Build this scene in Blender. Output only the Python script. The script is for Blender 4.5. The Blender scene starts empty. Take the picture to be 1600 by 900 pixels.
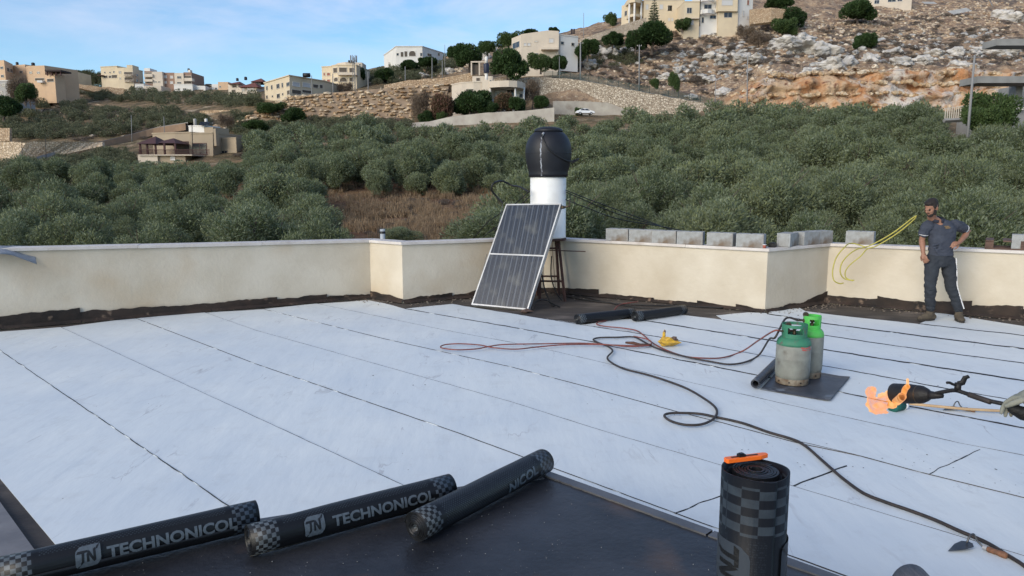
import bpy, bmesh, math, random
import numpy as np
from mathutils import Vector, Matrix, noise

random.seed(7)
sc = bpy.context.scene
col = sc.collection

# ------------------------------------------------------------------ camera
F = 1156.0                      # focal length in photo pixels (1600 wide)
H = 1.97                        # eye height over the roof
PITCH = math.atan(170.0 / F)
camd = bpy.data.cameras.new("camera")
camd.sensor_width = 36.0
camd.lens = 36.0 * F / 1600.0
camd.clip_start = 0.05
camd.clip_end = 9000.0
cam = bpy.data.objects.new("camera", camd)
col.objects.link(cam)
cam.location = (0, 0, H)
cam.rotation_euler = (math.pi / 2 - PITCH, 0, 0)
sc.camera = cam
sc.render.resolution_x = 1024
sc.render.resolution_y = 576

# ------------------------------------------------------------------ light
SUN_EL, SUN_AZ = 24.0, 222.0     # azimuth clockwise from +Y; behind the camera, to the left
w = bpy.data.worlds.new("World")
sc.world = w
w.use_nodes = True
wn, wl = w.node_tree.nodes, w.node_tree.links
bg = wn["Background"]
sky = wn.new("ShaderNodeTexSky")
sky.sky_type = 'NISHITA'
sky.sun_disc = False
sky.sun_elevation = math.radians(SUN_EL)
sky.sun_rotation = math.radians(SUN_AZ)
sky.altitude = 300
sky.air_density = 1.0
sky.dust_density = 0.6
sky.ozone_density = 1.6
hs = wn.new("ShaderNodeMix"); hs.data_type = 'RGBA'; hs.blend_type = 'MULTIPLY'
hs.inputs[0].default_value = 1.0
hs.inputs[7].default_value = (0.73, 0.92, 1.06, 1)
wl.new(sky.outputs[0], hs.inputs[6])
tcw = wn.new("ShaderNodeTexCoord")
sep = wn.new("ShaderNodeSeparateXYZ"); wl.new(tcw.outputs["Generated"], sep.inputs[0])
mx = wn.new("ShaderNodeMath"); mx.operation = 'MAXIMUM'; wl.new(sep.outputs[2], mx.inputs[0]); mx.inputs[1].default_value = 0.0
ad = wn.new("ShaderNodeMath"); ad.operation = 'ADD'; wl.new(mx.outputs[0], ad.inputs[0]); ad.inputs[1].default_value = 0.12
dx = wn.new("ShaderNodeMath"); dx.operation = 'DIVIDE'; wl.new(sep.outputs[0], dx.inputs[0]); wl.new(ad.outputs[0], dx.inputs[1])
dy = wn.new("ShaderNodeMath"); dy.operation = 'DIVIDE'; wl.new(sep.outputs[1], dy.inputs[0]); wl.new(ad.outputs[0], dy.inputs[1])
cb = wn.new("ShaderNodeCombineXYZ"); wl.new(dx.outputs[0], cb.inputs[0]); wl.new(dy.outputs[0], cb.inputs[1])
cn = wn.new("ShaderNodeTexNoise"); cn.inputs["Scale"].default_value = 1.1; cn.inputs["Detail"].default_value = 6
cn.inputs["Roughness"].default_value = 0.58; cn.inputs["Distortion"].default_value = 0.3
wl.new(cb.outputs[0], cn.inputs["Vector"])
cr = wn.new("ShaderNodeMapRange"); cr.inputs[1].default_value = 0.42; cr.inputs[2].default_value = 0.70
cr.inputs[3].default_value = 0.0; cr.inputs[4].default_value = 0.75
wl.new(cn.outputs[0], cr.inputs[0])
hz = wn.new("ShaderNodeMapRange"); hz.inputs[1].default_value = 0.09; hz.inputs[2].default_value = 0.22
wl.new(sep.outputs[2], hz.inputs[0])
cm = wn.new("ShaderNodeMath"); cm.operation = 'MULTIPLY'; wl.new(cr.outputs[0], cm.inputs[0]); wl.new(hz.outputs[0], cm.inputs[1])
mc = wn.new("ShaderNodeMix"); mc.data_type = 'RGBA'
wl.new(cm.outputs[0], mc.inputs[0]); wl.new(hs.outputs[2], mc.inputs[6])
mc.inputs[7].default_value = (4.6, 4.8, 5.8, 1)
wl.new(mc.outputs[2], bg.inputs[0])
bg.inputs[1].default_value = 0.15

sund = bpy.data.lights.new("sun", 'SUN')
sund.energy = 2.6
sund.angle = math.radians(42)
sund.color = (1.0, 0.87, 0.70)
sun = bpy.data.objects.new("sun", sund)
col.objects.link(sun)
az, el = math.radians(SUN_AZ), math.radians(SUN_EL)
sd = Vector((math.sin(az) * math.cos(el), math.cos(az) * math.cos(el), math.sin(el)))
sun.rotation_euler = sd.to_track_quat('Z', 'Y').to_euler()
sun.location = sd * 60

sc.view_settings.view_transform = 'Standard'
sc.view_settings.look = 'None'
sc.view_settings.exposure = 0.27
sc.view_settings.gamma = 1.0

# ------------------------------------------------------------------ helpers
cp, sp_ = math.cos(PITCH), math.sin(PITCH)
def ray(px, py):
    a, b = (px - 800) / F, (450 - py) / F
    return Vector((a, cp + b * sp_, -sp_ + b * cp))
def G(px, py, z=0.0):
    d = ray(px, py); t = (z - H) / d.z
    return Vector((d.x * t, d.y * t, z))
def P(px, py, Y):
    d = ray(px, py); t = Y / d.y
    return Vector((d.x * t, Y, H + d.z * t))
def yimg_z(py, Y):
    return P(800, py, Y).z

def tag(o, label=None, cat=None, group=None, kind=None):
    if label: o['label'] = label
    if cat: o['category'] = cat
    if group: o['group'] = group
    if kind: o['kind'] = kind
    return o
def empty(name, loc=(0, 0, 0), rz=0, label=None, cat=None, group=None, kind=None):
    o = bpy.data.objects.new(name, None); col.objects.link(o)
    o.location = loc; o.rotation_euler = (0, 0, rz); o.empty_display_size = .1
    return tag(o, label, cat, group, kind)
def link(name, me, parent=None, mat=None):
    o = bpy.data.objects.new(name, me); col.objects.link(o)
    if mat is not None and not me.materials: me.materials.append(mat)
    if parent is not None: o.parent = parent
    return o
def fast_mesh(name, V, Fq, smooth=False):
    V = np.asarray(V, dtype=np.float32); Fq = np.asarray(Fq, dtype=np.int32)
    me = bpy.data.meshes.new(name)
    k = Fq.shape[1]
    me.vertices.add(len(V)); me.vertices.foreach_set("co", V.ravel())
    me.loops.add(Fq.size); me.loops.foreach_set("vertex_index", Fq.ravel())
    me.polygons.add(len(Fq))
    me.polygons.foreach_set("loop_start", np.arange(0, Fq.size, k, dtype=np.int32))
    me.polygons.foreach_set("use_smooth", np.full(len(Fq), smooth))
    me.update(calc_edges=True)
    return me
def bmo(name, bm, mat, parent=None, smooth=False, bevel=0):
    if bevel:
        bmesh.ops.bevel(bm, geom=list(bm.edges), offset=bevel, segments=1, affect='EDGES')
    me = bpy.data.meshes.new(name)
    bmesh.ops.recalc_face_normals(bm, faces=bm.faces)
    for f in bm.faces: f.smooth = smooth
    bm.to_mesh(me); bm.free()
    me.materials.append(mat)
    return link(name, me, parent)
def box(bm, c, s, rz=0.0, M=None):
    m = Matrix.Translation(Vector(c)) @ Matrix.Rotation(rz, 4, 'Z') @ Matrix.Diagonal((s[0], s[1], s[2], 1))
    if M is not None: m = M @ m
    return bmesh.ops.create_cube(bm, size=1.0, matrix=m)
def prism(bm, pts, z0, z1):
    """pts: list of (x,y); vertical prism"""
    lo = [bm.verts.new((p[0], p[1], z0)) for p in pts]
    hi = [bm.verts.new((p[0], p[1], z1)) for p in pts]
    n = len(pts)
    bm.faces.new(lo[::-1]); bm.faces.new(hi)
    for i in range(n):
        bm.faces.new((lo[i], lo[(i + 1) % n], hi[(i + 1) % n], hi[i]))
def frames(pts):
    T = []
    for i in range(len(pts)):
        a = pts[max(i - 1, 0)]; b = pts[min(i + 1, len(pts) - 1)]
        t = (b - a)
        T.append(t.normalized() if t.length > 1e-9 else Vector((0, 0, 1)))
    ref = Vector((0, 0, 1)) if abs(T[0].z) < .9 else Vector((0, 1, 0))
    N = []
    n = (ref - T[0] * ref.dot(T[0])).normalized()
    for t in T:
        n = (n - t * n.dot(t)).normalized(); N.append(n.copy())
    return T, N
def tube(bm, pts, r, seg=8, caps=True):
    """r: float or list of float / (ra, rb)"""
    pts = [Vector(p) for p in pts]
    T, N = frames(pts); rings = []
    for i, p in enumerate(pts):
        ri = r[i] if isinstance(r, (list, tuple)) else r
        ra, rb = ri if isinstance(ri, (list, tuple)) else (ri, ri)
        B = T[i].cross(N[i])
        rings.append([bm.verts.new(p + N[i] * (ra * math.cos(2 * math.pi * k / seg)) + B * (rb * math.sin(2 * math.pi * k / seg))) for k in range(seg)])
    for i in range(len(pts) - 1):
        for k in range(seg):
            bm.faces.new((rings[i][k], rings[i][(k + 1) % seg], rings[i + 1][(k + 1) % seg], rings[i + 1][k]))
    if caps:
        bm.faces.new(rings[0][::-1]); bm.faces.new(rings[-1])
    return rings
def lathe(bm, prof, seg=32, M=None, cap=True):
    rings = []
    for (r, z) in prof:
        rings.append([bm.verts.new((r * math.cos(2 * math.pi * k / seg), r * math.sin(2 * math.pi * k / seg), z)) for k in range(seg)])
    vs = [v for R in rings for v in R]
    for i in range(len(rings) - 1):
        for k in range(seg):
            bm.faces.new((rings[i][k], rings[i][(k + 1) % seg], rings[i + 1][(k + 1) % seg], rings[i + 1][k]))
    if cap:
        bm.faces.new(rings[0][::-1]); bm.faces.new(rings[-1])
    if M is not None: bmesh.ops.transform(bm, matrix=M, verts=vs)
def smooth_path(pts, n=6):
    """Catmull-Rom"""
    pts = [Vector(p) for p in pts]
    out = []
    for i in range(len(pts) - 1):
        p0 = pts[max(i - 1, 0)]; p1 = pts[i]; p2 = pts[i + 1]; p3 = pts[min(i + 2, len(pts) - 1)]
        for k in range(n):
            t = k / n
            out.append(0.5 * ((2 * p1) + (p2 - p0) * t + (2 * p0 - 5 * p1 + 4 * p2 - p3) * t * t + (3 * p1 - p0 - 3 * p2 + p3) * t ** 3))
    out.append(pts[-1]); return out
def blob(bm, c, r, sub=2, M=None, jit=0.0, seed=0):
    m = Matrix.Translation(Vector(c)) @ (M if M is not None else Matrix.Identity(4)) @ Matrix.Diagonal((r[0], r[1], r[2], 1))
    res = bmesh.ops.create_icosphere(bm, subdivisions=sub, radius=1.0)
    for v in res['verts']:
        if jit:
            k = 1 + jit * noise.noise(v.co * 1.7 + Vector((seed * 3.1, seed, 0)))
            v.co *= k
        v.co = m @ v.co
    return res['verts']

# ------------------------------------------------------------------ materials
def mat(name, c1, c2=None, scale=5.0, rough=0.8, bump=0.0, bscale=None, metal=0.0, detail=5, spec=0.4,
        lo=0.35, hi=0.65, stretch=None, coord="Object", bdist=0.01, c3=None, c3scale=1.0, c3lo=.5, c3hi=.7, trans=0.0):
    m = bpy.data.materials.new(name); m.use_nodes = True
    N, L = m.node_tree.nodes, m.node_tree.links
    b = N["Principled BSDF"]
    b.inputs["Roughness"].default_value = rough
    b.inputs["Metallic"].default_value = metal
    b.inputs["Specular IOR Level"].default_value = spec
    b.inputs["Base Color"].default_value = (*c1, 1)
    tc = N.new("ShaderNodeTexCoord"); src = tc.outputs[coord]
    if stretch:
        mp = N.new("ShaderNodeMapping"); mp.inputs["Scale"].default_value = stretch
        L.new(src, mp.inputs[0]); src = mp.outputs[0]
    out = None
    if c2 is not None:
        n = N.new("ShaderNodeTexNoise"); n.inputs["Scale"].default_value = scale; n.inputs["Detail"].default_value = detail
        n.inputs["Roughness"].default_value = .6
        L.new(src, n.inputs["Vector"])
        r = N.new("ShaderNodeMapRange"); r.inputs[1].default_value = lo; r.inputs[2].default_value = hi
        L.new(n.outputs[0], r.inputs[0])
        mix = N.new("ShaderNodeMix"); mix.data_type = 'RGBA'
        mix.inputs[6].default_value = (*c1, 1); mix.inputs[7].default_value = (*c2, 1)
        L.new(r.outputs[0], mix.inputs[0]); out = mix.outputs[2]
    if c3 is not None:
        n = N.new("ShaderNodeTexNoise"); n.inputs["Scale"].default_value = c3scale; n.inputs["Detail"].default_value = 6
        L.new(src, n.inputs["Vector"])
        r = N.new("ShaderNodeMapRange"); r.inputs[1].default_value = c3lo; r.inputs[2].default_value = c3hi
        L.new(n.outputs[0], r.inputs[0])
        mix = N.new("ShaderNodeMix"); mix.data_type = 'RGBA'
        if out is not None: L.new(out, mix.inputs[6])
        else: mix.inputs[6].default_value = (*c1, 1)
        mix.inputs[7].default_value = (*c3, 1)
        L.new(r.outputs[0], mix.inputs[0]); out = mix.outputs[2]
    if out is not None: L.new(out, b.inputs["Base Color"])
    if bump:
        n = N.new("ShaderNodeTexNoise"); n.inputs["Scale"].default_value = bscale or scale * 3; n.inputs["Detail"].default_value = 6
        L.new(src, n.inputs["Vector"])
        bp = N.new("ShaderNodeBump"); bp.inputs["Strength"].default_value = bump; bp.inputs["Distance"].default_value = bdist
        L.new(n.outputs[0], bp.inputs["Height"]); L.new(bp.outputs[0], b.inputs["Normal"])
    return m
def nm(m): return m.node_tree.nodes, m.node_tree.links, m.node_tree.nodes["Principled BSDF"]

M = {}
M['plaster'] = mat('plaster', (.50, .435, .335), (.60, .54, .44), 1.1, .9, .35, 18, c3=(.47, .35, .22), c3scale=.8, c3lo=.58, c3hi=.9, bdist=.012)
M['coping'] = mat('coping_stone', (.62, .58, .54), (.50, .45, .41), 3, .6, .2, 30, c3=(.30, .24, .19), c3scale=1.6, c3lo=.62, c3hi=.8)
M['tar'] = mat('tar_upstand', (.014, .011, .010), (.042, .027, .020), 3, .75, .6, 14, c3=(.20, .14, .10), c3scale=7, c3lo=.62, c3hi=.74)
M['bitumen_old'] = mat('old_bitumen', (.032, .028, .027), (.075, .062, .052), 1.6, .8, .5, 20, c3=(.19, .16, .135), c3scale=1.1, c3lo=.53, c3hi=.75, stretch=(1, 2.2, 1))
M['bitumen_new'] = mat('dark_membrane', (.009, .010, .013), (.040, .043, .052), 1.9, .40, .35, 30, c3=(.085, .052, .034), c3scale=2.4, c3lo=.58, c3hi=.80, lo=.3, hi=.7)  # paler bluish tone paints in a sheen; brown blotches are stains
M['flash'] = mat('flashing', (.055, .057, .064), (.10, .10, .105), 3, .38, .15, 20, stretch=(1, 1, 1))
M['flash_light'] = mat('flashing_dusty', (.20, .19, .19), (.13, .125, .13), 4, .5, .2, 20)
M['bead'] = mat('bitumen_bead', (.008, .008, .009), rough=.45, bump=.3, bscale=60)
M['film'] = mat('black_film', (.006, .007, .009), (.010, .011, .013), 8, .42, .25, 22, stretch=(1, 6, 6))
M['print'] = mat('grey_print', (.095, .118, .14), (.055, .07, .085), 60, .4, lo=.4, hi=.75)
M['printdark'] = mat('grey_print_dull', (.035, .045, .06), rough=.45)
M['block'] = mat('concrete_block', (.34, .35, .35), (.27, .27, .26), 12, .95, .6, 60, c3=(.17, .13, .095), c3scale=2.2, c3lo=.52, c3hi=.62)
M['white_paint'] = mat('white_enamel', (.80, .80, .78), (.70, .69, .66), 3, .35, c3=(.40, .28, .18), c3scale=3, c3lo=.72, c3hi=.85)
M['alu'] = mat('aluminium_frame', (.50, .51, .52), (.38, .38, .38), 6, .4, metal=.25)
M['rust'] = mat('rusty_steel', (.11, .05, .035), (.05, .028, .022), 9, .85, .4, 30)
M['hose'] = mat('rubber_hose', (.022, .019, .018), (.045, .034, .03), 14, .6)
M['redhose'] = mat('red_hose', (.26, .07, .05), (.10, .035, .03), 7, .55)
M['cable'] = mat('black_cable', (.012, .012, .013), rough=.5)
M['yellow'] = mat('yellow_hose', (.46, .41, .08), (.36, .32, .07), 5, .5)
M['orange'] = mat('orange_plastic', (.85, .16, .02), rough=.35)
M['black_plastic'] = mat('black_plastic', (.012, .012, .013), rough=.4)
M['gas_grey'] = mat('gas_grey_paint', (.24, .25, .22), (.17, .17, .15), 7, .5, .2, 30, c3=(.075, .055, .04), c3scale=6, c3lo=.60, c3hi=.74)
M['gas_foot'] = mat('gas_foot_rust', (.25, .22, .17), (.12, .08, .05), 14, .8, .3, 40)
M['gas_green'] = mat('gas_green_paint', (.028, .14, .085), (.04, .19, .11), 8, .6, .2, 40, c3=(.10, .10, .08), c3scale=14, c3lo=.60, c3hi=.70)
M['gas_lime'] = mat('gas_lime_paint', (.06, .50, .07), (.10, .42, .09), 8, .5, .2, 40, c3=(.20, .22, .14), c3scale=12, c3lo=.62, c3hi=.72)
M['gas_red'] = mat('gas_red_print', (.45, .07, .06), (.25, .22, .19), 40, .5, lo=.5, hi=.6)
M['brass'] = mat('tarnished_brass', (.10, .075, .05), rough=.45, metal=.7)
M['wood'] = mat('worn_wood', (.26, .12, .06), (.14, .07, .04), 20, .6, stretch=(.3, 3, 3))
M['bamboo'] = mat('bare_wood_pole', (.52, .36, .20), (.40, .27, .15), 6, .6)
M['steel'] = mat('worn_steel', (.06, .065, .07), (.12, .12, .12), 12, .4, metal=.6)
M['skin'] = mat('skin', (.30, .155, .10), (.25, .12, .075), 18, .55)
M['hair'] = mat('black_hair', (.012, .009, .008), (.025, .018, .015), 60, .7, .6, 160)
M['shirt'] = mat('navy_polo', (.050, .058, .080), (.036, .042, .060), 9, .9, .5, 14, bdist=.02)
M['trouser'] = mat('charcoal_trousers', (.03, .036, .046), (.024, .028, .036), 9, .9, .6, 11, bdist=.03)
M['boot'] = mat('dusty_boot', (.10, .08, .055), (.06, .048, .036), 14, .9, .4, 40)
M['whitecloth'] = mat('white_cloth', (.65, .65, .66), rough=.8)
M['glove'] = mat('grey_glove', (.19, .20, .17), (.26, .26, .22), 14, .9, .5, 50)
M['glovepalm'] = mat('black_glove_palm', (.012, .012, .012), rough=.6, bump=.4, bscale=60)
M['eye'] = mat('eye', (.02, .015, .01), rough=.2)
# glass of the solar collector
def m_collector():
    m = mat('collector_glass', (.035, .045, .07), rough=.25, spec=.35)
    N, L, b = nm(m)
    tc = N.new("ShaderNodeTexCoord")
    wv = N.new("ShaderNodeTexWave"); wv.wave_type = 'BANDS'; wv.bands_direction = 'X'
    wv.inputs["Scale"].default_value = 3.6; wv.inputs["Distortion"].default_value = 0
    L.new(tc.outputs["Object"], wv.inputs[0])
    r = N.new("ShaderNodeMapRange"); r.inputs[1].default_value = .80; r.inputs[2].default_value = .97
    L.new(wv.outputs[1], r.inputs[0])
    n = N.new("ShaderNodeTexNoise"); n.inputs["Scale"].default_value = 3.5; n.inputs["Detail"].default_value = 8
    L.new(tc.outputs["Object"], n.inputs[0])
    r2 = N.new("ShaderNodeMapRange"); r2.inputs[1].default_value = .50; r2.inputs[2].default_value = .75
    L.new(n.outputs[0], r2.inputs[0])
    mx = N.new("ShaderNodeMix"); mx.data_type = 'RGBA'; mx.inputs[6].default_value = (.018, .026, .042, 1); mx.inputs[7].default_value = (.07, .085, .11, 1)
    L.new(r.outputs[0], mx.inputs[0])
    m2 = N.new("ShaderNodeMix"); m2.data_type = 'RGBA'; m2.inputs[7].default_value = (.10, .105, .105, 1)
    L.new(mx.outputs[2], m2.inputs[6]); L.new(r2.outputs[0], m2.inputs[0])
    L.new(m2.outputs[2], b.inputs["Base Color"])
    return m
M['collector'] = m_collector()

def m_membrane():
    m = mat('white_membrane', (.66, .70, .71), rough=.55, spec=.35)
    N, L, b = nm(m)
    tc = N.new("ShaderNodeTexCoord")
    mp = N.new("ShaderNodeMapping"); mp.inputs["Rotation"].default_value = (0, 0, math.radians(-44)); mp.inputs["Scale"].default_value = (1, .28, 1)
    L.new(tc.outputs["Object"], mp.inputs[0])
    # large soft tone changes
    n = N.new("ShaderNodeTexNoise"); n.inputs["Scale"].default_value = .8; n.inputs["Detail"].default_value = 4
    L.new(tc.outputs["Object"], n.inputs[0])
    r = N.new("ShaderNodeMapRange"); r.inputs[1].default_value = .3; r.inputs[2].default_value = .7
    L.new(n.outputs[0], r.inputs[0])
    mx = N.new("ShaderNodeMix"); mx.data_type = 'RGBA'; mx.inputs[6].default_value = (.70, .735, .73, 1); mx.inputs[7].default_value = (.59, .645, .68, 1)
    L.new(r.outputs[0], mx.inputs[0])
    # crease lines: ridges of distorted noise
    n2 = N.new("ShaderNodeTexNoise"); n2.inputs["Scale"].default_value = 2.6; n2.inputs["Detail"].default_value = 5; n2.inputs["Distortion"].default_value = .7
    L.new(mp.outputs[0], n2.inputs[0])
    s = N.new("ShaderNodeMath"); s.operation = 'SUBTRACT'; L.new(n2.outputs[0], s.inputs[0]); s.inputs[1].default_value = .5
    a = N.new("ShaderNodeMath"); a.operation = 'ABSOLUTE'; L.new(s.outputs[0], a.inputs[0])
    r2 = N.new("ShaderNodeMapRange"); r2.inputs[1].default_value = 0; r2.inputs[2].default_value = .010; r2.inputs[3].default_value = 1; r2.inputs[4].default_value = 0
    L.new(a.outputs[0], r2.inputs[0])
    n3 = N.new("ShaderNodeTexNoise"); n3.inputs["Scale"].default_value = 1.7; L.new(tc.outputs["Object"], n3.inputs[0])
    r3 = N.new("ShaderNodeMapRange"); r3.inputs[1].default_value = .52; r3.inputs[2].default_value = .7; L.new(n3.outputs[0], r3.inputs[0])
    mm = N.new("ShaderNodeMath"); mm.operation = 'MULTIPLY'; L.new(r2.outputs[0], mm.inputs[0]); L.new(r3.outputs[0], mm.inputs[1])
    m4 = N.new("ShaderNodeMath"); m4.operation = 'MULTIPLY'; L.new(mm.outputs[0], m4.inputs[0]); m4.inputs[1].default_value = .62
    m2 = N.new("ShaderNodeMix"); m2.data_type = 'RGBA'; m2.inputs[7].default_value = (.33, .33, .34, 1)
    L.new(mx.outputs[2], m2.inputs[6]); L.new(m4.outputs[0], m2.inputs[0])
    # specks of grit
    v = N.new("ShaderNodeTexNoise"); v.inputs["Scale"].default_value = 26; v.inputs["Detail"].default_value = 3; L.new(tc.outputs["Object"], v.inputs[0])
    r5 = N.new("ShaderNodeMapRange"); r5.inputs[1].default_value = .755; r5.inputs[2].default_value = .79; L.new(v.outputs[0], r5.inputs[0])
    m5 = N.new("ShaderNodeMix"); m5.data_type = 'RGBA'; m5.inputs[7].default_value = (.12, .11, .10, 1)
    L.new(m2.outputs[2], m5.inputs[6]); L.new(r5.outputs[0], m5.inputs[0])
    L.new(m5.outputs[2], b.inputs["Base Color"])
    n7 = N.new("ShaderNodeTexNoise"); n7.inputs["Scale"].default_value = 4.5; n7.inputs["Detail"].default_value = 7; n7.inputs["Roughness"].default_value = .7; L.new(tc.outputs["Object"], n7.inputs[0])
    r7 = N.new("ShaderNodeMapRange"); r7.inputs[1].default_value = .52; r7.inputs[2].default_value = .80; r7.inputs[4].default_value = .30; L.new(n7.outputs[0], r7.inputs[0])
    m7 = N.new("ShaderNodeMix"); m7.data_type = 'RGBA'; m7.inputs[7].default_value = (.40, .40, .39, 1); L.new(m5.outputs[2], m7.inputs[6]); L.new(r7.outputs[0], m7.inputs[0]); L.new(m7.outputs[2], b.inputs["Base Color"])
    bn = N.new("ShaderNodeTexNoise"); bn.inputs["Scale"].default_value = 3.0; bn.inputs["Detail"].default_value = 7; L.new(mp.outputs[0], bn.inputs[0])
    bp = N.new("ShaderNodeBump"); bp.inputs["Strength"].default_value = .6; bp.inputs["Distance"].default_value = .03
    L.new(bn.outputs[0], bp.inputs["Height"]); L.new(bp.outputs[0], b.inputs["Normal"])
    return m
M['membrane'] = m_membrane()

def m_roll(R, d0=1.0, d1=1.9):
    """black film with grey checker bands round both ends and a dotted band; object X is the axis"""
    m = mat('printed_film', (.006, .007, .009), rough=.42, spec=.35)
    N, L, b = nm(m)
    tc = N.new("ShaderNodeTexCoord"); s = N.new("ShaderNodeSeparateXYZ"); L.new(tc.outputs["Object"], s.inputs[0])
    neg = N.new("ShaderNodeMath"); neg.operation = 'MULTIPLY'; neg.inputs[1].default_value = -1; L.new(s.outputs[1], neg.inputs[0])
    at = N.new("ShaderNodeMath"); at.operation = 'ARCTAN2'; L.new(s.outputs[2], at.inputs[0]); L.new(neg.outputs[0], at.inputs[1])
    v = N.new("ShaderNodeMath"); v.operation = 'MULTIPLY'; v.inputs[1].default_value = R / .021; L.new(at.outputs[0], v.inputs[0])
    u = N.new("ShaderNodeMath"); u.operation = 'MULTIPLY'; u.inputs[1].default_value = 1 / .019; L.new(s.outputs[0], u.inputs[0])
    v2 = N.new("ShaderNodeMath"); v2.operation = 'ADD'; v2.inputs[1].default_value = 40.13; L.new(v.outputs[0], v2.inputs[0])
    c = N.new("ShaderNodeCombineXYZ"); L.new(u.outputs[0], c.inputs[0]); L.new(v2.outputs[0], c.inputs[1]); c.inputs[2].default_value = .5
    ck = N.new("ShaderNodeTexChecker"); ck.inputs["Scale"].default_value = 1.0; L.new(c.outputs[0], ck.inputs["Vector"])
    ax = N.new("ShaderNodeMath"); ax.operation = 'ABSOLUTE'; L.new(s.outputs[0], ax.inputs[0])
    g1 = N.new("ShaderNodeMath"); g1.operation = 'GREATER_THAN'; g1.inputs[1].default_value = .385; L.new(ax.outputs[0], g1.inputs[0])
    g2 = N.new("ShaderNodeMath"); g2.operation = 'LESS_THAN'; g2.inputs[1].default_value = .487; L.new(ax.outputs[0], g2.inputs[0])
    k = N.new("ShaderNodeMath"); k.operation = 'MULTIPLY'; L.new(g1.outputs[0], k.inputs[0]); L.new(g2.outputs[0], k.inputs[1])
    k2 = N.new("ShaderNodeMath"); k2.operation = 'MULTIPLY'; L.new(k.outputs[0], k2.inputs[0]); L.new(ck.outputs[1], k2.inputs[1])
    # dots: sin*sin lattice in a band of the wrap angle
    def sn(src, f):
        a_ = N.new("ShaderNodeMath"); a_.operation = 'MULTIPLY'; a_.inputs[1].default_value = f; L.new(src, a_.inputs[0])
        b_ = N.new("ShaderNodeMath"); b_.operation = 'SINE'; L.new(a_.outputs[0], b_.inputs[0]); return b_.outputs[0]
    d = N.new("ShaderNodeMath"); d.operation = 'MULTIPLY'; L.new(sn(s.outputs[0], 420), d.inputs[0]); L.new(sn(at.outputs[0], 26), d.inputs[1])
    dg = N.new("ShaderNodeMath"); dg.operation = 'GREATER_THAN'; dg.inputs[1].default_value = .45; L.new(d.outputs[0], dg.inputs[0])
    b1 = N.new("ShaderNodeMath"); b1.operation = 'GREATER_THAN'; b1.inputs[1].default_value = d0; L.new(at.outputs[0], b1.inputs[0])
    b2 = N.new("ShaderNodeMath"); b2.operation = 'LESS_THAN'; b2.inputs[1].default_value = d1; L.new(at.outputs[0], b2.inputs[0])
    b3 = N.new("ShaderNodeMath"); b3.operation = 'LESS_THAN'; b3.inputs[1].default_value = .36; L.new(ax.outputs[0], b3.inputs[0])
    q = N.new("ShaderNodeMath"); q.operation = 'MULTIPLY'; L.new(b1.outputs[0], q.inputs[0]); L.new(b2.outputs[0], q.inputs[1])
    q2 = N.new("ShaderNodeMath"); q2.operation = 'MULTIPLY'; L.new(q.outputs[0], q2.inputs[0]); L.new(b3.outputs[0], q2.inputs[1])
    q3 = N.new("ShaderNodeMath"); q3.operation = 'MULTIPLY'; L.new(q2.outputs[0], q3.inputs[0]); L.new(dg.outputs[0], q3.inputs[1])
    q4 = N.new("ShaderNodeMath"); q4.operation = 'MULTIPLY'; q4.inputs[1].default_value = .5; L.new(q3.outputs[0], q4.inputs[0])
    t = N.new("ShaderNodeMath"); t.operation = 'MAXIMUM'; L.new(k2.outputs[0], t.inputs[0]); L.new(q4.outputs[0], t.inputs[1])
    # scuffed print
    n = N.new("ShaderNodeTexNoise"); n.inputs["Scale"].default_value = 40; n.inputs["Detail"].default_value = 4; L.new(tc.outputs["Object"], n.inputs[0])
    r = N.new("ShaderNodeMapRange"); r.inputs[1].default_value = .35; r.inputs[2].default_value = .62; r.inputs[3].default_value = 1; r.inputs[4].default_value = .55; L.new(n.outputs[0], r.inputs[0])
    t2 = N.new("ShaderNodeMath"); t2.operation = 'MULTIPLY'; L.new(t.outputs[0], t2.inputs[0]); L.new(r.outputs[0], t2.inputs[1])
    mx = N.new("ShaderNodeMix"); mx.data_type = 'RGBA'; mx.inputs[6].default_value = (.006, .007, .009, 1); mx.inputs[7].default_value = (.085, .105, .125, 1)
    L.new(t2.outputs[0], mx.inputs[0]); L.new(mx.outputs[2], b.inputs["Base Color"])
    mp = N.new("ShaderNodeMapping"); mp.inputs["Scale"].default_value = (1.2, 9, 9); L.new(tc.outputs["Object"], mp.inputs[0])
    bn = N.new("ShaderNodeTexNoise"); bn.inputs["Scale"].default_value = 3.5; bn.inputs["Detail"].default_value = 6; L.new(mp.outputs[0], bn.inputs[0])
    bp = N.new("ShaderNodeBump"); bp.inputs["Strength"].default_value = .35; bp.inputs["Distance"].default_value = .012
    L.new(bn.outputs[0], bp.inputs["Height"]); L.new(bp.outputs[0], b.inputs["Normal"])
    return m
M['roll'] = m_roll(.072); M['roll_dots'] = m_roll(.072, -.4, 2.6)

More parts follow.
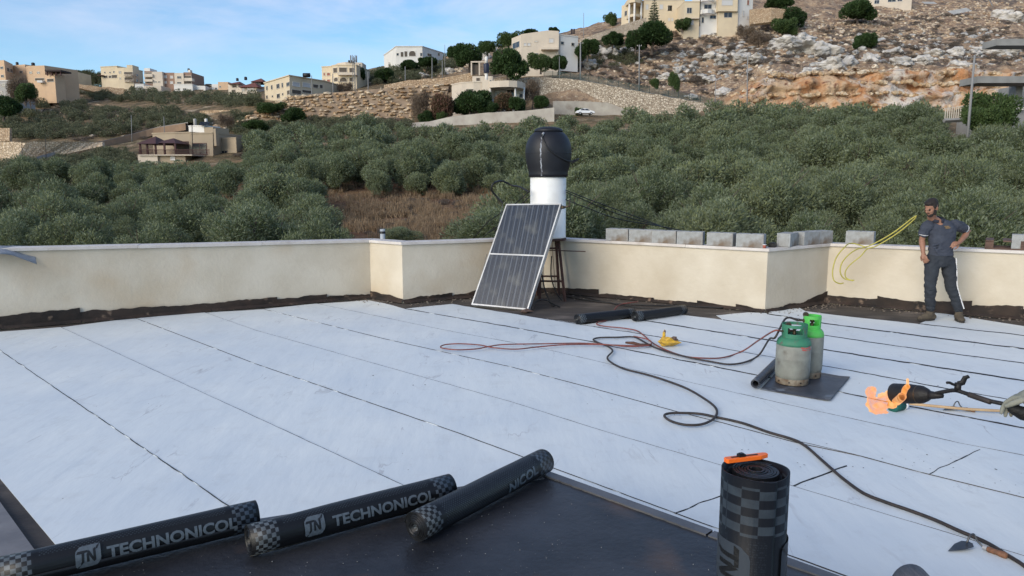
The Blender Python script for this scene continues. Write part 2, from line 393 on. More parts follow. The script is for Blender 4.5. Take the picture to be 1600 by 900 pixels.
def m_leaf(name, dark, light, back=None, sat=1.0, rnd=.6):
    m = mat(name, dark, rough=.62, spec=.3)
    N, L, b = nm(m)
    g = N.new("ShaderNodeNewGeometry")
    oi = N.new("ShaderNodeObjectInfo")
    mx = N.new("ShaderNodeMix"); mx.data_type = 'RGBA'; mx.inputs[6].default_value = (*dark, 1); mx.inputs[7].default_value = (*light, 1)
    a = N.new("ShaderNodeMath"); a.operation = 'MULTIPLY'; a.inputs[1].default_value = rnd; L.new(g.outputs["Random Per Island"], a.inputs[0])
    a2 = N.new("ShaderNodeMath"); a2.operation = 'MULTIPLY'; a2.inputs[1].default_value = 1 - rnd; L.new(oi.outputs["Random"], a2.inputs[0])
    s = N.new("ShaderNodeMath"); s.operation = 'ADD'; L.new(a.outputs[0], s.inputs[0]); L.new(a2.outputs[0], s.inputs[1])
    L.new(s.outputs[0], mx.inputs[0])
    src = mx.outputs[2]
    if back:
        m2 = N.new("ShaderNodeMix"); m2.data_type = 'RGBA'; m2.inputs[7].default_value = (*back, 1)
        L.new(src, m2.inputs[6]); L.new(g.outputs["Backfacing"], m2.inputs[0]); src = m2.outputs[2]
    L.new(src, b.inputs["Base Color"])
    tr = N.new("ShaderNodeBsdfTranslucent"); L.new(src, tr.inputs[0])
    ms = N.new("ShaderNodeMixShader"); ms.inputs[0].default_value = .32
    out = N["Material Output"]
    L.new(b.outputs[0], ms.inputs[1]); L.new(tr.outputs[0], ms.inputs[2]); L.new(ms.outputs[0], out.inputs[0])
    return m
M['olive'] = m_leaf('olive_leaves', (.060, .092, .036), (.25, .275, .135), (.20, .235, .15), rnd=.45)
M['leaf'] = m_leaf('dark_leaves', (.020, .045, .014), (.060, .105, .032))
M['leaf_mid'] = m_leaf('mid_leaves', (.040, .075, .022), (.10, .15, .05))
M['leaf_dry'] = m_leaf('dry_leaves', (.13, .095, .07), (.22, .17, .12))
M['leaf_rose'] = m_leaf('bougainvillea_leaves', (.06, .08, .03), (.24, .10, .085))
M['grass_dry'] = m_leaf('dry_grass', (.20, .13, .075), (.33, .24, .15))
M['bark'] = mat('bark', (.13, .105, .085), (.08, .06, .05), 6, .9, .6, 20)
# ================================================================== THE ROOF
roof = empty('flat_roof', kind='structure')
# --- parapet corners: (px, y of top, y of base)
WC = [(0, 388, 515), (580, 374.5, 466), (630, 378, 474), (850, 371, 456), (1195, 388, 488), (1290, 380, 474), (1597, 392, 500)]
base, topz = [], []
for (x, yt, yb) in WC:
    g = G(x, yb); base.append(Vector((g.x, g.y))); topz.append(P(x, yt, g.y).z)
# extend past both ends of the frame
d0 = (base[0] - base[1]).normalized(); base.insert(0, base[0] + d0 * 3.0); topz.insert(0, topz[0] + .02)
d1 = Vector((.62, -.78)).normalized(); base.append(base[-1] + d1 * 4.0); topz.append(topz[-1])
def offs(pts, d):
    out = []
    for i, p in enumerate(pts):
        ns = []
        if i > 0: t = (p - pts[i - 1]).normalized(); ns.append(Vector((-t.y, t.x)))
        if i < len(pts) - 1: t = (pts[i + 1] - p).normalized(); ns.append(Vector((-t.y, t.x)))
        n = sum(ns, Vector((0, 0))).normalized()
        out.append(p + n * (d / max(.35, n.dot(ns[0]))))
    return out
# roof deck slab
bm = bmesh.new()
deck = [tuple(p) for p in offs(base, -.002)] + [(base[-1].x + .5, -2.5), (base[0].x - .5, -2.5)]
prism(bm, deck, -.35, 0.0)
bmo('roof_deck', bm, M['bitumen_old'], roof)
wall = empty('parapet_wall', label='cream plastered parapet wall with white stone coping round the roof edge', cat='wall')
outer = offs(base, .20)
bm = bmesh.new()
for i in range(len(base) - 1):
    a, b_, c, d = base[i], base[i + 1], outer[i + 1], outer[i]
    lo = [bm.verts.new((p.x, p.y, -7.6)) for p in (a, b_, c, d)]
    hi = [bm.verts.new((p.x, p.y, z)) for p, z in zip((a, b_, c, d), (topz[i] - .045, topz[i + 1] - .045, topz[i + 1] - .045, topz[i] - .045))]
    bm.faces.new(hi); bm.faces.new((lo[0], lo[1], hi[1], hi[0])); bm.faces.new((lo[2], lo[3], hi[3], hi[2]))
bmesh.ops.remove_doubles(bm, verts=bm.verts, dist=.0005)
bmo('wall_body', bm, M['plaster'], wall)
# coping slabs, split about every 1.5 m
ci, co = offs(base, -.035), offs(base, .24)
for i in range(len(base) - 1):
    L_ = (base[i + 1] - base[i]).length; n = max(1, round(L_ / 1.5))
    for k in range(n):
        t0, t1 = k / n + (.0015 / L_ if k else 0), (k + 1) / n - (.0015 / L_ if k < n - 1 else 0)
        q = [ci[i].lerp(ci[i + 1], t0), ci[i].lerp(ci[i + 1], t1), co[i].lerp(co[i + 1], t1), co[i].lerp(co[i + 1], t0)]
        za, zb = topz[i] * (1 - t0) + topz[i + 1] * t0, topz[i] * (1 - t1) + topz[i + 1] * t1
        jz = random.uniform(-.003, .003)
        bm = bmesh.new()
        lo = [bm.verts.new((p.x, p.y, z - .045 + jz)) for p, z in zip(q, (za, zb, zb, za))]
        hi = [bm.verts.new((p.x, p.y, z + jz)) for p, z in zip(q, (za, zb, zb, za))]
        bm.faces.new(lo[::-1]); bm.faces.new(hi)
        for e in range(4): bm.faces.new((lo[e], lo[(e + 1) % 4], hi[(e + 1) % 4], hi[e]))
        bmo('coping_slab', bm, M['coping'], wall, bevel=.004)
# torn bitumen upstand along the foot of the wall, one torn length after another
uh = [.24, .23, .13, .12, .12, .07, .17, .21, .22]
rnd = random.Random(3)
ui = offs(base, -.012)
for i in range(len(base) - 1):
    a, b_ = ui[i], ui[i + 1]; L_ = (b_ - a).length
    s = 0.0
    while s < L_ - 1e-4:
        e = min(L_, s + rnd.uniform(.55, 1.15))
        if L_ - e < .25: e = L_
        n = max(5, int((e - s) / .05)); bm = bmesh.new(); prev = None
        ramp = rnd.uniform(.02, .085) if i not in (1, 0) else rnd.uniform(.0, .05); ph = rnd.uniform(0, 9)
        back = rnd.random() < .5
        for k in range(n + 1):
            u = s + (e - s) * k / n; t = u / L_; q = k / n
            if back: q = 1 - q
            p = a.lerp(b_, t); h = uh[i] * (1 - t) + uh[i + 1] * t
            h = max(.03, h - .05 + ramp * (q ** .8) + .022 * noise.noise(Vector((u * 5, ph, i))) + .012 * noise.noise(Vector((u * 19, ph, i))))
            nrm = Vector((b_ - a).normalized()); nn = Vector((nrm.y, -nrm.x))
            foot = p + nn * (.05 + .035 * noise.noise(Vector((u * 4, ph + 5, i))))
            mid = p + nn * .006
            v = [bm.verts.new((foot.x, foot.y, .012)), bm.verts.new((mid.x, mid.y, .05)), bm.verts.new((p.x + nn.x * .004 * (1 + 3 * q), p.y + nn.y * .004 * (1 + 3 * q), h)),
                 bm.verts.new((a.lerp(b_, t).x - nn.x * .006, a.lerp(b_, t).y - nn.y * .006, h - .004))]
            if prev:
                for m_ in range(3): bm.faces.new((prev[m_], v[m_], v[m_ + 1], prev[m_ + 1]))
            prev = v
        bmo('bitumen_upstand', bm, M['tar'], wall)
        s = e

# --- white membrane sheets: seams as photo polylines projected on the roof
S = [
 [(-330, 330), (-60, 700), (200, 1000)],
 [(0, 548), (340, 780)],
 [(95, 512), (620, 755)],
 [(210, 497), (400, 569.5), (709, 675), (790, 705)],
 [(320, 489), (400, 517), (800, 629.5), (940, 674), (1125, 728), (1245, 763), (1400, 810)],
 [(412, 483.5), (600, 530), (800, 574.5), (920, 606), (1057, 644), (1130, 662), (1245, 693), (1345, 714), (1437, 739), (1600, 779)],
 [(495, 475), (697, 517), (800, 536), (867, 550), (995, 580), (1107, 605), (1215, 630), (1392, 669), (1500, 694), (1600, 713)],
 [(633, 483), (800, 512), (926, 535), (970, 545), (1180, 586.5), (1314, 614), (1415, 635), (1600, 670)],
 [(800, 490.5), (912, 509), (1000, 522.5), (1200, 558), (1282, 572), (1392, 592), (1487, 610), (1600, 630)],
 [(990, 499), (1200, 532), (1282, 546), (1407, 566), (1600, 596)],
 [(1130, 500.5), (1200, 511.5), (1282, 524), (1395, 541), (1600, 569)],
 [(1200, 491), (1280, 505), (1425, 524), (1600, 546)],
 [(1435, 507), (1600, 525)],
]
SG = []
for i, s in enumerate(S):
    g = [G(x, y) for (x, y) in s] if i else [G(0, 548) + Vector((-.64, -.66, 0)) * .95, G(340, 780) + Vector((-.64, -.66, 0)) * .95]
    d = (g[-1] - g[-2]).normalized()
    if i == 0: d = (G(340, 780) - G(0, 548)).normalized()
    far = 5.0 if i < 9 else 4.0
    g.append(g[-1] + d * far); SG.append(g)
_w0 = G(0, 519); _wd = (G(575, 470) - _w0).normalized()
def meet(p, d):   # where a seam line reaches the foot of the left wall
    k_ = ((_w0.x - p.x) * _wd.y - (_w0.y - p.y) * _wd.x) / (d.x * _wd.y - d.y * _wd.x); return p + d * k_
for q_ in (1, 0): SG[q_].insert(0, meet(SG[q_][0], (SG[1][-1] - SG[1][-2]).normalized()))
def far_pts(l): return [G(x, y) for (x, y) in l]
# far edge of every sheet from seam k to seam k+1
FE = {0: [], 1: [], 2: [], 3: [(265, 492)], 4: [], 5: [], 6: [(575, 469.5), (600, 474)], 7: [(706, 475.5), (750, 483)], 8: [(915, 507.5), (955, 499.5)],
      9: [(1060, 492)], 10: [(1119, 493), (1168, 488.5), (1196, 489.5)], 11: [(1204, 484), (1246, 480.5), (1258, 487), (1330, 496), (1400, 503)], 12: [(1452, 500), (1462, 488), (1500, 494.5), (1600, 510)]}
nS = len(SG)
def jig(a, b_, amp, step=.09, seed=0):
    n = max(1, int((b_ - a).length / step)); out = []
    d = (b_ - a); nrm = Vector((-d.y, d.x, 0)).normalized()
    for k in range(n):
        p = a.lerp(b_, k / n)
        out.append(p + nrm * amp * (noise.noise(Vector((p.x * 3.1, p.y * 3.1, seed))) + .6 * noise.noise(Vector((p.x * 11, p.y * 11, seed + 3)))))
    return out
for k in range(nS):
    if k < nS - 1:
        near = SG[k]; nxt = SG[k + 1]
    else:
        near = SG[k]; nxt = [G(1600, 510), G(1600, 510) + (G(1600, 525) - G(1435, 507)).normalized() * 4.5]
    edge = [near[0]] + far_pts(FE.get(k, [])) + [nxt[0]]
    e2 = []
    for a, b_ in zip(edge[:-1], edge[1:]): e2 += jig(a, b_, .016, .08, k)
    outl = [v for v in e2] + list(nxt) + list(near[::-1][:-1])
    z = .004 + .0035 * (k % 2)
    bm = bmesh.new()
    vs = [bm.verts.new((p.x, p.y, z)) for p in outl]
    f = bm.faces.new(vs)
    r = bmesh.ops.extrude_face_region(bm, geom=[f])
    for v in r['geom']:
        if isinstance(v, bmesh.types.BMVert): v.co.z = z - .003
    bmesh.ops.triangulate(bm, faces=[f_ for f_ in bm.faces if len(f_.verts) > 4])
    bmo('membrane_sheet', bm, M['membrane'], roof)
# bitumen squeezed out along the seams: width (m) and share of the seam covered
SW = {1: (.010, .9), 2: (.008, .7), 3: (.007, .6), 4: (.008, .55), 5: (.007, .4), 6: (.010, .4), 7: (.022, 1), 8: (.030, 1), 9: (.036, 1), 10: (.036, 1), 11: (.048, 1), 12: (.075, 1)}
def bead(a_pts, wd, cover, seed, name='seam_bead', thr=None):
    bm = bmesh.new(); prev = None; pts = []
    for a, b_ in zip(a_pts[:-1], a_pts[1:]):
        n = max(2, int((b_ - a).length / .035)); pts += [a.lerp(b_, q / n) for q in range(n)]
    pts.append(a_pts[-1])
    for q, p in enumerate(pts):
        c = p; t = (pts[min(q + 1, len(pts) - 1)] - pts[max(q - 1, 0)]).normalized(); nr = Vector((-t.y, t.x, 0))
        on = .5 + .5 * noise.noise(Vector((p.x * 1.9, p.y * 1.9, seed * 7.3))) * 1.6
        fine = noise.noise(Vector((p.x * 14, p.y * 14, seed)))
        wv = wd * (.55 + .7 * abs(fine) + .5 * noise.noise(Vector((p.x * 3, p.y * 3, seed + 9))))
        if cover < 1 and on > cover + .12 * fine: wv *= .22 if cover > .4 else .15
        wv = max(wv, .0042)
        c = p + nr * (wd * .6 * noise.noise(Vector((p.x * 7, p.y * 7, seed + 2))))
        hgt = .0085 + min(.006, wv * .25)
        v = [bm.verts.new((c.x - nr.x * wv / 2, c.y - nr.y * wv / 2, .0015)), bm.verts.new((c.x, c.y, hgt)), bm.verts.new((c.x + nr.x * wv / 2, c.y + nr.y * wv / 2, .0015))]
        v[0].co.z = v[2].co.z = .0032
        if prev:
            bm.faces.new((prev[0], v[0], v[1], prev[1])); bm.faces.new((prev[1], v[1], v[2], prev[2]))
        prev = v
    return bmo(name, bm, M['bead'], roof)
for k, (wd, cv) in SW.items(): bead(SG[k][:-1] + [SG[k][-2].lerp(SG[k][-1], .6)], wd, cv, k)
bead([G(1243, 690), G(1300, 703), G(1345, 714)], .012, 1, 33)
# cross joints between roll ends
bead([G(1055, 804), G(1092, 788), G(1125, 777)], .022, 1, 41, 'end_joint_bead')
bead([G(1238, 761), G(1275, 747), G(1322, 729)], .018, 1, 42, 'end_joint_bead')
bead([G(1450, 742), G(1490, 724), G(1531, 704)], .024, 1, 43, 'end_joint_bead')
# bitumen drips near the end joint
bm = bmesh.new(); rr = random.Random(5)
for _ in range(95):
    x, y = rr.choice([(1420, 715), (1420, 722), (1300, 735), (1500, 620), (1560, 760), (980, 640), (640, 600), (1180, 700)]); x += rr.gauss(0, 45); y += rr.gauss(0, 14)
    g = G(x, y); r_ = rr.uniform(.003, .009) * rr.choice([.5, .7, 1.2])
    bmesh.ops.create_circle(bm, cap_ends=True, segments=6, radius=r_, matrix=Matrix.Translation((g.x, g.y, .0092)) @ Matrix.Rotation(rr.random() * 3, 4, 'Z') @ Matrix.Diagonal((1, rr.uniform(.4, 1), 1, 1)))
tag(bmo('bitumen_drips', bm, M['bead'], roof), kind='stuff')
# rubble and dust on the old bitumen under the wall
bm = bmesh.new()
for _ in range(420):
    i = rr.choice([2, 3, 4, 5, 6, 6, 5, 3]); t = rr.random(); p = base[i].lerp(base[i + 1], t); d = (base[i + 1] - base[i]).normalized()
    q = p + Vector((d.y, -d.x)) * abs(rr.gauss(.12, .14)); s = rr.uniform(.006, .022)
    blob(bm, (q.x, q.y, s * .3), (s, s * rr.uniform(.5, 1), s * .5), 1, Matrix.Rotation(rr.random() * 3, 4, 'Z'))
tag(bmo('wall_foot_rubble', bm, mat('rubble', (.22, .19, .155), (.10, .075, .06), 30, .95), roof), kind='stuff')

# --- raised slab of the stair house in the foreground
PZ = .34
slab = empty('raised_roof_slab', kind='structure')
P1, Q1 = G(857, 737, PZ), G(52, 866, PZ)
dr = (G(1310, 900, PZ) - P1).normalized(); dl = (G(0, 785, PZ) - Q1).normalized()
P2 = P1 + dr * 5.0; Q2 = Q1 + dl * 3.0
def inset(poly, d):  # poly of Vectors in order, offset to the left-hand inside
    return poly
bm = bmesh.new()
main = [P1, Q1, Vector((Q1.x - .25, Q1.y - 1.2, PZ)), Vector((Q1.x - .1, -1.5, PZ)), Vector((P2.x, -1.5, PZ)), P2]
main = [(v.x, v.y) for v in main]
prism(bm, main, .0, PZ - .004)
bmo('slab_body', bm, M['bitumen_new'], slab)
def strip(a, b_, inw, wd, z, th, m_, name, wob=.002):
    """flat strip from a to b_, width wd to the inw side"""
    bm = bmesh.new(); n = 40; prev = None
    for k in range(n + 1):
        p = a.lerp(b_, k / n); j = wob * noise.noise(Vector((k * .7, 1, 2))) * 3
        q = p + inw * (wd + j)
        v = [bm.verts.new((p.x, p.y, z - .30)), bm.verts.new((p.x, p.y, z + th)), bm.verts.new((q.x, q.y, z + th)), bm.verts.new((q.x, q.y, z - .01))]
        if prev:
            for e in range(3): bm.faces.new((prev[e], v[e], v[e + 1], prev[e + 1]))
        prev = v
    return bmo(name, bm, m_, slab)
inr = Vector((-dr.y, dr.x, 0)); inr = inr if inr.y < 0 else -inr
strip(P1 + dr * .0, P1 + dr * 1.02, inr, .062, PZ, .005, M['flash'], 'edge_flashing')
strip(P1 + dr * 1.03, P2, inr, .060, PZ, .0035, M['flash'], 'edge_flashing')
back = (Q1 - P1).normalized(); inb = Vector((-back.y, back.x, 0)); inb = inb if inb.y < 0 else -inb
strip(P1 + inr * .066 + inb * .0, Q1, inb, .05, PZ, .002, M['flash'], 'edge_flashing')
inl = Vector((-dl.y, dl.x, 0)); inl = inl if inl.x < 0 else -inl
w0, w1 = G(0, 785, .02), G(57, 864, .02); dw = (w0 - w1).normalized(); iw = Vector((-dw.y, dw.x, 0)); iw = iw if iw.x < 0 else -iw
side = strip(w1 - dw * .8, w0 + dw * 2.5, iw, .20, .02, .004, M['flash_light'], 'edge_flashing', .004); side['label'] = 'dusty light grey flashing lying at the far left edge'
# grit on the dark slab
bm = bmesh.new()
for _ in range(420):
    x, y = rr.uniform(150, 1120), rr.uniform(760, 960); g = G(x, y, PZ)
    if (g - P1).dot(inr) < .08 or (g - P1).dot(inb) < .05: continue
    s = rr.choice([.001, .0012, .0015, .0022]); s *= rr.uniform(.7, 1.4)
    bmesh.ops.create_cube(bm, size=s, matrix=Matrix.Translation((g.x, g.y, PZ + s * .3)) @ Matrix.Rotation(rr.random() * 3, 4, 'X') @ Matrix.Rotation(rr.random() * 3, 4, 'Z'))
tag(bmo('grit', bm, mat('pale_grit', (.24, .24, .24), rough=.9), slab), kind='stuff')

# ================================================================== ROLLS
def spiral(bm, R, L_, r0=.022, pitch=.0075, th=.0046, tele=.004, seed=0, seg=28, open_gap=0.0, core=0.0):
    turns = (R - r0) / pitch; n = int(turns * seg); rr_ = random.Random(seed)
    offL = [rr_.uniform(-tele, tele) for _ in range(int(turns) + 3)]; offR = [rr_.uniform(-tele, tele) for _ in range(int(turns) + 3)]
    prev = None; xs = 9
    for k in range(n + 1):
        a = -2 * math.pi * k / seg + seed; tt = k / seg; i = int(tt); fr = tt - i
        r = r0 + pitch * tt + (open_gap * max(0, (tt - (turns - 1.0))) if open_gap else 0)
        xl = -L_ / 2 + offL[i] * (1 - fr) + offL[i + 1] * fr; xr = L_ / 2 + offR[i] * (1 - fr) + offR[i + 1] * fr
        ro, ri = r, r - th
        c, s = math.cos(a), math.sin(a)
        dn = [1 + .035 * noise.noise(Vector((j * .55 + seed * 9, c * 1.1, s * 1.1))) for j in range(xs)]
        outer_ = [bm.verts.new((xl + (xr - xl) * j / (xs - 1), ro * c * dn[j], ro * s * dn[j])) for j in range(xs)]
        inner_ = [bm.verts.new((xl, ri * c, ri * s)), bm.verts.new((xr, ri * c, ri * s))]
        cur = (outer_, inner_)
        if prev:
            for j in range(xs - 1): bm.faces.new((prev[0][j], prev[0][j + 1], outer_[j + 1], outer_[j]))
            bm.faces.new((prev[1][1], prev[1][0], inner_[0], inner_[1]))
            bm.faces.new((prev[0][0], outer_[0], inner_[0], prev[1][0])); bm.faces.new((prev[0][-1], prev[1][1], inner_[1], outer_[-1]))
        else: bm.faces.new([inner_[0]] + outer_ + [inner_[1]])
        prev = cur
    o_, i_ = prev; bm.faces.new([i_[1]] + o_[::-1] + [i_[0]])
def text_bm(txt, size, bold=.02):
    cu = bpy.data.curves.new('t', 'FONT'); cu.body = txt; cu.size = size; cu.offset = bold * size; cu.align_x = 'LEFT'; cu.resolution_u = 3
    o = bpy.data.objects.new('t', cu); col.objects.link(o)
    bpy.context.view_layer.update()
    dg = bpy.context.evaluated_depsgraph_get(); me = bpy.data.meshes.new_from_object(o.evaluated_get(dg))
    bm = bmesh.new(); bm.from_mesh(me); bpy.data.objects.remove(o); bpy.data.curves.remove(cu); bpy.data.meshes.remove(me)
    return bm
def poly(bm, pts): bm.faces.new([bm.verts.new((p[0], p[1], 0)) for p in pts])
def cut_y(bm, step=.006):
    ys = [v.co.y for v in bm.verts]; y = min(ys) + step
    while y < max(ys):
        bmesh.ops.bisect_plane(bm, geom=list(bm.verts) + list(bm.edges) + list(bm.faces), plane_co=(0, y, 0), plane_no=(0, 1, 0)); y += step
def wrap(bm, x0, phi0, R, twist=0.0):
    for v in bm.verts:
        x, y, lift = v.co.x + x0, v.co.y, v.co.z
        ph = phi0 + y / R + twist * x; r = R + .0006 + lift
        v.co = Vector((x, -r * math.cos(ph), r * math.sin(ph)))
def logo_bms(s):
    a = bmesh.new(); c = .20
    poly(a, [(x * s, y * s) for x, y in ((0, .12), (.06, .03), (.16, 0), (.72, 0), (.84, .04), (.97, .22), (1, .36), (1, .92), (.97, 1), (.30, 1), (.18, .97), (.03, .80), (0, .66))])
    b_ = bmesh.new(); st = [[(.04, .66), (.10, .78), (.50, .78), (.50, .68), (.36, .68), (.33, .28), (.20, .14), (.20, .24), (.24, .34), (.25, .66)],
        [(.44, .26), (.44, .60), (.54, .78), (.62, .62), (.70, .44), (.70, .78), (.80, .84), (.80, .30), (.72, .22), (.64, .34), (.54, .54), (.54, .26)], [(.84, .88), (.99, 1.02), (.88, .78), (.80, .74)], [(.02, -.02), (.10, .10), (.20, .16), (.14, .06)]]
    for q_ in st: poly(b_, [(x * s, y * s) for x, y in q_])
    for m_ in (a, b_): bmesh.ops.triangulate(m_, faces=m_.faces)
    for v in b_.verts: v.co.z = .0005
    return (a, 'print'), (b_, 'film')
def make_roll(name, label, A, B, R=.072, seed=0, text=None, phi=0.0, group='rolls of printed roofing membrane', logo=True, dots=False, twist=0.0, tele=.004, tsize=.062, tx=-.27, lx=-.375):
    A, B = Vector(A), Vector(B); mid = (A + B) / 2; ax = (B - A)
    L_ = 1.0
    o = empty(name, (mid.x, mid.y, mid.z), label=label, cat='roll', group=group)
    d = ax.normalized(); yaw = math.atan2(d.y, d.x); pitch_ = -math.asin(d.z)
    o.rotation_euler = (0, pitch_, yaw)
    bm = bmesh.new(); spiral(bm, R, L_, seed=seed, tele=tele)
    bmo('wound_sheet', bm, M['roll_dots' if dots else 'roll'], o, smooth=False)
    for p in o.children[-1].data.polygons: p.use_smooth = abs(p.normal.x) < .5
    if text:
        bm = text_bm(text, tsize, .035)
        xs = [v.co.x for v in bm.verts]; k = (.52 if len(text) > 6 else .25) / (max(xs) - min(xs))
        for v in bm.verts: v.co.x *= k
        cut_y(bm); wrap(bm, tx, phi - .022 / R, R, twist); bmo('printed_lettering', bm, M['print'], o)
        if logo:
            for nm_, (bm, mt_) in zip(('printed_logo', 'logo_strokes'), logo_bms(.092)):
                cut_y(bm); wrap(bm, lx, phi - .042 / R, R); bmo(nm_, bm, M[mt_], o)
    return o
RR = .072
def on_slab(x, y): g = G(x, y, PZ); return Vector((g.x, g.y, PZ + RR + .004))
def axis(a, b_, z):  # 1 m axis from a towards b_
    a, b_ = Vector(a), Vector(b_); d = (b_ - a).normalized(); m = (a + b_) / 2
    return m - d * .5, m + d * .5
a, b_ = axis(on_slab(30, 918), on_slab(380, 833), 0)
make_roll('membrane_roll', 'black printed membrane roll at the far left of the front row of three', a, b_, seed=1, text='TECHNONICOL', phi=.22, tx=-.12, lx=-.235, tsize=.066)
a, b_ = axis(on_slab(420, 862), on_slab(682, 790), 0)
make_roll('membrane_roll', 'black printed membrane roll in the middle of the front row of three', a, b_, seed=2.3, text='TECHNONICOL', phi=.26, tx=-.145, lx=-.275, tsize=.066)
a, b_ = axis(on_slab(662, 842), on_slab(840, 746), 0)
make_roll('membrane_roll', 'black dotted membrane roll lying askew, right of the front row of three', a, b_, seed=4.1, dots=True, text='NICOL', phi=-.25, tx=.10, lx=-.36, tsize=.066, logo=False, twist=1.6, tele=.012)
# far pair of rolls by the water heater
def on_roof(x, y, r=RR): g = G(x, y, 0); return Vector((g.x, g.y, r + .006))
a, b_ = axis(on_roof(905, 507), on_roof(986, 497), 0)
make_roll('membrane_roll', 'dark roll lying nearest the solar heater, left of the distant pair', a, b_, seed=.7, tele=.006)
a, b_ = axis(on_roof(993, 503), on_roof(1068, 492), 0)
make_roll('membrane_roll', 'dark roll to the right of the distant pair, red hose on its end', a, b_, seed=2.9, tele=.006)
# half seen roll in the bottom right corner
make_roll('membrane_roll', 'grey ribbed roll end poking up at the bottom edge below the trowel', Vector((1.82, 2.26, .095)), Vector((1.875, 3.24, .095)), seed=5, tele=.003, R=.088).children[0].data.materials[0] = mat('worn_grey_film', (.10, .10, .11), (.17, .17, .175), 4, .6, .9, 6, stretch=(1, 10, 10), bdist=.02)

# --- standing roll with a knife on top
Yr = 1.62
tc_ = P(1181, 733, Yr)
sr = empty('standing_roll', (tc_.x, tc_.y, tc_.z - 1.0), label='tall black printed roll standing upright in the foreground with a knife on top', cat='roll')
sr.rotation_euler = (0, 0, .35)
bm = bmesh.new(); spiral(bm, .055, 1.0, r0=.016, pitch=.0062, th=.0046, tele=.0022, seed=.4, seg=32)
bmesh.ops.transform(bm, matrix=Matrix.Translation((.006, .006, .5 - .004)) @ Matrix.Rotation(-math.pi / 2, 4, 'Y'), verts=bm.verts)
bmo('wound_core', bm, M['film'], sr)
def sheet_ring(bm, R, z0, z1, a0, a1, th=.004, seg=64, dr_=.004):
    prev = None
    for k in range(seg + 1):
        a = a0 + (a1 - a0) * k / seg; r = R + dr_ * k / seg; z = z1 - .002 * math.sin(3 * a)
        v = [bm.verts.new((r * math.cos(a), r * math.sin(a), z0)), bm.verts.new((r * math.cos(a), r * math.sin(a), z)),
             bm.verts.new(((r - th) * math.cos(a), (r - th) * math.sin(a), z)), bm.verts.new(((r - th) * math.cos(a), (r - th) * math.sin(a), z0))]
        if prev:
            for e in range(3): bm.faces.new((prev[e], v[e], v[e + 1], prev[e + 1]))
        else: bm.faces.new(v)
        prev = v
    bm.faces.new(prev[::-1])
bm = bmesh.new(); sheet_ring(bm, .0735, 0, 1.0, -2.1, -2.1 + 2 * math.pi + .5)
def m_stand():
    R = .0755
    m = mat('printed_film_upright', (.004, .005, .007), rough=.42, spec=.25)
    N, L, b = nm(m)
    tc = N.new("ShaderNodeTexCoord"); s = N.new("ShaderNodeSeparateXYZ"); L.new(tc.outputs["Object"], s.inputs[0])
    at = N.new("ShaderNodeMath"); at.operation = 'ARCTAN2'; L.new(s.outputs[1], at.inputs[0]); L.new(s.outputs[0], at.inputs[1])
    def mth(op, a, v=None, b_=None):
        n = N.new("ShaderNodeMath"); n.operation = op; L.new(a, n.inputs[0])
        if v is not None: n.inputs[1].default_value = v
        if b_ is not None: L.new(b_, n.inputs[1])
        return n.outputs[0]
    u = mth('ADD', mth('MULTIPLY', at.outputs[0], R / .038), 40.2); z = mth('ADD', mth('MULTIPLY', s.outputs[2], 1 / .0205), .3)
    c = N.new("ShaderNodeCombineXYZ"); L.new(u, c.inputs[0]); L.new(z, c.inputs[1]); c.inputs[2].default_value = .5
    ck = N.new("ShaderNodeTexChecker"); ck.inputs["Scale"].default_value = 1.0; L.new(c.outputs[0], ck.inputs["Vector"])
    band = mth('MULTIPLY', mth('GREATER_THAN', s.outputs[2], .868), None, mth('LESS_THAN', s.outputs[2], .984))
    k = mth('MULTIPLY', ck.outputs[1], None, band)
    # columns of tiny print: rows of broken strokes
    st = N.new("ShaderNodeCombineXYZ"); L.new(mth('MULTIPLY', at.outputs[0], 22.0), st.inputs[0]); L.new(mth('MULTIPLY', s.outputs[2], 150.0), st.inputs[1])
    nz = N.new("ShaderNodeTexNoise"); nz.inputs["Scale"].default_value = 1.2; nz.inputs["Detail"].default_value = 2; L.new(st.outputs[0], nz.inputs[0])
    txt = mth('MULTIPLY', mth('GREATER_THAN', nz.outputs[0], .53), None, mth('GREATER_THAN', mth('SINE', mth('MULTIPLY', s.outputs[2], 1100.0)), -.1))
    colm = mth('GREATER_THAN', mth('SINE', mth('MULTIPLY', at.outputs[0], 5.2)), .1)
    low = mth('LESS_THAN', s.outputs[2], .862)
    txt = mth('MULTIPLY', mth('MULTIPLY', mth('MULTIPLY', txt, None, colm), None, low), .38)
    t = mth('MAXIMUM', k, None, txt)
    n = N.new("ShaderNodeTexNoise"); n.inputs["Scale"].default_value = 30; n.inputs["Detail"].default_value = 5; L.new(tc.outputs["Object"], n.inputs[0])
    r = N.new("ShaderNodeMapRange"); r.inputs[1].default_value = .35; r.inputs[2].default_value = .62; r.inputs[3].default_value = 1; r.inputs[4].default_value = .7; L.new(n.outputs[0], r.inputs[0])
    t = mth('MULTIPLY', t, None, r.outputs[0])
    mx = N.new("ShaderNodeMix"); mx.data_type = 'RGBA'; mx.inputs[6].default_value = (.004, .005, .007, 1); mx.inputs[7].default_value = (.030, .040, .050, 1)
    L.new(t, mx.inputs[0]); L.new(mx.outputs[2], b.inputs["Base Color"])
    mp = N.new("ShaderNodeMapping"); mp.inputs["Scale"].default_value = (9, 9, 1.2); L.new(tc.outputs["Object"], mp.inputs[0])
    bn = N.new("ShaderNodeTexNoise"); bn.inputs["Scale"].default_value = 3; bn.inputs["Detail"].default_value = 7; L.new(mp.outputs[0], bn.inputs[0])
    bp = N.new("ShaderNodeBump"); bp.inputs["Strength"].default_value = .3; bp.inputs["Distance"].default_value = .01
    L.new(bn.outputs[0], bp.inputs["Height"]); L.new(bp.outputs[0], b.inputs["Normal"])
    return m
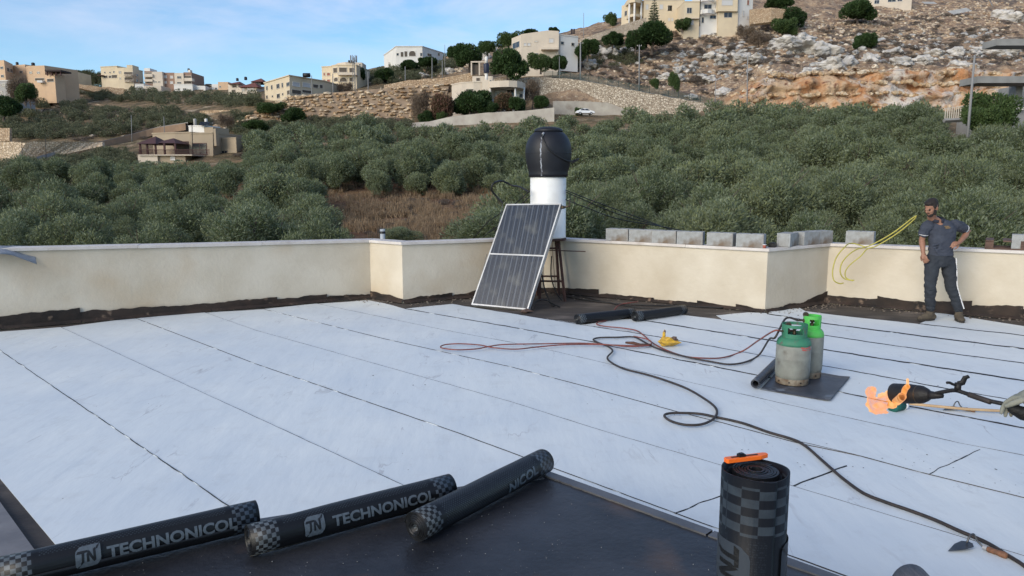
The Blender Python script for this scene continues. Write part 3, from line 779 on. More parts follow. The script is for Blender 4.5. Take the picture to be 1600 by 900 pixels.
sheet = bmo('outer_sheet', bm, m_stand(), sr, smooth=True)
# lettering runs down the roll: axis x -> -z, wrap angle around z
def wrap_up(bm, zt, ang, R):
    for v in bm.verts:
        x, y = v.co.x, v.co.y; a = ang + y / R; r = R + .0008
        v.co = Vector((r * math.cos(a), r * math.sin(a), zt - x))
for ang in (-3.35, -.95):
    for nm_, (bm, mt_) in zip(('printed_logo', 'logo_strokes'), logo_bms(.11)):
        cut_y(bm); wrap_up(bm, .845, ang - sr.rotation_euler.z, .0775 + .0004 * (nm_ == 'logo_strokes')); bmo(nm_, bm, M['printdark' if mt_ == 'print' else mt_], sr)
    bm = text_bm('TECHNONICOL', .065, .018); cut_y(bm); wrap_up(bm, .72, ang - sr.rotation_euler.z, .0775); bmo('printed_lettering', bm, M['printdark'], sr)
# orange snap-off knife
kn = empty('utility_knife', P(1165, 714, Yr), rz=.14, label='orange snap off utility knife lying on top of the standing roll', cat='knife')
kz = tc_.z + .008
k0, k1 = P(1133, 722, Yr - .03), P(1198, 706, Yr + .03)
g0 = Vector((ray(1133, 721).x, ray(1133, 721).y, ray(1133, 721).z)); 
def Gz(px, py, z): return G(px, py, z)
ka, kb = Gz(1133, 720, kz), Gz(1199, 712, kz)
kn.location = ((ka.x + kb.x) / 2, (ka.y + kb.y) / 2, kz); dk = kb - ka; kn.rotation_euler = (0, 0, math.atan2(dk.y, dk.x)); kl = dk.length
bm = bmesh.new()
pr = [(-.5, -.3), (-.47, -.5), (.30, -.5), (.5, -.15), (.5, .3), (.44, .5), (-.46, .5), (-.5, .3)]
prism(bm, [(x * kl, y * .019) for x, y in pr], -.004, .006); bmo('handle', bm, M['orange'], kn, bevel=.001)
bm = bmesh.new(); box(bm, (-.05 * kl, 0, .0068), (.62 * kl, .0045, .0012)); bmo('slot', bm, M['black_plastic'], kn)
bm = bmesh.new(); box(bm, (-.12 * kl, .001, .009), (.017, .012, .006)); box(bm, (-.12 * kl, .001, .0125), (.010, .009, .003)); bmo('slider', bm, M['black_plastic'], kn)

# ================================================================== GAS CYLINDERS ON A MAT
mat_pts = [G(1188, 610), G(1297, 629), G(1328, 592), G(1222, 574)]
gm = empty('membrane_offcut', label='half unrolled dark membrane piece under the two gas cylinders', cat='mat')
bm = bmesh.new()
n = 14; prev = None
for k in range(n + 1):
    t = k / n; row = []
    for j in range(9):
        s_ = j / 8
        p = mat_pts[0].lerp(mat_pts[1], t).lerp(mat_pts[3].lerp(mat_pts[2], t), s_)
        zz = .014 + .004 * noise.noise(p * 4) + (.012 * max(0, t - .85) / .15)
        row.append((bm.verts.new((p.x, p.y, zz)), bm.verts.new((p.x, p.y, zz - .0045))))
    if prev:
        for j in range(8):
            bm.faces.new((prev[j][0], row[j][0], row[j + 1][0], prev[j + 1][0])); bm.faces.new((prev[j][1], prev[j + 1][1], row[j + 1][1], row[j][1]))
        bm.faces.new((prev[0][1], row[0][1], row[0][0], prev[0][0])); bm.faces.new((prev[8][0], row[8][0], row[8][1], prev[8][1]))
    prev = row
M['mat_film'] = mat('worn_printed_film', (.030, .033, .042), (.055, .062, .078), 5, .45, .4, 22, c3=(.12, .14, .17), c3scale=3.2, c3lo=.60, c3hi=.66)
bmo('flat_sheet', bm, M['mat_film'], gm, smooth=True)
bm = bmesh.new(); ra, rb = mat_pts[0] + Vector((-.045, .02, .06)), mat_pts[3] + Vector((-.045, .02, .06)); dd = rb - ra
spiral(bm, .047, dd.length, r0=.03, pitch=.009, seed=2.2, tele=.012)
yaw = math.atan2(dd.y, dd.x)
bmesh.ops.transform(bm, matrix=Matrix.Translation((ra + rb) / 2) @ Matrix.Rotation(yaw, 4, 'Z'), verts=bm.verts)
bmo('rolled_end', bm, M['mat_film'], gm)
def cylinder(name, label, px, pyb, R, hb, mt, open_dir, redband, collar_r, collar_h, lime):
    g = G(px, pyb, .018)
    o = empty(name, (g.x, g.y, .018), label=label, cat='gas cylinder', group='gas cylinders on the dark mat')
    bm = bmesh.new(); lathe(bm, [(R * .93, 0), (R * .95, .004), (R * .95, .055), (R * .93, .06)], 40); bmo('foot_ring', bm, M['gas_foot'], o, True)
    for f in o.children[-1].data.polygons: f.use_smooth = abs(f.normal.z) < .5
    for k in range(9):
        bm = bmesh.new()
        a = k * 2 * math.pi / 9
        bmesh.ops.create_cone(bm, cap_ends=True, segments=10, radius1=.008, radius2=.008, depth=.006, matrix=Matrix.Rotation(a, 4, 'Z') @ Matrix.Translation((R * .95, 0, .03)) @ Matrix.Rotation(math.pi / 2, 4, 'Y'))
        bmo('foot_hole_disc', bm, M['black_plastic'], o)  # solid black disc paints the dark of a hole that isn't cut
    z0, z1 = .045, hb
    bm = bmesh.new()
    lathe(bm, [(R * .80, z0 - .01), (R * .93, z0 + .01), (R * .985, z0 + .035), (R, z0 + .06), (R, (z0 + z1) / 2 - .006), (R * 1.012, (z0 + z1) / 2), (R, (z0 + z1) / 2 + .006), (R, z1 - .09), (R * .995, z1 - .075)], 48)
    bmo('tank_body', bm, M['gas_grey'], o, True)
    bm = bmesh.new(); lathe(bm, [(R * .997, z1 - .08), (R * .985, z1 - .055), (R * .93, z1 - .03), (R * .80, z1 - .008), (R * .55, z1 + .008), (.03, z1 + .014)], 48)
    bmo('tank_shoulder', bm, M[mt], o, True)
    # collar: wall with cut windows
    bm = bmesh.new(); seg = 48; th = .005
    def open_at(a, z):
        d = (a - open_dir + math.pi) % (2 * math.pi) - math.pi
        return abs(d) < .62 and .35 < z < .78
    zs = [0, .12, .35, .78, .92, 1.0]
    grid = {}
    for i, z in enumerate(zs):
        for k in range(seg):
            a = 2 * math.pi * k / seg; rr_ = collar_r * (1 + .03 * z)
            for w_, q in ((0, rr_), (1, rr_ - th)): grid[i, k, w_] = bm.verts.new((q * math.cos(a), q * math.sin(a), z1 - .012 + z * collar_h))
    def isopen(i, k): return open_at(2 * math.pi * (k + .5) / seg, (zs[i] + zs[i + 1]) / 2) or open_at(2 * math.pi * (k + .5) / seg + math.pi, (zs[i] + zs[i + 1]) / 2)
    for i in range(len(zs) - 1):
        for k in range(seg):
            k2 = (k + 1) % seg
            if isopen(i, k): continue
            bm.faces.new((grid[i, k, 0], grid[i, k2, 0], grid[i + 1, k2, 0], grid[i + 1, k, 0])); bm.faces.new((grid[i, k, 1], grid[i + 1, k, 1], grid[i + 1, k2, 1], grid[i, k2, 1]))
            if i == len(zs) - 2 or isopen(i + 1, k): bm.faces.new((grid[i + 1, k, 0], grid[i + 1, k2, 0], grid[i + 1, k2, 1], grid[i + 1, k, 1]))
            if i == 0 or isopen(i - 1, k): bm.faces.new((grid[i, k, 0], grid[i, k, 1], grid[i, k2, 1], grid[i, k2, 0]))
            for kk, a_, b__ in (((k - 1) % seg, k, k), ((k + 1) % seg, k2, k2)):
                if isopen(i, kk): bm.faces.new((grid[i, a_, 0], grid[i + 1, a_, 0], grid[i + 1, a_, 1], grid[i, a_, 1]))
    bmo('collar', bm, M[mt], o)
    bm = bmesh.new(); zc = z1 + .01
    lathe(bm, [(.017, zc), (.017, zc + .03), (.012, zc + .034), (.012, zc + .055), (.02, zc + .058), (.02, zc + .074), (.008, zc + .078)], 16); bmo('valve', bm, M['brass'], o, True)
    return o, g, z1
c1, g1, z1 = cylinder('gas_cylinder', 'larger grey cylinder with a dark green collar, in front on the mat', 1237, 597, .160, .455, 'gas_green', math.radians(-105), True, .115, .135, False)
c2, g2, z2 = cylinder('gas_cylinder', 'slimmer grey cylinder with a lime green collar, behind the larger one', 1264, 587.5, .118, .49, 'gas_lime', math.radians(-95), True, .083, .14, True)
bm = bmesh.new(); rr2 = .1612
for (a0, a1, z_) in ((-1.52, -.80, .375), (-1.45, -.70, .355)):
    prev = None
    for k in range(13):
        a = a0 + (a1 - a0) * k / 12; v = (bm.verts.new((rr2 * math.cos(a), rr2 * math.sin(a), z_ - .004 - .010 * math.sin(k * .26))), bm.verts.new((rr2 * math.cos(a), rr2 * math.sin(a), z_ + .008 - .010 * math.sin(k * .26))))
        if prev: bm.faces.new((prev[0], v[0], v[1], prev[1]))
        prev = v
bmo('faded_red_print', bm, M['gas_red'], c1)
def regulator(g, z, ang, parent):
    bm = bmesh.new(); d = Vector((math.cos(ang), math.sin(ang), 0)); c = Vector((0, 0, z + .055))
    tube(bm, [c, c + d * .05], .011, 10); tube(bm, [c + d * .05, c + d * .058, c + d * .082, c + d * .09], [.016, .026, .026, .016], 14)
    tube(bm, [c + d * .09, c + d * .14], .009, 10)
    tube(bm, [c + d * .066 + Vector((0, 0, .01)), c + d * .066 + Vector((0, 0, .045))], .008, 8); tube(bm, [c + d * .066 + Vector((0, -.012, .06)), c + d * .066 + Vector((0, .012, .06))], .026, 14)
    bmo('regulator', bm, M['brass'], parent)
    return Vector((g.x, g.y, .018)) + c + d * .14
e1 = regulator(g1, z1, math.radians(-172), c1)
e2 = regulator(g2, z2 + .02, math.radians(176), c2)

# ================================================================== HOSES
def hose(name, label, pts, r, m_, cat='hose', n=7, parent=None, sm=True):
    p = smooth_path(pts, n) if sm else pts
    bm = bmesh.new(); tube(bm, p, r, 8)
    o = bmo(name, bm, M[m_], parent, True)
    return tag(o, label, cat) if parent is None else o
def fl(l, dz=0.0): return [G(x, y, .018) + Vector((0, 0, dz)) for x, y in l]
q2 = lambda l: [(800 + x / 4, 450 + y / 4) for x, y in l]   # crop coordinates helper
black = [e2, e2 + Vector((-.12, 0, .02)), e1 + Vector((-.05, 0, -.06)), P(1202, 530, 7.55)]
black += fl([(1186, 556), (1166, 567), (1140, 571), (1112, 567), (1080, 561), (1045, 552), (1020, 543), (1005, 535), (990, 528), (965, 528.5), (938, 529), (927, 532), (935, 537), (950, 543), (957, 550), (949, 560), (955, 568), (975, 578), (1010, 587), (1042, 597), (1075, 610), (1102, 626), (1117, 638), (1120, 648), (1113, 658), (1095, 665.5), (1070, 666), (1048, 660), (1038, 652), (1046, 648), (1070, 647.5), (1095, 649)], .012)
black += fl([(1120, 652), (1160, 661), (1200, 675), (1240, 687), (1260, 698), (1283, 718), (1300, 733), (1320, 750), (1350, 771), (1385, 785), (1420, 797), (1460, 812), (1500, 830), (1540, 847), (1575, 868), (1610, 892), (1680, 960)], 0)
hose('gas_hose', 'long black gas hose from the lime green cylinder looping to the bottom right corner', black, .0105, 'hose')
red = [e1, e1 + Vector((-.07, 0, .0)), P(1185, 532, 7.6)] + fl([(1160, 550), (1130, 560), (1100, 561), (1070, 558), (1040, 548), (1018, 536), (1008, 527), (995, 518), (975, 514), (945, 511), (933, 508), (936, 504), (950, 500)], .01) + [on_roof(965, 497) + Vector((0, 0, .1)), on_roof(985, 494) + Vector((0, 0, .12)), on_roof(997, 491) + Vector((0, 0, .11))]
hose('gas_hose', 'dull red gas hose from the dark green cylinder to the distant rolls', red, .0085, 'redhose')
loop = fl([(1018, 541), (1010, 543), (990, 543), (960, 542), (925, 541), (880, 541.5), (840, 545), (805, 548.5), (770, 546), (750, 542), (720, 540), (698, 541), (689, 544), (692, 547), (715, 549.5), (745, 548), (765, 544), (790, 541), (850, 540), (905, 539), (945, 541), (975, 544), (1000, 544), (1016, 541), (1017, 536), (1008, 532), (990, 528)], .022)
hose('gas_hose', 'thin brown red hose lying in a long figure of eight loop on the white sheets', loop, .0075, 'redhose')
tl = empty('torch_handle', G(1000, 541, .02), rz=-.2, label='small dark tool handle lying where the hoses cross', cat='tool')
bm = bmesh.new(); tube(bm, [Vector((-.17, .03, .03)), Vector((-.08, .0, .035)), Vector((.0, 0, .02)), Vector((.12, 0, .02))], [.012, .02, .014, .016], 8); bmo('grip', bm, M['rust'], tl, True)

# crumpled yellow pack
yp = empty('yellow_pack', G(1043, 541, .01), label='crumpled yellow carton with a dark glove on the white sheets', cat='carton')
bm = bmesh.new(); blob(bm, (0, 0, .05), (.105, .07, .05), 2, jit=.9, seed=3); blob(bm, (-.04, .02, .12), (.02, .016, .07), 2, jit=.6, seed=5); bmo('carton', bm, mat('yellow_card', (.62, .38, .03), (.40, .25, .06), 20, .7), yp)
bm = bmesh.new(); blob(bm, (.065, .0, .09), (.06, .04, .022), 2, jit=.9, seed=8); blob(bm, (-.035, .02, .17), (.016, .012, .03), 1, jit=.5, seed=9); bmo('glove', bm, mat('brown_glove', (.16, .11, .09), (.09, .06, .05), 20, .9), yp)

# --- trowels
def trowel(label, tip, hilt, end, z):
    a, b_, c = G(*tip, z), G(*hilt, z), G(*end, z)
    o = empty('trowel', (b_.x, b_.y, 0), label=label, cat='trowel', group='pointing trowels on the roof')
    Lb = (b_ - a).length; d = (a - b_).normalized(); s_ = Vector((-d.y, d.x, 0))
    bm = bmesh.new(); base_ = d * .02 + Vector((0, 0, z))
    pts = [base_ + s_ * .012, base_ + d * Lb * .12 + s_ * Lb * .19, base_ + d * Lb * .42 + s_ * Lb * .17, base_ + d * (Lb - .02), base_ + d * Lb * .42 - s_ * Lb * .17, base_ + d * Lb * .12 - s_ * Lb * .19, base_ - s_ * .012]
    lo = [bm.verts.new((p.x, p.y, .012 + .020 * (1 - (p - base_).length / Lb))) for i_, p in enumerate(pts)]
    hi = [bm.verts.new(v.co + Vector((0, 0, .002))) for v in lo]
    pass
    bm.faces.new(hi); bm.faces.new(lo[::-1])
    for i_ in range(7): bm.faces.new((lo[i_], lo[(i_ + 1) % 7], hi[(i_ + 1) % 7], hi[i_]))
    bmo('blade', bm, M['steel'], o)
    e = c - b_; el_ = e.length; ed = e.normalized(); h0 = ed * el_ * .30
    bm = bmesh.new(); tube(bm, smooth_path([d * .05 + Vector((0, 0, .034)), d * .03 + Vector((0, 0, .07)), Vector((0, 0, .075)), ed * el_ * .12 + Vector((0, 0, .045)), h0 + Vector((0, 0, .024))], 5), .005, 8); bmo('tang', bm, M['steel'], o, True)
    bm = bmesh.new(); tube(bm, [h0 + Vector((0, 0, .024)), h0 + ed * .02 + Vector((0, 0, .024))], .0135, 12); bmo('ferrule', bm, M['alu'], o)
    bm = bmesh.new(); tube(bm, [ed * (el_ * .30 + .02 + (el_ * .7 - .02) * t) + Vector((0, 0, .022)) for t in (0, .1, .5, .85, .97, 1)], [.013, .016, .014, .019, .015, .008], 12); bmo('handle', bm, M['wood'], o, True)
trowel('wooden handled pointing trowel on the white sheet beside the black hose', (1481, 862), (1520, 852), (1574, 872), .012)
trowel('small dark trowel beside the bare wooden pole on the white sheet', (1473, 641.5), (1496, 638.5), (1524, 643.5), .012)

# --- long handled brush
a, b_ = G(1408, 635, .03), G(1610, 645, .03)
br = empty('long_handled_roller', (a.x, a.y, 0), label='bare wooden pole with a green and white head lying on the white sheets', cat='paint roller')
bm = bmesh.new(); tube(bm, [Vector((.0, 0, .06)), (b_ - a) * .5 + Vector((0, 0, .035)), (b_ - a) * 1.6 + Vector((0, 0, .03))], .0125, 8); bmo('pole', bm, M['bamboo'], br, True)
bm = bmesh.new(); tube(bm, [Vector((-.11, -.06, .045)), Vector((-.105, -.058, .045)), Vector((.0, -.0, .045)), Vector((.01, .0, .045))], [.04, .05, .05, .04], 16); bmo('head', bm, mat('green_pile', (.01, .09, .07), (.02, .12, .10), 30, .95, .5, 80), br, True)
bm = bmesh.new(); tube(bm, [Vector((.008, .003, .045)), Vector((.038, .018, .045))], [.05, .046], 16); bmo('head_rim', bm, M['whitecloth'], br, True)

# ================================================================== BLOCKS ON THE PARAPET
def on_wall(px, off=.10):
    """point on the coping centre line at photo column px -> (pos, yaw, ztop)"""
    best = None
    mid = offs(base, off)
    a = (px - 800) / F
    for i in range(len(mid) - 1):
        p, q = mid[i], mid[i + 1]
        # x - a*y*(cp..) : px column is a plane through the camera: x = a * depth ; depth = y*cp - (z-H)*sp_
        def g_(v, z): return v.x - a * (v.y * cp - (z - H) * sp_)
        f0, f1 = g_(p, topz[i]), g_(q, topz[i + 1])
        if f0 * f1 <= 0 and f0 != f1:
            t = f0 / (f0 - f1); pos = p.lerp(q, t); z = topz[i] * (1 - t) + topz[i + 1] * t; d = (q - p).normalized()
            best = (pos, math.atan2(d.y, d.x), z)
    return best
bl = [(967.5, 36, 0, 'leftmost concrete block of the long row on the parapet'), (1004, 36, .02, 'second concrete block from the left in the row on the parapet'),
      (1040.5, 36, .0, 'third concrete block from the left in the row on the parapet'), (1079, 38, .16, 'fourth concrete block from the left, slightly turned, on the parapet'),
      (1127, 42, .0, 'brown stained concrete block after the first gap on the parapet'), (1173, 48, .06, 'widest concrete block just left of the parapet corner'),
      (1230, 38, .35, 'concrete block just right of the parapet corner, turned to show its end'), (1259.5, 24, .02, 'middle concrete block of the three right of the parapet corner'),
      (1279, 17, -.1, 'rightmost brownish concrete block of the three right of the parapet corner'), (1344, 47, .0, 'lone concrete block standing above the yellow hose'),
      (1606, 40, .0, 'concrete block cut off by the right edge of the picture')]
for (px, wpx, tw, lb) in bl:
    pos, yaw, z = on_wall(px); dist = pos.y
    o = empty('concrete_block', (pos.x, pos.y, z + (.02 if px > 1500 else 0)), rz=yaw + tw, label=lb, cat='concrete block', group='concrete blocks standing on the parapet')
    ln = .40; hh = .20
    bm = bmesh.new()
    for sy in (-1, 1): box(bm, (0, sy * .085, hh / 2), (ln, .03, hh))
    for sx in (-1, 0, 1): box(bm, (sx * (ln / 2 - .015), 0, hh / 2), (.03, .14, hh - .002))
    box(bm, (0, 0, hh - .012), (ln - .062, .14, .022))
    bmo('block_shell', bm, M['block'], o, bevel=.003)
# scale the lone rows to the photo widths
pos, yaw, z = on_wall(1207); tb = empty('tool_box', (pos.x, pos.y, z), rz=yaw + .3, label='small black box on the coping between two concrete blocks', cat='box')
bm = bmesh.new(); box(bm, (0, 0, .03), (.12, .09, .06)); bmo('case', bm, M['black_plastic'], tb, bevel=.006)
bm = bmesh.new(); box(bm, (0, 0, .066), (.07, .05, .014)); bmo('lid', bm, M['black_plastic'], tb, bevel=.004)
pos, yaw, z = on_wall(1195, .0); tb = empty('cup', (pos.x, pos.y + .02, z), label='tiny reddish paper cup on the coping corner', cat='cup')
bm = bmesh.new(); lathe(bm, [(.02, 0), (.027, .05), (.028, .052)], 14); bmo('cup_body', bm, mat('red_paper', (.45, .13, .09), rough=.7), tb, True)
bm = bmesh.new(); lathe(bm, [(.0285, .046), (.0295, .05), (.0285, .054)], 14); bmo('rim', bm, M['whitecloth'], tb, True)
# pallet
pos, yaw, z = on_wall(1598)
pal = empty('pallet', (pos.x + .1, pos.y + .12, z), rz=yaw, label='brown wooden pallet lying on the parapet at the right edge', cat='pallet')
M['palwood'] = mat('pallet_wood', (.13, .08, .06), (.08, .05, .04), 6, .9, .3, 20, stretch=(1, 6, 6))
for j in range(3):
    bm = bmesh.new(); box(bm, (0, -.22 + .22 * j, .012), (.95, .09, .018)); bmo('board', bm, M['palwood'], pal)
for j in range(5):
    bm = bmesh.new(); box(bm, (-.42 + .21 * j, 0, .122), (.10, .55, .018)); bmo('board', bm, M['palwood'], pal)
for j in range(3):
    for i_ in range(3):
        bm = bmesh.new(); box(bm, (-.42 + .42 * i_, -.22 + .22 * j, .067), (.10, .085, .09)); bmo('spacer_block', bm, M['palwood'], pal)
# vent pipe
pos, yaw, z = on_wall(598, .27); 
vp = empty('vent_pipe', (pos.x, pos.y, z - .3), label='short grey vent pipe with a clip behind the parapet corner', cat='pipe')
bm = bmesh.new(); lathe(bm, [(.042, -.2), (.042, .46), (.036, .46), (.036, .2)], 18); bmo('pipe_body', bm, mat('grey_pvc', (.34, .37, .40), rough=.5), vp, True)
bm = bmesh.new(); lathe(bm, [(.043, .385), (.05, .39), (.05, .42), (.043, .425)], 18); bmo('pipe_clip', bm, M['black_plastic'], vp, True)
# folded offcut hanging over the coping at the left
bm = bmesh.new(); grid = []
cA = [P(-60, 387, 9.72), P(-20, 385, 9.85), P(8, 384, 9.93), P(24, 383.5, 9.98), P(40, 384, 10.02), P(50, 385, 10.02)]
cB = [P(-60, 399, 9.28), P(-20, 399, 9.40), P(5, 397, 9.50), P(22, 400, 9.58), P(44, 408, 9.70), P(58, 413, 9.78)]
cA, cB = smooth_path(cA, 4), smooth_path(cB, 4)
for i_, (p, q_) in enumerate(zip(cA, cB)):
    row = []
    for j in range(9):
        v_ = j / 8; c_ = p.lerp(q_, v_); c_.z += .05 * math.sin(math.pi * v_) * (.6 + .4 * math.sin(i_ * .35)); row.append(bm.verts.new(c_))
    grid.append(row)
for i_ in range(len(grid) - 1):
    for j in range(8): bm.faces.new((grid[i_][j], grid[i_ + 1][j], grid[i_ + 1][j + 1], grid[i_][j + 1]))
bmesh.ops.solidify(bm, geom=bm.faces, thickness=.004)
tag(bmo('membrane_scrap', bm, mat('grey_membrane', (.46, .49, .54), (.40, .43, .48), 3, .6), None, True), 'pale grey membrane scrap draped over the parapet at the far left', 'membrane scrap')

# ================================================================== SOLAR WATER HEATER
hb = G(866, 466)
cx = P(856, 372, 12.5)
hx, hy = cx.x, 12.5
sh = empty('solar_water_heater', (hx, hy, 0), label='solar water heater with white tank, black round cistern and tilted blue collector', cat='water heater')
zt0, zt1 = P(856, 372, hy).z, P(856, 276, hy).z
Rt = .305
bm = bmesh.new(); lathe(bm, [(Rt - .02, zt0), (Rt, zt0 + .015), (Rt, zt0 + .04), (Rt - .004, zt0 + .045), (Rt - .004, zt1 - .02), (Rt - .02, zt1)], 56); bmo('boiler_tank', bm, M['white_paint'], sh, True)
for p in sh.children[-1].data.polygons: p.use_smooth = abs(p.normal.z) < .6
bm = bmesh.new(); lathe(bm, [(Rt - .01, zt0 - .035), (Rt + .004, zt0 - .03), (Rt + .004, zt0 + .004), (Rt - .01, zt0 + .006)], 48); bmo('tank_base_ring', bm, M['rust'], sh, True)
zs0, zs1 = zt1, P(856, 197, hy).z
hS = zs1 - zs0
M['blackpoly'] = mat('black_polyethylene', (.007, .008, .012), (.012, .013, .018), 3, .52, .15, 12)
bm = bmesh.new(); q = [(.328, -.005), (.326, .05), (.330, .10), (.350, .16), (.368, .24), (.381, .33), (.385, .41), (.381, .48), (.366, .55), (.338, .62), (.300, .68), (.255, .725), (.225, .745)]
k = (hS - .04) / .80
lathe(bm, [(r, zs0 + z_ * k) for r, z_ in q], 56); bmo('cistern', bm, M['blackpoly'], sh, True)
for p in sh.children[-1].data.polygons: p.use_smooth = abs(p.normal.z) < .9
bm = bmesh.new(); zl = zs0 + .745 * k
lathe(bm, [(.220, zl - .005), (.238, zl), (.238, zl + .022), (.222, zl + .042), (.17, zl + .066), (.10, zl + .08), (.0001, zl + .086)], 44); bmo('cistern_lid', bm, M['blackpoly'], sh, True)
bm = bmesh.new(); 
for zz in (.39, .13): lathe(bm, [(.3845 if zz > .3 else .331, zs0 + (zz - .008) * k), (.389 if zz > .3 else .336, zs0 + zz * k), (.3845 if zz > .3 else .331, zs0 + (zz + .008) * k)], 56, cap=False)
bmo('cistern_rib', bm, M['blackpoly'], sh, True)
def sp_pt(ang, zf, ex=.0):  # point on the cistern surface, ang measured from -Y
    rr_ = np.interp(zf, [z_ for r, z_ in q], [r for r, z_ in q]) + ex
    return Vector((rr_ * math.sin(ang), -rr_ * math.cos(ang), zs0 + zf * k))
bm = bmesh.new(); pr = None
for i_ in range(22):
    t = i_ / 21; zf = .71 - .70 * t; a_ = -.38 + .015 * math.sin(i_ * 2.1); wv = .010 + .008 * abs(noise.noise(Vector((i_ * .8, 0, 0))))
    v = (bm.verts.new(sp_pt(a_ - wv / .36, zf, .003)), bm.verts.new(sp_pt(a_ + wv / .36, zf, .003)))
    if pr: bm.faces.new((pr[0], pr[1], v[1], v[0]))
    pr = v
bmo('limescale_run', bm, mat('limescale', (.30, .32, .36), (.06, .06, .07), 9, .8, lo=.42, hi=.55), sh)
bm = bmesh.new(); tube(bm, smooth_path([sp_pt(-.35, .70, .01), sp_pt(-.36, .66, .05), sp_pt(-.25, .58, .02), sp_pt(-.05, .45, .014), sp_pt(.35, .33, .014), sp_pt(.75, .27, .014), sp_pt(1.1, .25, .02), sp_pt(1.45, .27, .06), sp_pt(1.5, .30, .12), sp_pt(1.35, .27, .11), sp_pt(1.2, .22, .03)], 6), .011, 8); bmo('inlet_hose', bm, M['cable'], sh, True)
bm = bmesh.new(); tube(bm, [sp_pt(-.35, .71, .005), sp_pt(-.35, .68, .035)], .018, 8); bmo('hose_fitting', bm, M['alu'], sh)
# rusty stand: four angle legs and braces
legs = []
def rel(v): return Vector(v) - Vector((hx, hy, 0))
for (px, py, dy_, px2) in ((882, 471, 0, 872), (873, 462, .35, 868), (851, 470, 0, 851), (846, 462, .38, 850)):
    g = G(px, py); t = P(px2, 372, hy + (dy_ - .17) * .8)
    a_, b__ = rel((g.x, g.y, 0)), rel((t.x, t.y, zt0 - .02))
    if px in (851, 846): a_.x, b__.x = -.16 - (.02 if dy_ else 0), -.15
    bm = bmesh.new(); d_ = (b__ - a_).normalized()
    tube(bm, [a_, b__], [(.024, .006), (.024, .006)], 4); tube(bm, [a_ + Vector((.008, 0, 0)), b__ + Vector((.008, 0, 0))], [(.006, .024), (.006, .024)], 4)
    bmo('stand_leg', bm, M['rust'], sh); legs.append((a_, b__))
for (i_, j, t) in ((0, 1, .3), (2, 3, .3), (0, 2, .32), (1, 3, .34), (0, 2, .86)):
    bm = bmesh.new(); tube(bm, [legs[i_][0].lerp(legs[i_][1], t), legs[j][0].lerp(legs[j][1], t)], [(.016, .005), (.016, .005)], 4); bmo('stand_brace', bm, M['rust'], sh)
bm = bmesh.new(); tube(bm, [rel(P(856, 391, hy - .2)), rel(P(915, 393, hy - .25))], .008, 6); bmo('thin_rod', bm, M['rust'], sh)
# collector
CBL, CBR = G(736.5, 476, .05), G(825, 484.5, .03)
CTR, CTL = P(877, 318, 11.62), P(791, 319, 12.34)
_n = (CBR - CBL).cross(CTR - CBR).normalized()
_r = ray(791, 319); CTL = Vector((0, 0, H)) + _r * ((CBL - Vector((0, 0, H))).dot(_n) / _r.dot(_n))
def quadp(u, v, off=0.0):
    p = CBL.lerp(CBR, u).lerp(CTL.lerp(CTR, u), v)
    nrm_ = (CBR - CBL).cross(CTL - CBL).normalized()
    if nrm_.y > 0: nrm_ = -nrm_
    return rel(p + nrm_ * off)
def cbox(u0, u1, v0, v1, o0, o1, name, m_):
    bm = bmesh.new(); lo = [bm.verts.new(quadp(u, v, o0)) for u, v in ((u0, v0), (u1, v0), (u1, v1), (u0, v1))]; hi = [bm.verts.new(quadp(u, v, o1)) for u, v in ((u0, v0), (u1, v0), (u1, v1), (u0, v1))]
    bm.faces.new(lo[::-1]); bm.faces.new(hi)
    for e in range(4): bm.faces.new((lo[e], lo[(e + 1) % 4], hi[(e + 1) % 4], hi[e]))
    return bmo(name, bm, m_, sh)
cbox(0.0, 1.0, 0.0, 1.0, -.085, -.008, 'collector_box', M['alu'])
cb_l = cbox(0, .022, 0, 1, -.008, .006, 'collector_frame', M['alu']); cbox(.978, 1, 0, 1, -.008, .006, 'collector_frame', M['alu'])
cbox(.022, .978, 0, .012, -.008, .006, 'collector_frame', M['alu']); cbox(.022, .978, .988, 1, -.008, .006, 'collector_frame', M['alu']); cbox(.022, .978, .491, .503, -.008, .004, 'collector_frame', M['alu'])
for (v0, v1) in ((.012, .490), (.506, .988)):
    p0, p1, p2, p3 = quadp(.022, v0, 0), quadp(.978, v0, 0), quadp(.978, v1, 0), quadp(.022, v1, 0)
    ex = (p1 - p0).normalized(); ey = (p3 - p0); ey = (ey - ex * ey.dot(ex)).normalized(); ez = ex.cross(ey)
    Mx = Matrix((ex, ey, ez)).transposed().to_4x4(); Mx.translation = p0; Mi = Mx.inverted()
    me = bpy.data.meshes.new('pane'); me.from_pydata([Mi @ p for p in (p0, p1, p2, p3)], [], [(0, 1, 2, 3)]); me.materials.append(M['collector'])
    o = link('collector_pane', me, sh); o.matrix_local = Mx
    # absorber fins: shallow raised ribs under the glass plane give the ruled look
    wd = (p1 - p0).length
    bm = bmesh.new()
    for f_ in range(11):
        x = wd * (f_ + .5) / 11
        box(bm, (x, (p3 - p0).length / 2, .0022), (.007, (p3 - p0).length * .985, .003))
    oo = bmo('absorber_fins', bm, mat('absorber', (.045, .055, .07), rough=.4), sh); oo.matrix_local = Mx
bm = bmesh.new(); c_ = quadp(1.0, .975, -.04); tube(bm, [c_, c_ + Vector((.05, -.01, 0))], .026, 12); tube(bm, [c_ + Vector((.05, -.01, 0)), c_ + Vector((.13, -.02, .02)), c_ + Vector((.14, .08, .12))], .014, 8); bmo('pipe_union', bm, M['brass'], sh, True)
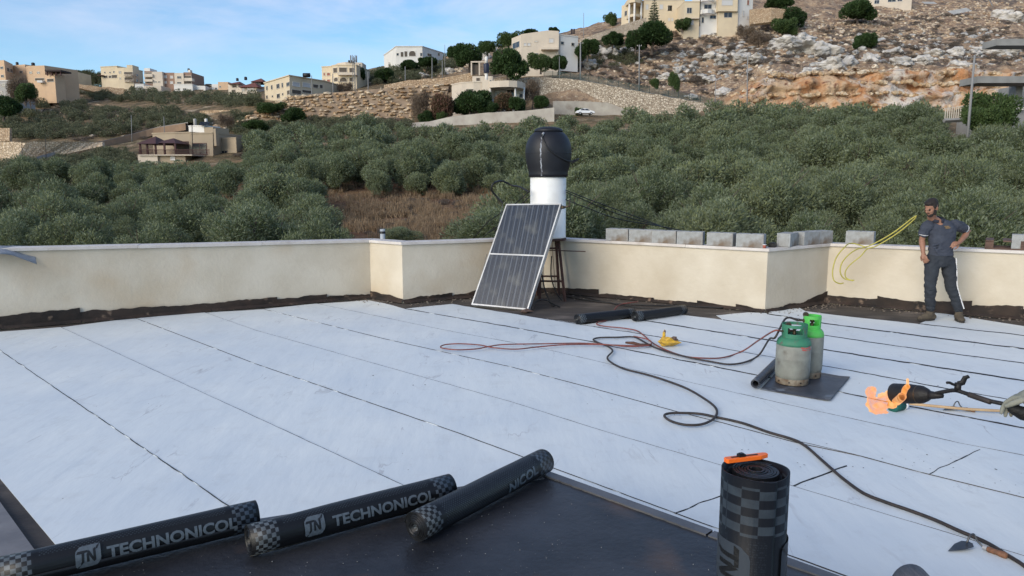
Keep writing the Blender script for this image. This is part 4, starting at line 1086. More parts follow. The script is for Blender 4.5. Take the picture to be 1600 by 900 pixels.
bm = bmesh.new(); c_ = quadp(.985, .01, -.03); tube(bm, smooth_path([c_, c_ + Vector((.03, -.01, -.01)), c_ + Vector((.06, .0, .0)), c_ + Vector((.12, .12, .10)), c_ + Vector((.25, .2, .12)), c_ + Vector((.42, .3, .02)), c_ + Vector((.5, .34, -.02))], 5), .011, 8); bmo('outlet_hose', bm, M['cable'], sh, True)
for (u0) in (.08, .9):
    bm = bmesh.new(); tube(bm, [quadp(u0, .80, -.085), rel(Vector((hx - .3 + u0 * .5, hy + .1, .0)))], [(.014, .004), (.014, .004)], 4); bmo('collector_strut', bm, M['rust'], sh)
# loose pipes behind the tank
def cab(pts, r=.012, nm_='cable', lab=None):
    return hose(nm_, lab, pts, r, 'cable', 'cable', 8)
cab([P(826, 300, 12.2), P(812, 292, 12.5), P(800, 290, 12.8), P(785, 283, 12.7), P(772, 286, 12.4), P(768, 296, 12.4), P(775, 306, 12.5), P(786, 318, 12.5)], .016, 'pipe', 'thick black pipe looping out left of the white heater tank')
cab([P(828, 298, 12.2), P(800, 322, 13.0), P(765, 345, 14.0), P(740, 372, 15.0), P(700, 420, 17)], .008, lab='upper of the two black cables sagging left from the heater past the parapet')
cab([P(828, 306, 12.2), P(805, 330, 13.0), P(780, 352, 14.0), P(752, 374, 15.0), P(720, 420, 17)], .008, lab='lower of the two black cables sagging left from the heater past the parapet')
for i_, (y0, y1, y2, lb) in enumerate(((297, 330, 356, 'topmost black cable sloping right from the heater to behind the blocks'), (300, 336, 361, 'middle black cable sloping right from the heater to behind the blocks'), (312, 343, 362, 'lowest black cable sloping right from the heater to behind the blocks'))):
    cab([P(884, y0, 12.3), P(915, (y0 * .68 + y1 * .32) + 2, 12.9), P(970, y1, 13.8), P(1040 + 15 * i_, y2, 15.2), P(1100, y2 + 25, 17)], .0085, lab=lb)
cab([P(862, 400, 12.2), P(861, 430, 12.2), P(868, 455, 12.1), P(878, 470, 12.0)], .010, lab='black cable hanging down inside the rusty stand')
cab([P(846, 425, 12.2), P(852, 455, 11.9)] + [G(862, 476, .02), G(866, 478, .02)], .012, lab='black cable dropping from the collector back to the floor')
cab([G(880, 462, .02), G(910, 468, .02), G(960, 474, .02), G(1010, 477, .02), G(1060, 478, .02), G(1130, 481, .02)], .012, lab='black cable lying along the wall foot right of the heater')
cab([G(870, 455, .02), G(905, 462, .02), G(945, 472, .02), G(1000, 481, .02), G(1050, 483, .02)], .010, lab='thin cable lying on the old bitumen behind the distant rolls')
# rocks under the collector foot
bm = bmesh.new(); g = G(822, 487, .02); blob(bm, (g.x, g.y, .03), (.09, .05, .03), 2, jit=.8, seed=4); tag(bmo('stone', bm, mat('brown_stone', (.09, .06, .05), rough=.9)), 'dark flat stone under the front foot of the collector', 'stone')

# --- yellow hose: two loops over the parapet
wy, _, wz = on_wall(1344)
yo = [[P(1432, 337, 10.75), P(1424, 342, 10.8), P(1395, 364, 10.95), P(1365, 381, 11.1), P(1352, 386, 11.15), P(1338, 390, 11.1), P(1325, 399, 11.05), P(1315, 412, 11.1), P(1313, 426, 11.1), P(1320, 436, 11.1), P(1335, 438, 11.05)],
      [P(1432, 337, 10.75), P(1426, 345, 10.8), P(1400, 366, 10.95), P(1370, 384, 11.05), P(1355, 389, 11.1), P(1345, 400, 11.05), P(1328, 414, 11.1), P(1321, 424, 11.1), P(1322, 434, 11.1), P(1333, 439, 11.05)],
      [P(1352, 386, 11.2), P(1330, 380, 11.3), P(1318, 388, 11.1), P(1306, 404, 11.15), P(1301, 424, 11.15), P(1303, 438, 11.1), P(1312, 443, 11.1), P(1318, 442, 11.1)]]
yh = empty('yellow_hose', yo[0][5], label='yellow hose looped over the parapet beside the standing man', cat='hose')
for l in yo:
    bm = bmesh.new(); tube(bm, smooth_path([v - yo[0][5] for v in l], 6), .009, 8); bmo('hose_strand', bm, M['yellow'], yh, True)
# ================================================================== TERRAIN
TC = [-900, 0, 200, 400, 500, 600, 700, 800, 900, 1000, 1100, 1200, 1400, 1600, 2500]
TY = [16, 40, 60, 80, 100, 120, 140, 160, 175, 185, 192, 200, 215, 235, 260, 290, 320, 350, 420, 700, 1500]
tab = {
 0:   [0, 481, 400, 352, 318, 290, 268, 246, 232, 224, 218, 212, 198, 185, 170, 156, 148, 146, 175, 230, 262],
 200: [0, 481, 400, 352, 315, 285, 262, 240, 226, 216, 208, 200, 188, 175, 162, 148, 138, 136, 170, 230, 262],
 400: [0, 481, 398, 348, 312, 281, 252, 224, 208, 200, 178, 165, 158, 150, 143, 138, 138, 142, 165, 230, 262],
 500: [0, 481, 392, 342, 308, 279, 249, 217, 200, 191, 187, 152, 149, 138, 130, 127, 127, 132, 155, 230, 262],
 600: [0, 481, 386, 336, 305, 278, 246, 210, 196, 190, 186, 146, 138, 126, 114, 106, 104, 112, 140, 230, 262],
 700: [0, 481, 385, 336, 305, 276, 243, 207, 193, 183, 178, 170, 150, 125, 105, 92, 88, 94, 125, 230, 262],
 800: [0, 481, 385, 340, 306, 276, 240, 205, 188, 181, 172, 166, 125, 115, 90, 72, 68, 75, 110, 230, 262],
 900: [0, 481, 395, 348, 303, 268, 234, 201, 185, 181, 178, 128, 123, 106, 76, 52, 46, 52, 90, 230, 262],
 1000:[0, 481, 398, 350, 298, 262, 228, 198, 184, 181, 178, 148, 136, 92, 52, 28, 22, 28, 70, 225, 262],
 1100:[0, 481, 392, 342, 290, 253, 221, 193, 183, 179, 176, 163, 140, 82, 46, 20, 6, 8, 50, 220, 262],
 1200:[0, 481, 375, 330, 280, 245, 216, 190, 179, 173, 116, 110, 96, 66, 38, 10, -12, -20, 30, 215, 262],
 1400:[0, 481, 365, 318, 268, 235, 210, 188, 177, 173, 112, 104, 90, 68, 46, 22, 0, -25, 10, 210, 262],
 1600:[0, 481, 365, 315, 265, 232, 208, 188, 178, 173, 118, 112, 100, 82, 62, 42, 22, 0, 0, 205, 262],
}
tab[-900] = [v + 6 for v in tab[0]]; tab[2500] = list(tab[1600])
TABZ = np.zeros((len(TC), len(TY)))
for i, c in enumerate(TC):
    for j, Y in enumerate(TY):
        TABZ[i, j] = -7.0 if j == 0 else yimg_z(tab[c][j], Y)
TYa, TCa = np.array(TY, float), np.array(TC, float)
def tz(x, y):
    Y = max(y, 1.0)
    px = 800 + F * x / (Y * cp + 0.0)      # close enough to the photo column
    px = min(max(px, TC[0]), TC[-1])
    if Y <= TY[0]: return -7.0
    i = int(np.searchsorted(TCa, px, side='right')) - 1; i = min(max(i, 0), len(TC) - 2)
    j = int(np.searchsorted(TYa, Y, side='right')) - 1; j = min(max(j, 0), len(TY) - 2)
    u = (px - TC[i]) / (TC[i + 1] - TC[i]); v = (Y - TY[j]) / (TY[j + 1] - TY[j]); v = min(max(v, 0), 1)
    z = (TABZ[i, j] * (1 - u) + TABZ[i + 1, j] * u) * (1 - v) + (TABZ[i, j + 1] * (1 - u) + TABZ[i + 1, j + 1] * u) * v
    return z
def tnoise(x, y, px):
    a = .35 * noise.noise(Vector((x * .06, y * .06, 0))) + .18 * noise.noise(Vector((x * .3, y * .3, 4)))
    rk = min(1, max(0, (px - 820) / 120)) * min(1, max(0, (y - 186) / 12)) * (1 if y < 380 else 0)
    if px < 1150: rk *= min(1, max(0, (y - 203) / 8))
    if px > 1090 and 182 < y < 200:
        a += .9 * noise.fractal(Vector((x * .22, y * .4, 11)), 1.0, 2.0, 4)
    if rk > 0:
        r = noise.fractal(Vector((x * .12, y * .12, 7)), 1.0, 2.0, 5)
        a += rk * (1.3 * r + .9 * abs(noise.noise(Vector((x * .35, y * .35, 2)))))
    return a
def gz(x, y):
    px = 800 + F * x / (max(y, 1) * cp)
    return tz(x, y) + tnoise(x, y, px)
def hit(px, py, y0=40, y1=380, step=1.0):
    """first meeting of the photo ray with the terrain"""
    Y = y0
    while Y < y1:
        p = P(px, py, Y)
        if p.z <= tz(p.x, p.y): return Vector((p.x, p.y, gz(p.x, p.y)))
        Y += step
    return P(px, py, y1)
# grid in (column, depth)
cols_ = np.concatenate([np.linspace(-900, -80, 40, endpoint=False), np.linspace(-80, 1680, 470, endpoint=False), np.linspace(1680, 2500, 40)])
rows_ = np.concatenate([np.linspace(16, 100, 40, endpoint=False), np.linspace(100, 180, 60, endpoint=False), np.linspace(180, 204, 60, endpoint=False), np.linspace(204, 360, 140, endpoint=False), np.geomspace(360, 1500, 30)])
V = []
for Y in rows_:
    for c in cols_:
        x = (c - 800) / F * Y * cp
        dy = 0
        if 1110 < c < 1700 and 183.5 < Y < 193.5:
            zc = tz(x, Y); dy = 3.2 * noise.fractal(Vector((x * .14, zc * .3, 5)), 1.0, 2.0, 5) + .8 * noise.cell(Vector((x * .35, zc * .5, 1)))
        V.append((x, Y + dy, tz(x, Y) + (tnoise(x, Y, c) if Y < 500 else 0)))
nc, nr = len(cols_), len(rows_)
idx = np.arange(nr * nc).reshape(nr, nc)
Fq = np.stack([idx[:-1, :-1], idx[:-1, 1:], idx[1:, 1:], idx[1:, :-1]], -1).reshape(-1, 4)
tme = fast_mesh('hillside', V, Fq, True)
# zone weights: r rocky, g cliff, b dry field
Va = np.array(V); pxs = 800 + F * Va[:, 0] / (Va[:, 1] * cp)
def sst(x, a, b): t = np.clip((x - a) / (b - a), 0, 1); return t * t * (3 - 2 * t)
rock = sst(pxs, 800, 900) * sst(Va[:, 1], 184, 200)
rock = np.maximum(rock, sst(pxs, 640, 760) * sst(Va[:, 1], 225, 250) * .8)
cliff = sst(pxs, 1090, 1170) * sst(Va[:, 1], 183, 185.5) * (1 - sst(Va[:, 1], 192, 198))
field = (1 - sst(Va[:, 1], 108, 125)) * sst(pxs, 150, 480)
ca = tme.color_attributes.new('zone', 'FLOAT_COLOR', 'POINT')
ca.data.foreach_set('color', np.stack([rock, cliff, field, np.ones_like(rock)], -1).astype(np.float32).ravel())
def m_ground():
    m = mat('hillside_ground', (.2, .15, .1), rough=.95, spec=.1)
    N, L, b = nm(m)
    tc = N.new("ShaderNodeTexCoord"); at = N.new("ShaderNodeAttribute"); at.attribute_name = 'zone'
    sp = N.new("ShaderNodeSeparateColor"); L.new(at.outputs["Color"], sp.inputs[0])
    def nz(scale, lo, hi, st=None, det=6):
        n = N.new("ShaderNodeTexNoise"); n.inputs["Scale"].default_value = scale; n.inputs["Detail"].default_value = det; n.inputs["Roughness"].default_value = .65
        src = tc.outputs["Object"]
        if st: mp = N.new("ShaderNodeMapping"); mp.inputs["Scale"].default_value = st; L.new(src, mp.inputs[0]); src = mp.outputs[0]
        L.new(src, n.inputs[0])
        r = N.new("ShaderNodeMapRange"); r.inputs[1].default_value = lo; r.inputs[2].default_value = hi; L.new(n.outputs[0], r.inputs[0]); return r.outputs[0]
    def mixc(f, a, c):
        mx = N.new("ShaderNodeMix"); mx.data_type = 'RGBA'
        L.new(f, mx.inputs[0])
        for s_, v in ((6, a), (7, c)):
            if isinstance(v, tuple): mx.inputs[s_].default_value = (*v, 1)
            else: L.new(v, mx.inputs[s_])
        return mx.outputs[2]
    scrub = mixc(nz(.25, .4, .6), (.12, .10, .06), (.27, .19, .115))
    scrub = mixc(nz(.12, .58, .66), scrub, (.42, .33, .23))
    fieldc = mixc(nz(.22, .4, .62), (.155, .085, .052), (.24, .155, .09))
    fieldc = mixc(nz(1.6, .5, .7), fieldc, (.17, .13, .10))
    rockc = mixc(nz(.35, .42, .58), (.23, .16, .115), (.42, .30, .20))
    rockc = mixc(nz(.9, .55, .66), rockc, (.56, .46, .34))
    rockc = mixc(nz(.16, .52, .62), rockc, (.14, .115, .10))
    cl = mixc(nz(.20, .44, .60, (1, 1, .5)), (.60, .43, .28), (.50, .25, .12))
    cl = mixc(nz(.13, .50, .60, (1, 1, .3)), cl, (.62, .56, .50))
    cl = mixc(nz(.6, .54, .66, (1, 1, .6)), cl, (.20, .09, .055))
    cc = mixc(sp.outputs[2], scrub, fieldc); cc = mixc(sp.outputs[0], cc, rockc); cc = mixc(sp.outputs[1], cc, cl)
    L.new(cc, b.inputs["Base Color"])
    n = N.new("ShaderNodeTexNoise"); n.inputs["Scale"].default_value = .9; n.inputs["Detail"].default_value = 9; n.inputs["Roughness"].default_value = .7; L.new(tc.outputs["Object"], n.inputs[0])
    bp = N.new("ShaderNodeBump"); bp.inputs["Strength"].default_value = 1; bp.inputs["Distance"].default_value = .9
    L.new(n.outputs[0], bp.inputs["Height"]); L.new(bp.outputs[0], b.inputs["Normal"])
    return m
link('hillside', tme, None, m_ground()); tag(bpy.data.objects['hillside'], kind='structure')
# far plain so the ground reaches the horizon all round
bm = bmesh.new(); bmesh.ops.create_circle(bm, cap_ends=True, segments=48, radius=6000, matrix=Matrix.Translation((0, 0, -8.5)))
tag(bmo('valley_ground', bm, mat('valley_soil', (.16, .12, .08), (.09, .09, .05), .05, .95)), kind='structure')

# ================================================================== VEGETATION MESHES
def leafcloud(rng, lobes, n, l, w_, up=.45, shell=.62, fill=.0, rough_=None):
    """lobes: (cx,cy,cz,rx,ry,rz); returns V,F arrays of small diamond leaves"""
    lobes = np.array(lobes); vol = lobes[:, 3] * lobes[:, 4] + .001; pr = vol / vol.sum()
    k = rng.choice(len(lobes), n, p=pr); d = rng.normal(size=(n, 3)); d /= np.linalg.norm(d, axis=1)[:, None]
    rad = shell + (1 - shell) * rng.random(n) ** .6 + rng.normal(0, .045 if rough_ is None else rough_, n)
    rad = np.where(rng.random(n) < fill, rng.random(n) * shell, rad)
    c = lobes[k, :3] + d * lobes[k, 3:] * rad[:, None]
    dirv = d + np.array([0, 0, up]) + rng.normal(0, .55, (n, 3)); dirv /= np.linalg.norm(dirv, axis=1)[:, None]
    s = np.cross(dirv, rng.normal(size=(n, 3))); s /= np.linalg.norm(s, axis=1)[:, None] + 1e-9
    ll = l * (.6 + .8 * rng.random(n))[:, None]; ww = w_ * (.6 + .8 * rng.random(n))[:, None]
    V = np.stack([c - dirv * ll * .5, c + s * ww * .5, c + dirv * ll * .5, c - s * ww * .5], 1).reshape(-1, 3)
    Fq = np.arange(n * 4).reshape(n, 4)
    return V, Fq
def olive_lobes(rng, R, Hh, n=13):
    L_ = []
    for i in range(n):
        a = i / n * 2 * math.pi + rng.random() * .7; q = .35 + .38 * rng.random(); z = Hh * (.30 + .48 * rng.random())
        r = R * (.26 + .17 * rng.random()); L_.append((R * q * math.cos(a), R * q * math.sin(a), z, r, r, r * (.85 + .4 * rng.random())))
    L_.append((0, 0, Hh * .62, R * .6, R * .6, Hh * .36)); L_.append((rng.normal() * .3, rng.normal() * .3, Hh * .8, R * .4, R * .38, Hh * .22))
    return L_
def trunk_bm(rng, Hh, r, spread, n=5, lean=.2):
    bm = bmesh.new(); t = Vector((rng.normal() * lean, rng.normal() * lean, Hh * .28))
    tube(bm, [Vector((0, 0, -.6)), Vector((0, 0, .05)), t * .5 + Vector((.05, 0, 0)), t], [r * 1.5, r * 1.15, r * .9, r * .75], 8)
    for i in range(n):
        a = i / n * 2 * math.pi + rng.random(); e = t + Vector((math.cos(a) * spread * (.5 + .5 * rng.random()), math.sin(a) * spread * (.5 + .5 * rng.random()), Hh * (.30 + .25 * rng.random())))
        m_ = t.lerp(e, .5) + Vector((rng.normal() * .12, rng.normal() * .12, .15))
        tube(bm, [t, m_, e], [r * .55, r * .36, r * .14], 5)
        for _ in range(2):
            e2_ = e + Vector((rng.normal() * .5, rng.normal() * .5, .5 + .3 * rng.random())); tube(bm, [m_.lerp(e, .5), e2_], [r * .2, r * .05], 4)
    return bm
protos = {}
def make_proto(key, R, Hh, nleaf, l, w_, leafmat, seed, tr=.16, lobes=None, **kw):
    rng = np.random.default_rng(seed)
    V, Fq = leafcloud(rng, lobes(rng) if lobes else olive_lobes(rng, R, Hh), nleaf, l, w_, **kw)
    cm_ = fast_mesh('crown', V, Fq); cm_.materials.append(leafmat)
    bm = trunk_bm(rng, Hh, tr, R * .6); tm = bpy.data.meshes.new('trunk'); bm.to_mesh(tm); bm.free(); tm.materials.append(M['bark'])
    protos[key] = (cm_, tm, R, Hh)
for i in range(5):
    make_proto('olive%d' % i, 2.45, 4.5, 11000, .27, .085, M['olive'], 10 + i, .20, fill=.05, shell=.80, rough_=.13)
for i in range(3):
    make_proto('oliveN%d' % i, 2.45, 4.5, 20000, .20, .058, M['olive'], 30 + i, .20, fill=.05, shell=.78, rough_=.13)
def round_lobes(R, Hh, n=16):
    def f(rng):
        L_ = [(0, 0, Hh * .55, R * .72, R * .72, Hh * .36)]
        for i in range(n):
            a = rng.random() * 6.3; e = rng.random(); q = .45 + .35 * rng.random(); r = R * (.26 + .16 * rng.random())
            L_.append((R * q * math.cos(a), R * q * math.sin(a), Hh * (.20 + .55 * e), r, r, r))
        return L_
    return f
for i in range(3): make_proto('round%d' % i, 3.0, 5.0, 9000, .42, .20, M['leaf'], 50 + i, .18, round_lobes(3.0, 5.0), fill=.1)
for i in range(2): make_proto('mid%d' % i, 3.0, 4.6, 8000, .40, .18, M['leaf_mid'], 60 + i, .18, round_lobes(3.0, 4.6), fill=.1)
make_proto('rose', 3.0, 3.6, 6000, .35, .2, M['leaf_rose'], 70, .1, round_lobes(3.0, 3.6), fill=.1)
make_proto('dry', 3.0, 3.4, 4500, .5, .07, M['leaf_dry'], 71, .1, round_lobes(3.0, 3.4), fill=.2)
def tree(key, name, pos, R, Hh, label, cat='tree', group=None, rz=None):
    cm_, tm, R0, H0 = protos[key]
    o = empty(name, pos, rz=random.random() * 6.28 if rz is None else rz, label=label, cat=cat, group=group)
    o.scale = (R / R0, R / R0, Hh / H0)
    link('crown', cm_, o); link('trunk', tm, o)
    return o
# ---- olive grove
rng = np.random.default_rng(5)
cand = []
Y = 46.0; r_ = 0
while Y < 172:
    dxm = 5.0 if Y < 110 else 4.9
    x = -.78 * Y - 6 + (r_ % 2) * dxm / 2
    while x < .78 * Y + 6:
        xx, yy = x + rng.normal() * .55, Y + rng.normal() * .7
        px = 800 + F * xx / (yy * cp); py = 280 + (H - gz(xx, yy)) / yy * F
        x += dxm
        if px < -60 or px > 1660: continue
        # brown field and dirt patches
        if 545 < px < 790 and yy < 97: continue
        if 790 <= px < 905 and 56 < yy < 95: continue
        if 500 < px < 560 and 54 < yy < 96 and rng.random() < .85: continue
        if px <= 545 and 88 < yy < 100 and rng.random() < .8: continue
        if px < 545 and yy < 88 and rng.random() < .24: continue
        if px > 1130 and yy > 157: continue
        if px < 40 and 84 < yy < 102: continue
        if px < 200 and yy > 113: continue
        if px < 380 and yy > 138 - max(0, (250 - px)) * .06: continue
        if 195 < px < 395 and yy > 106: continue
        if 640 < px < 870 and yy > 151: continue
        if 870 <= px < 1130 and yy > 154: continue
        if px >= 380 and px < 650 and yy > 160: continue
        if px >= 650 and px < 1130 and yy > 168: continue
        if px > 1465 and yy > 112: continue
        cand.append((yy, xx, px))
    Y += 5.2 if Y < 110 else 5.6; r_ += 1
cand.sort()
reg = [(0, 420, 'silvery olive tree in the left grove between the parapet and the gazebo house'), (420, 900, 'silvery olive tree in the middle grove behind the brown field'), (900, 1240, 'olive tree in the dense grove below the long stone retaining wall'), (1240, 1700, 'olive tree in the dense grove below the orange cliff')]
far_olives = []
for n_, (yy, xx, px) in enumerate(cand):
    z = gz(xx, yy) - .15; sc_ = rng.choice([.72, .9, 1.0, 1.1, 1.35]) * rng.uniform(.92, 1.08)
    if n_ < 300:
        key = ('oliveN%d' % rng.integers(3)) if yy < 75 else ('olive%d' % rng.integers(5))
        lb = [t for a, b_, t in reg if px < b_][0]
        tree(key, 'olive_tree', (xx, yy, z), 2.45 * sc_, 4.5 * sc_ * rng.uniform(.92, 1.1), lb, 'olive tree', lb.replace('silvery olive tree', 'olive trees').replace('olive tree ', 'olive trees '))
    else: far_olives.append((xx, yy, z, sc_))
print('olives', len(cand))
def scatter_mesh(name, protoVF, items, mat_, kind='stuff', parent=None):
    """items: (x,y,z,sx,sz,rot,k)"""
    Vs, Fs, off_ = [], [], 0
    for (x, y, z, sx, sz, rot, k) in items:
        V, Fq = protoVF[k % len(protoVF)]; c, s = math.cos(rot), math.sin(rot)
        W = np.empty_like(V); W[:, 0] = (V[:, 0] * c - V[:, 1] * s) * sx + x; W[:, 1] = (V[:, 0] * s + V[:, 1] * c) * sx + y; W[:, 2] = V[:, 2] * sz + z
        Vs.append(W); Fs.append(Fq + off_); off_ += len(V)
    me = fast_mesh(name, np.concatenate(Vs), np.concatenate(Fs)); me.materials.append(mat_)
    return tag(link(name, me, parent), kind=kind)
lowolive = [leafcloud(np.random.default_rng(90 + i), olive_lobes(np.random.default_rng(90 + i), 2.45, 4.5), 1500, .42, .17, fill=.08) for i in range(3)]
if far_olives:
    scatter_mesh('distant_olive_grove', lowolive, [(x, y, z, s, s, rng.random() * 6.3, i) for i, (x, y, z, s) in enumerate(far_olives)], M['olive'])
# ---- scrub and bushes on the far slopes
bushp = [leafcloud(np.random.default_rng(120 + i), round_lobes(1.5, 2.0, 7)(np.random.default_rng(120 + i)), 620, .27, .12, fill=.05, shell=.82) for i in range(4)]
def in_poly(px, py, poly_):
    c = False
    for i in range(len(poly_)):
        x1, y1 = poly_[i]; x2, y2 = poly_[i - 1]
        if (y1 > py) != (y2 > py) and px < (x2 - x1) * (py - y1) / (y2 - y1) + x1: c = not c
    return c
def scat_px(n, poly_, smin, smax, seed, y0=100, flat=1.0):
    rg = np.random.default_rng(seed); xs = [p[0] for p in poly_]; ys = [p[1] for p in poly_]; out = []; tries = 0
    while len(out) < n and tries < n * 12:
        tries += 1
        x, y = rg.uniform(min(xs), max(xs)), rg.uniform(min(ys), max(ys))
        if not in_poly(x, y, poly_): continue
        p = hit(x, y, y0, 380, 2.0); s = rg.uniform(smin, smax)
        out.append((p.x, p.y, p.z - .15, s, s * rg.uniform(.75, 1.15) * flat, rg.random() * 6.3, int(rg.integers(50))))
    return out
M['scrub'] = m_leaf('scrub_leaves', (.07, .09, .048), (.22, .215, .13), None)
green = scat_px(210, [(0, 150), (90, 160), (200, 176), (300, 180), (330, 205), (240, 206), (150, 218), (0, 220)], .9, 1.7, 1)
green += scat_px(170, [(55, 130), (100, 124), (160, 130), (210, 138), (300, 150), (410, 160), (412, 172), (300, 165), (190, 162), (90, 150)], .9, 1.8, 2)
green += scat_px(120, [(100, 117), (150, 117), (212, 135), (200, 138), (130, 130)], 1.1, 1.8, 3)
green += scat_px(260, [(370, 186), (440, 180), (480, 190), (640, 196), (640, 205), (480, 215), (380, 240), (360, 205)], .6, 1.3, 4)
green += scat_px(150, [(560, 132), (620, 100), (700, 84), (720, 100), (700, 120), (600, 135)], .8, 1.5, 5)
green += scat_px(110, [(840, 100), (960, 70), (1000, 100), (960, 112), (860, 108)], .7, 1.3, 6)
green += scat_px(110, [(0, 262), (60, 262), (200, 240), (210, 262), (0, 290)], .8, 1.3, 7)
scatter_mesh('green_scrub', bushp, green, M['scrub'])
scatter_mesh('grove_edge_bushes', bushp, scat_px(120, [(150, 268), (395, 262), (395, 292), (150, 296)], .7, 1.15, 8, 95), M['olive'])
drybush = scat_px(900, [(900, 120), (980, 60), (1180, 40), (1600, 20), (1600, 112), (1400, 104), (1200, 108), (1130, 155), (1000, 135)], .35, 1.25, 11, 180, .55)
drybush += scat_px(160, [(375, 188), (480, 195), (640, 195), (640, 188), (600, 180), (400, 180)], .4, .9, 12, 150, .7)
drybush += scat_px(170, [(0, 160), (320, 176), (330, 215), (120, 225)], .5, 1.0, 13, 150, .6)
drybush += scat_px(120, [(370, 215), (520, 200), (480, 235), (370, 250)], .5, 1.1, 14, 120, .6)
M['drybrush'] = m_leaf('grey_brown_thorn', (.12, .098, .082), (.21, .175, .14))
scatter_mesh('dry_thorn_scrub', bushp, drybush, M['drybrush'])
# dry grass on the brown field
gr = []
rg = np.random.default_rng(77)
tuftp = []
for i in range(3):
    n = 26; c = rg.normal(0, .16, (n, 3)); c[:, 2] = 0; dv = rg.normal(0, .28, (n, 3)); dv[:, 2] = 1; dv /= np.linalg.norm(dv, axis=1)[:, None]
    h = (.3 + .5 * rg.random(n))[:, None]; s = np.cross(dv, rg.normal(size=(n, 3))); s /= np.linalg.norm(s, axis=1)[:, None]
    tuftp.append((np.stack([c - s * .03, c + s * .03, c + dv * h + s * .008, c + dv * h - s * .008], 1).reshape(-1, 3), np.arange(n * 4).reshape(n, 4)))
for _ in range(5200):
    y = rg.uniform(56, 108); px = rg.uniform(120, 900) if y > 86 else rg.uniform(500, 900)
    x = (px - 800) / F * y * cp
    if noise.noise(Vector((x * .2, y * .2, 3))) < -.12: continue
    gr.append((x, y, gz(x, y) - .05, rg.uniform(.8, 1.7), rg.uniform(.6, 1.5), rg.random() * 6, int(rg.integers(3))))
scatter_mesh('dry_field_grass', tuftp, gr, M['grass_dry'])
wd_ = []
for _ in range(130):
    y = rg.uniform(52, 92); px = rg.uniform(520, 880); x = (px - 800) / F * y * cp; s = rg.uniform(.25, .6)
    wd_.append((x, y, gz(x, y) - .1, s, s * .7, rg.random() * 6, int(rg.integers(50))))
scatter_mesh('withered_weeds', bushp, wd_, M['drybrush'])
# low green bushes just over the parapet
for (px, py, Y, R, Hh, lb) in ((625, 372, 52, 1.5, 1.4, 'small green bush just above the parapet corner by the vent pipe'), (770, 372, 40, 2.6, 2.8, 'bright green olive sapling showing left of the tilted collector')):
    p = P(px, py, Y); tree('oliveN0', 'bush', (p.x, p.y, p.z - Hh * .45), R, Hh, lb, 'bush')

# ================================================================== ROCKS
def rock_proto(seed, sub=1, amp=.55):
    bm = bmesh.new(); bmesh.ops.create_icosphere(bm, subdivisions=sub, radius=1.0)
    for v in bm.verts: v.co *= 1 + amp * noise.noise(v.co * 1.1 + Vector((seed * 5.3, 0, 0))); v.co.z *= .7
    V = np.array([v.co[:] for v in bm.verts]); Fq = np.array([[v.index for v in f.verts] for f in bm.faces]); bm.free(); return V, Fq
rp = [rock_proto(i) for i in range(8)]
def m_rock(name, a, b_, c):
    m = mat(name, a, rough=.95, spec=.1); N, L, bb = nm(m); g = N.new("ShaderNodeNewGeometry")
    r = N.new("ShaderNodeValToRGB"); e = r.color_ramp.elements; e[0].color = (*a, 1); e[1].color = (*c, 1); e[1].position = 1; x = e.new(.5); x.color = (*b_, 1)
    L.new(g.outputs["Random Per Island"], r.inputs[0])
    tc = N.new("ShaderNodeTexCoord"); n = N.new("ShaderNodeTexNoise"); n.inputs["Scale"].default_value = 1.5; n.inputs["Detail"].default_value = 6; L.new(tc.outputs["Object"], n.inputs[0])
    rr_ = N.new("ShaderNodeMapRange"); rr_.inputs[1].default_value = .3; rr_.inputs[2].default_value = .65; rr_.inputs[3].default_value = .55; rr_.inputs[4].default_value = 1.1; L.new(n.outputs[0], rr_.inputs[0])
    mx = N.new("ShaderNodeVectorMath"); mx.operation = 'SCALE'; L.new(r.outputs[0], mx.inputs[0]); L.new(rr_.outputs[0], mx.inputs[3]); L.new(mx.outputs[0], bb.inputs["Base Color"])
    bp = N.new("ShaderNodeBump"); bp.inputs["Distance"].default_value = .3; bp.inputs["Strength"].default_value = .8; L.new(n.outputs[0], bp.inputs["Height"]); L.new(bp.outputs[0], bb.inputs["Normal"])
    return m
M['rocks'] = m_rock('hillside_rocks', (.38, .26, .17), (.56, .44, .31), (.66, .58, .47))  # beige stone, warmed and brightened to paint in sunlight on the hill
M['grockm'] = m_rock('grey_rocks', (.32, .32, .32), (.42, .41, .39), (.54, .51, .47))
M['terr'] = m_rock('terrace_stones', (.38, .24, .13), (.52, .38, .24), (.60, .50, .37))
hillpoly = [(905, 122), (980, 75), (1180, 40), (1600, 0), (1600, 112), (1400, 108), (1200, 110), (1130, 160), (1000, 138)]
loose = scat_px(1900, hillpoly, .22, .75, 21, 180) + scat_px(2200, [(1180, 40), (1350, 12), (1600, 0), (1600, 40), (1500, 62), (1250, 70), (1060, 60), (1090, 42)], .2, .8, 22, 200)
loose += scat_px(260, [(1150, 108), (1530, 108), (1530, 122), (1150, 122)], .4, 1.1, 23, 180)
loose += scat_px(200, [(0, 160), (300, 178), (420, 190), (330, 215), (0, 215)], .3, .9, 24, 140) + scat_px(120, [(560, 132), (720, 84), (760, 100), (700, 120)], .4, 1.2, 25, 180)
scatter_mesh('loose_hillside_rocks', rp, loose, M['rocks'])
scatter_mesh('cliff_rocks', rp, [(a_, b_ - .2, c_, d_, e_, f_, g_) for a_, b_, c_, d_, e_, f_, g_ in scat_px(420, [(1140, 150), (1200, 118), (1400, 112), (1560, 116), (1560, 172), (1150, 172)], .25, 1.0, 31, 170)], M['terr'])
grey_ = scat_px(420, [(930, 110), (1000, 90), (1200, 60), (1600, 50), (1600, 100), (1200, 105), (1120, 130)], .5, 1.3, 26, 180)
scatter_mesh('grey_hillside_rocks', rp, grey_, M['grockm'])
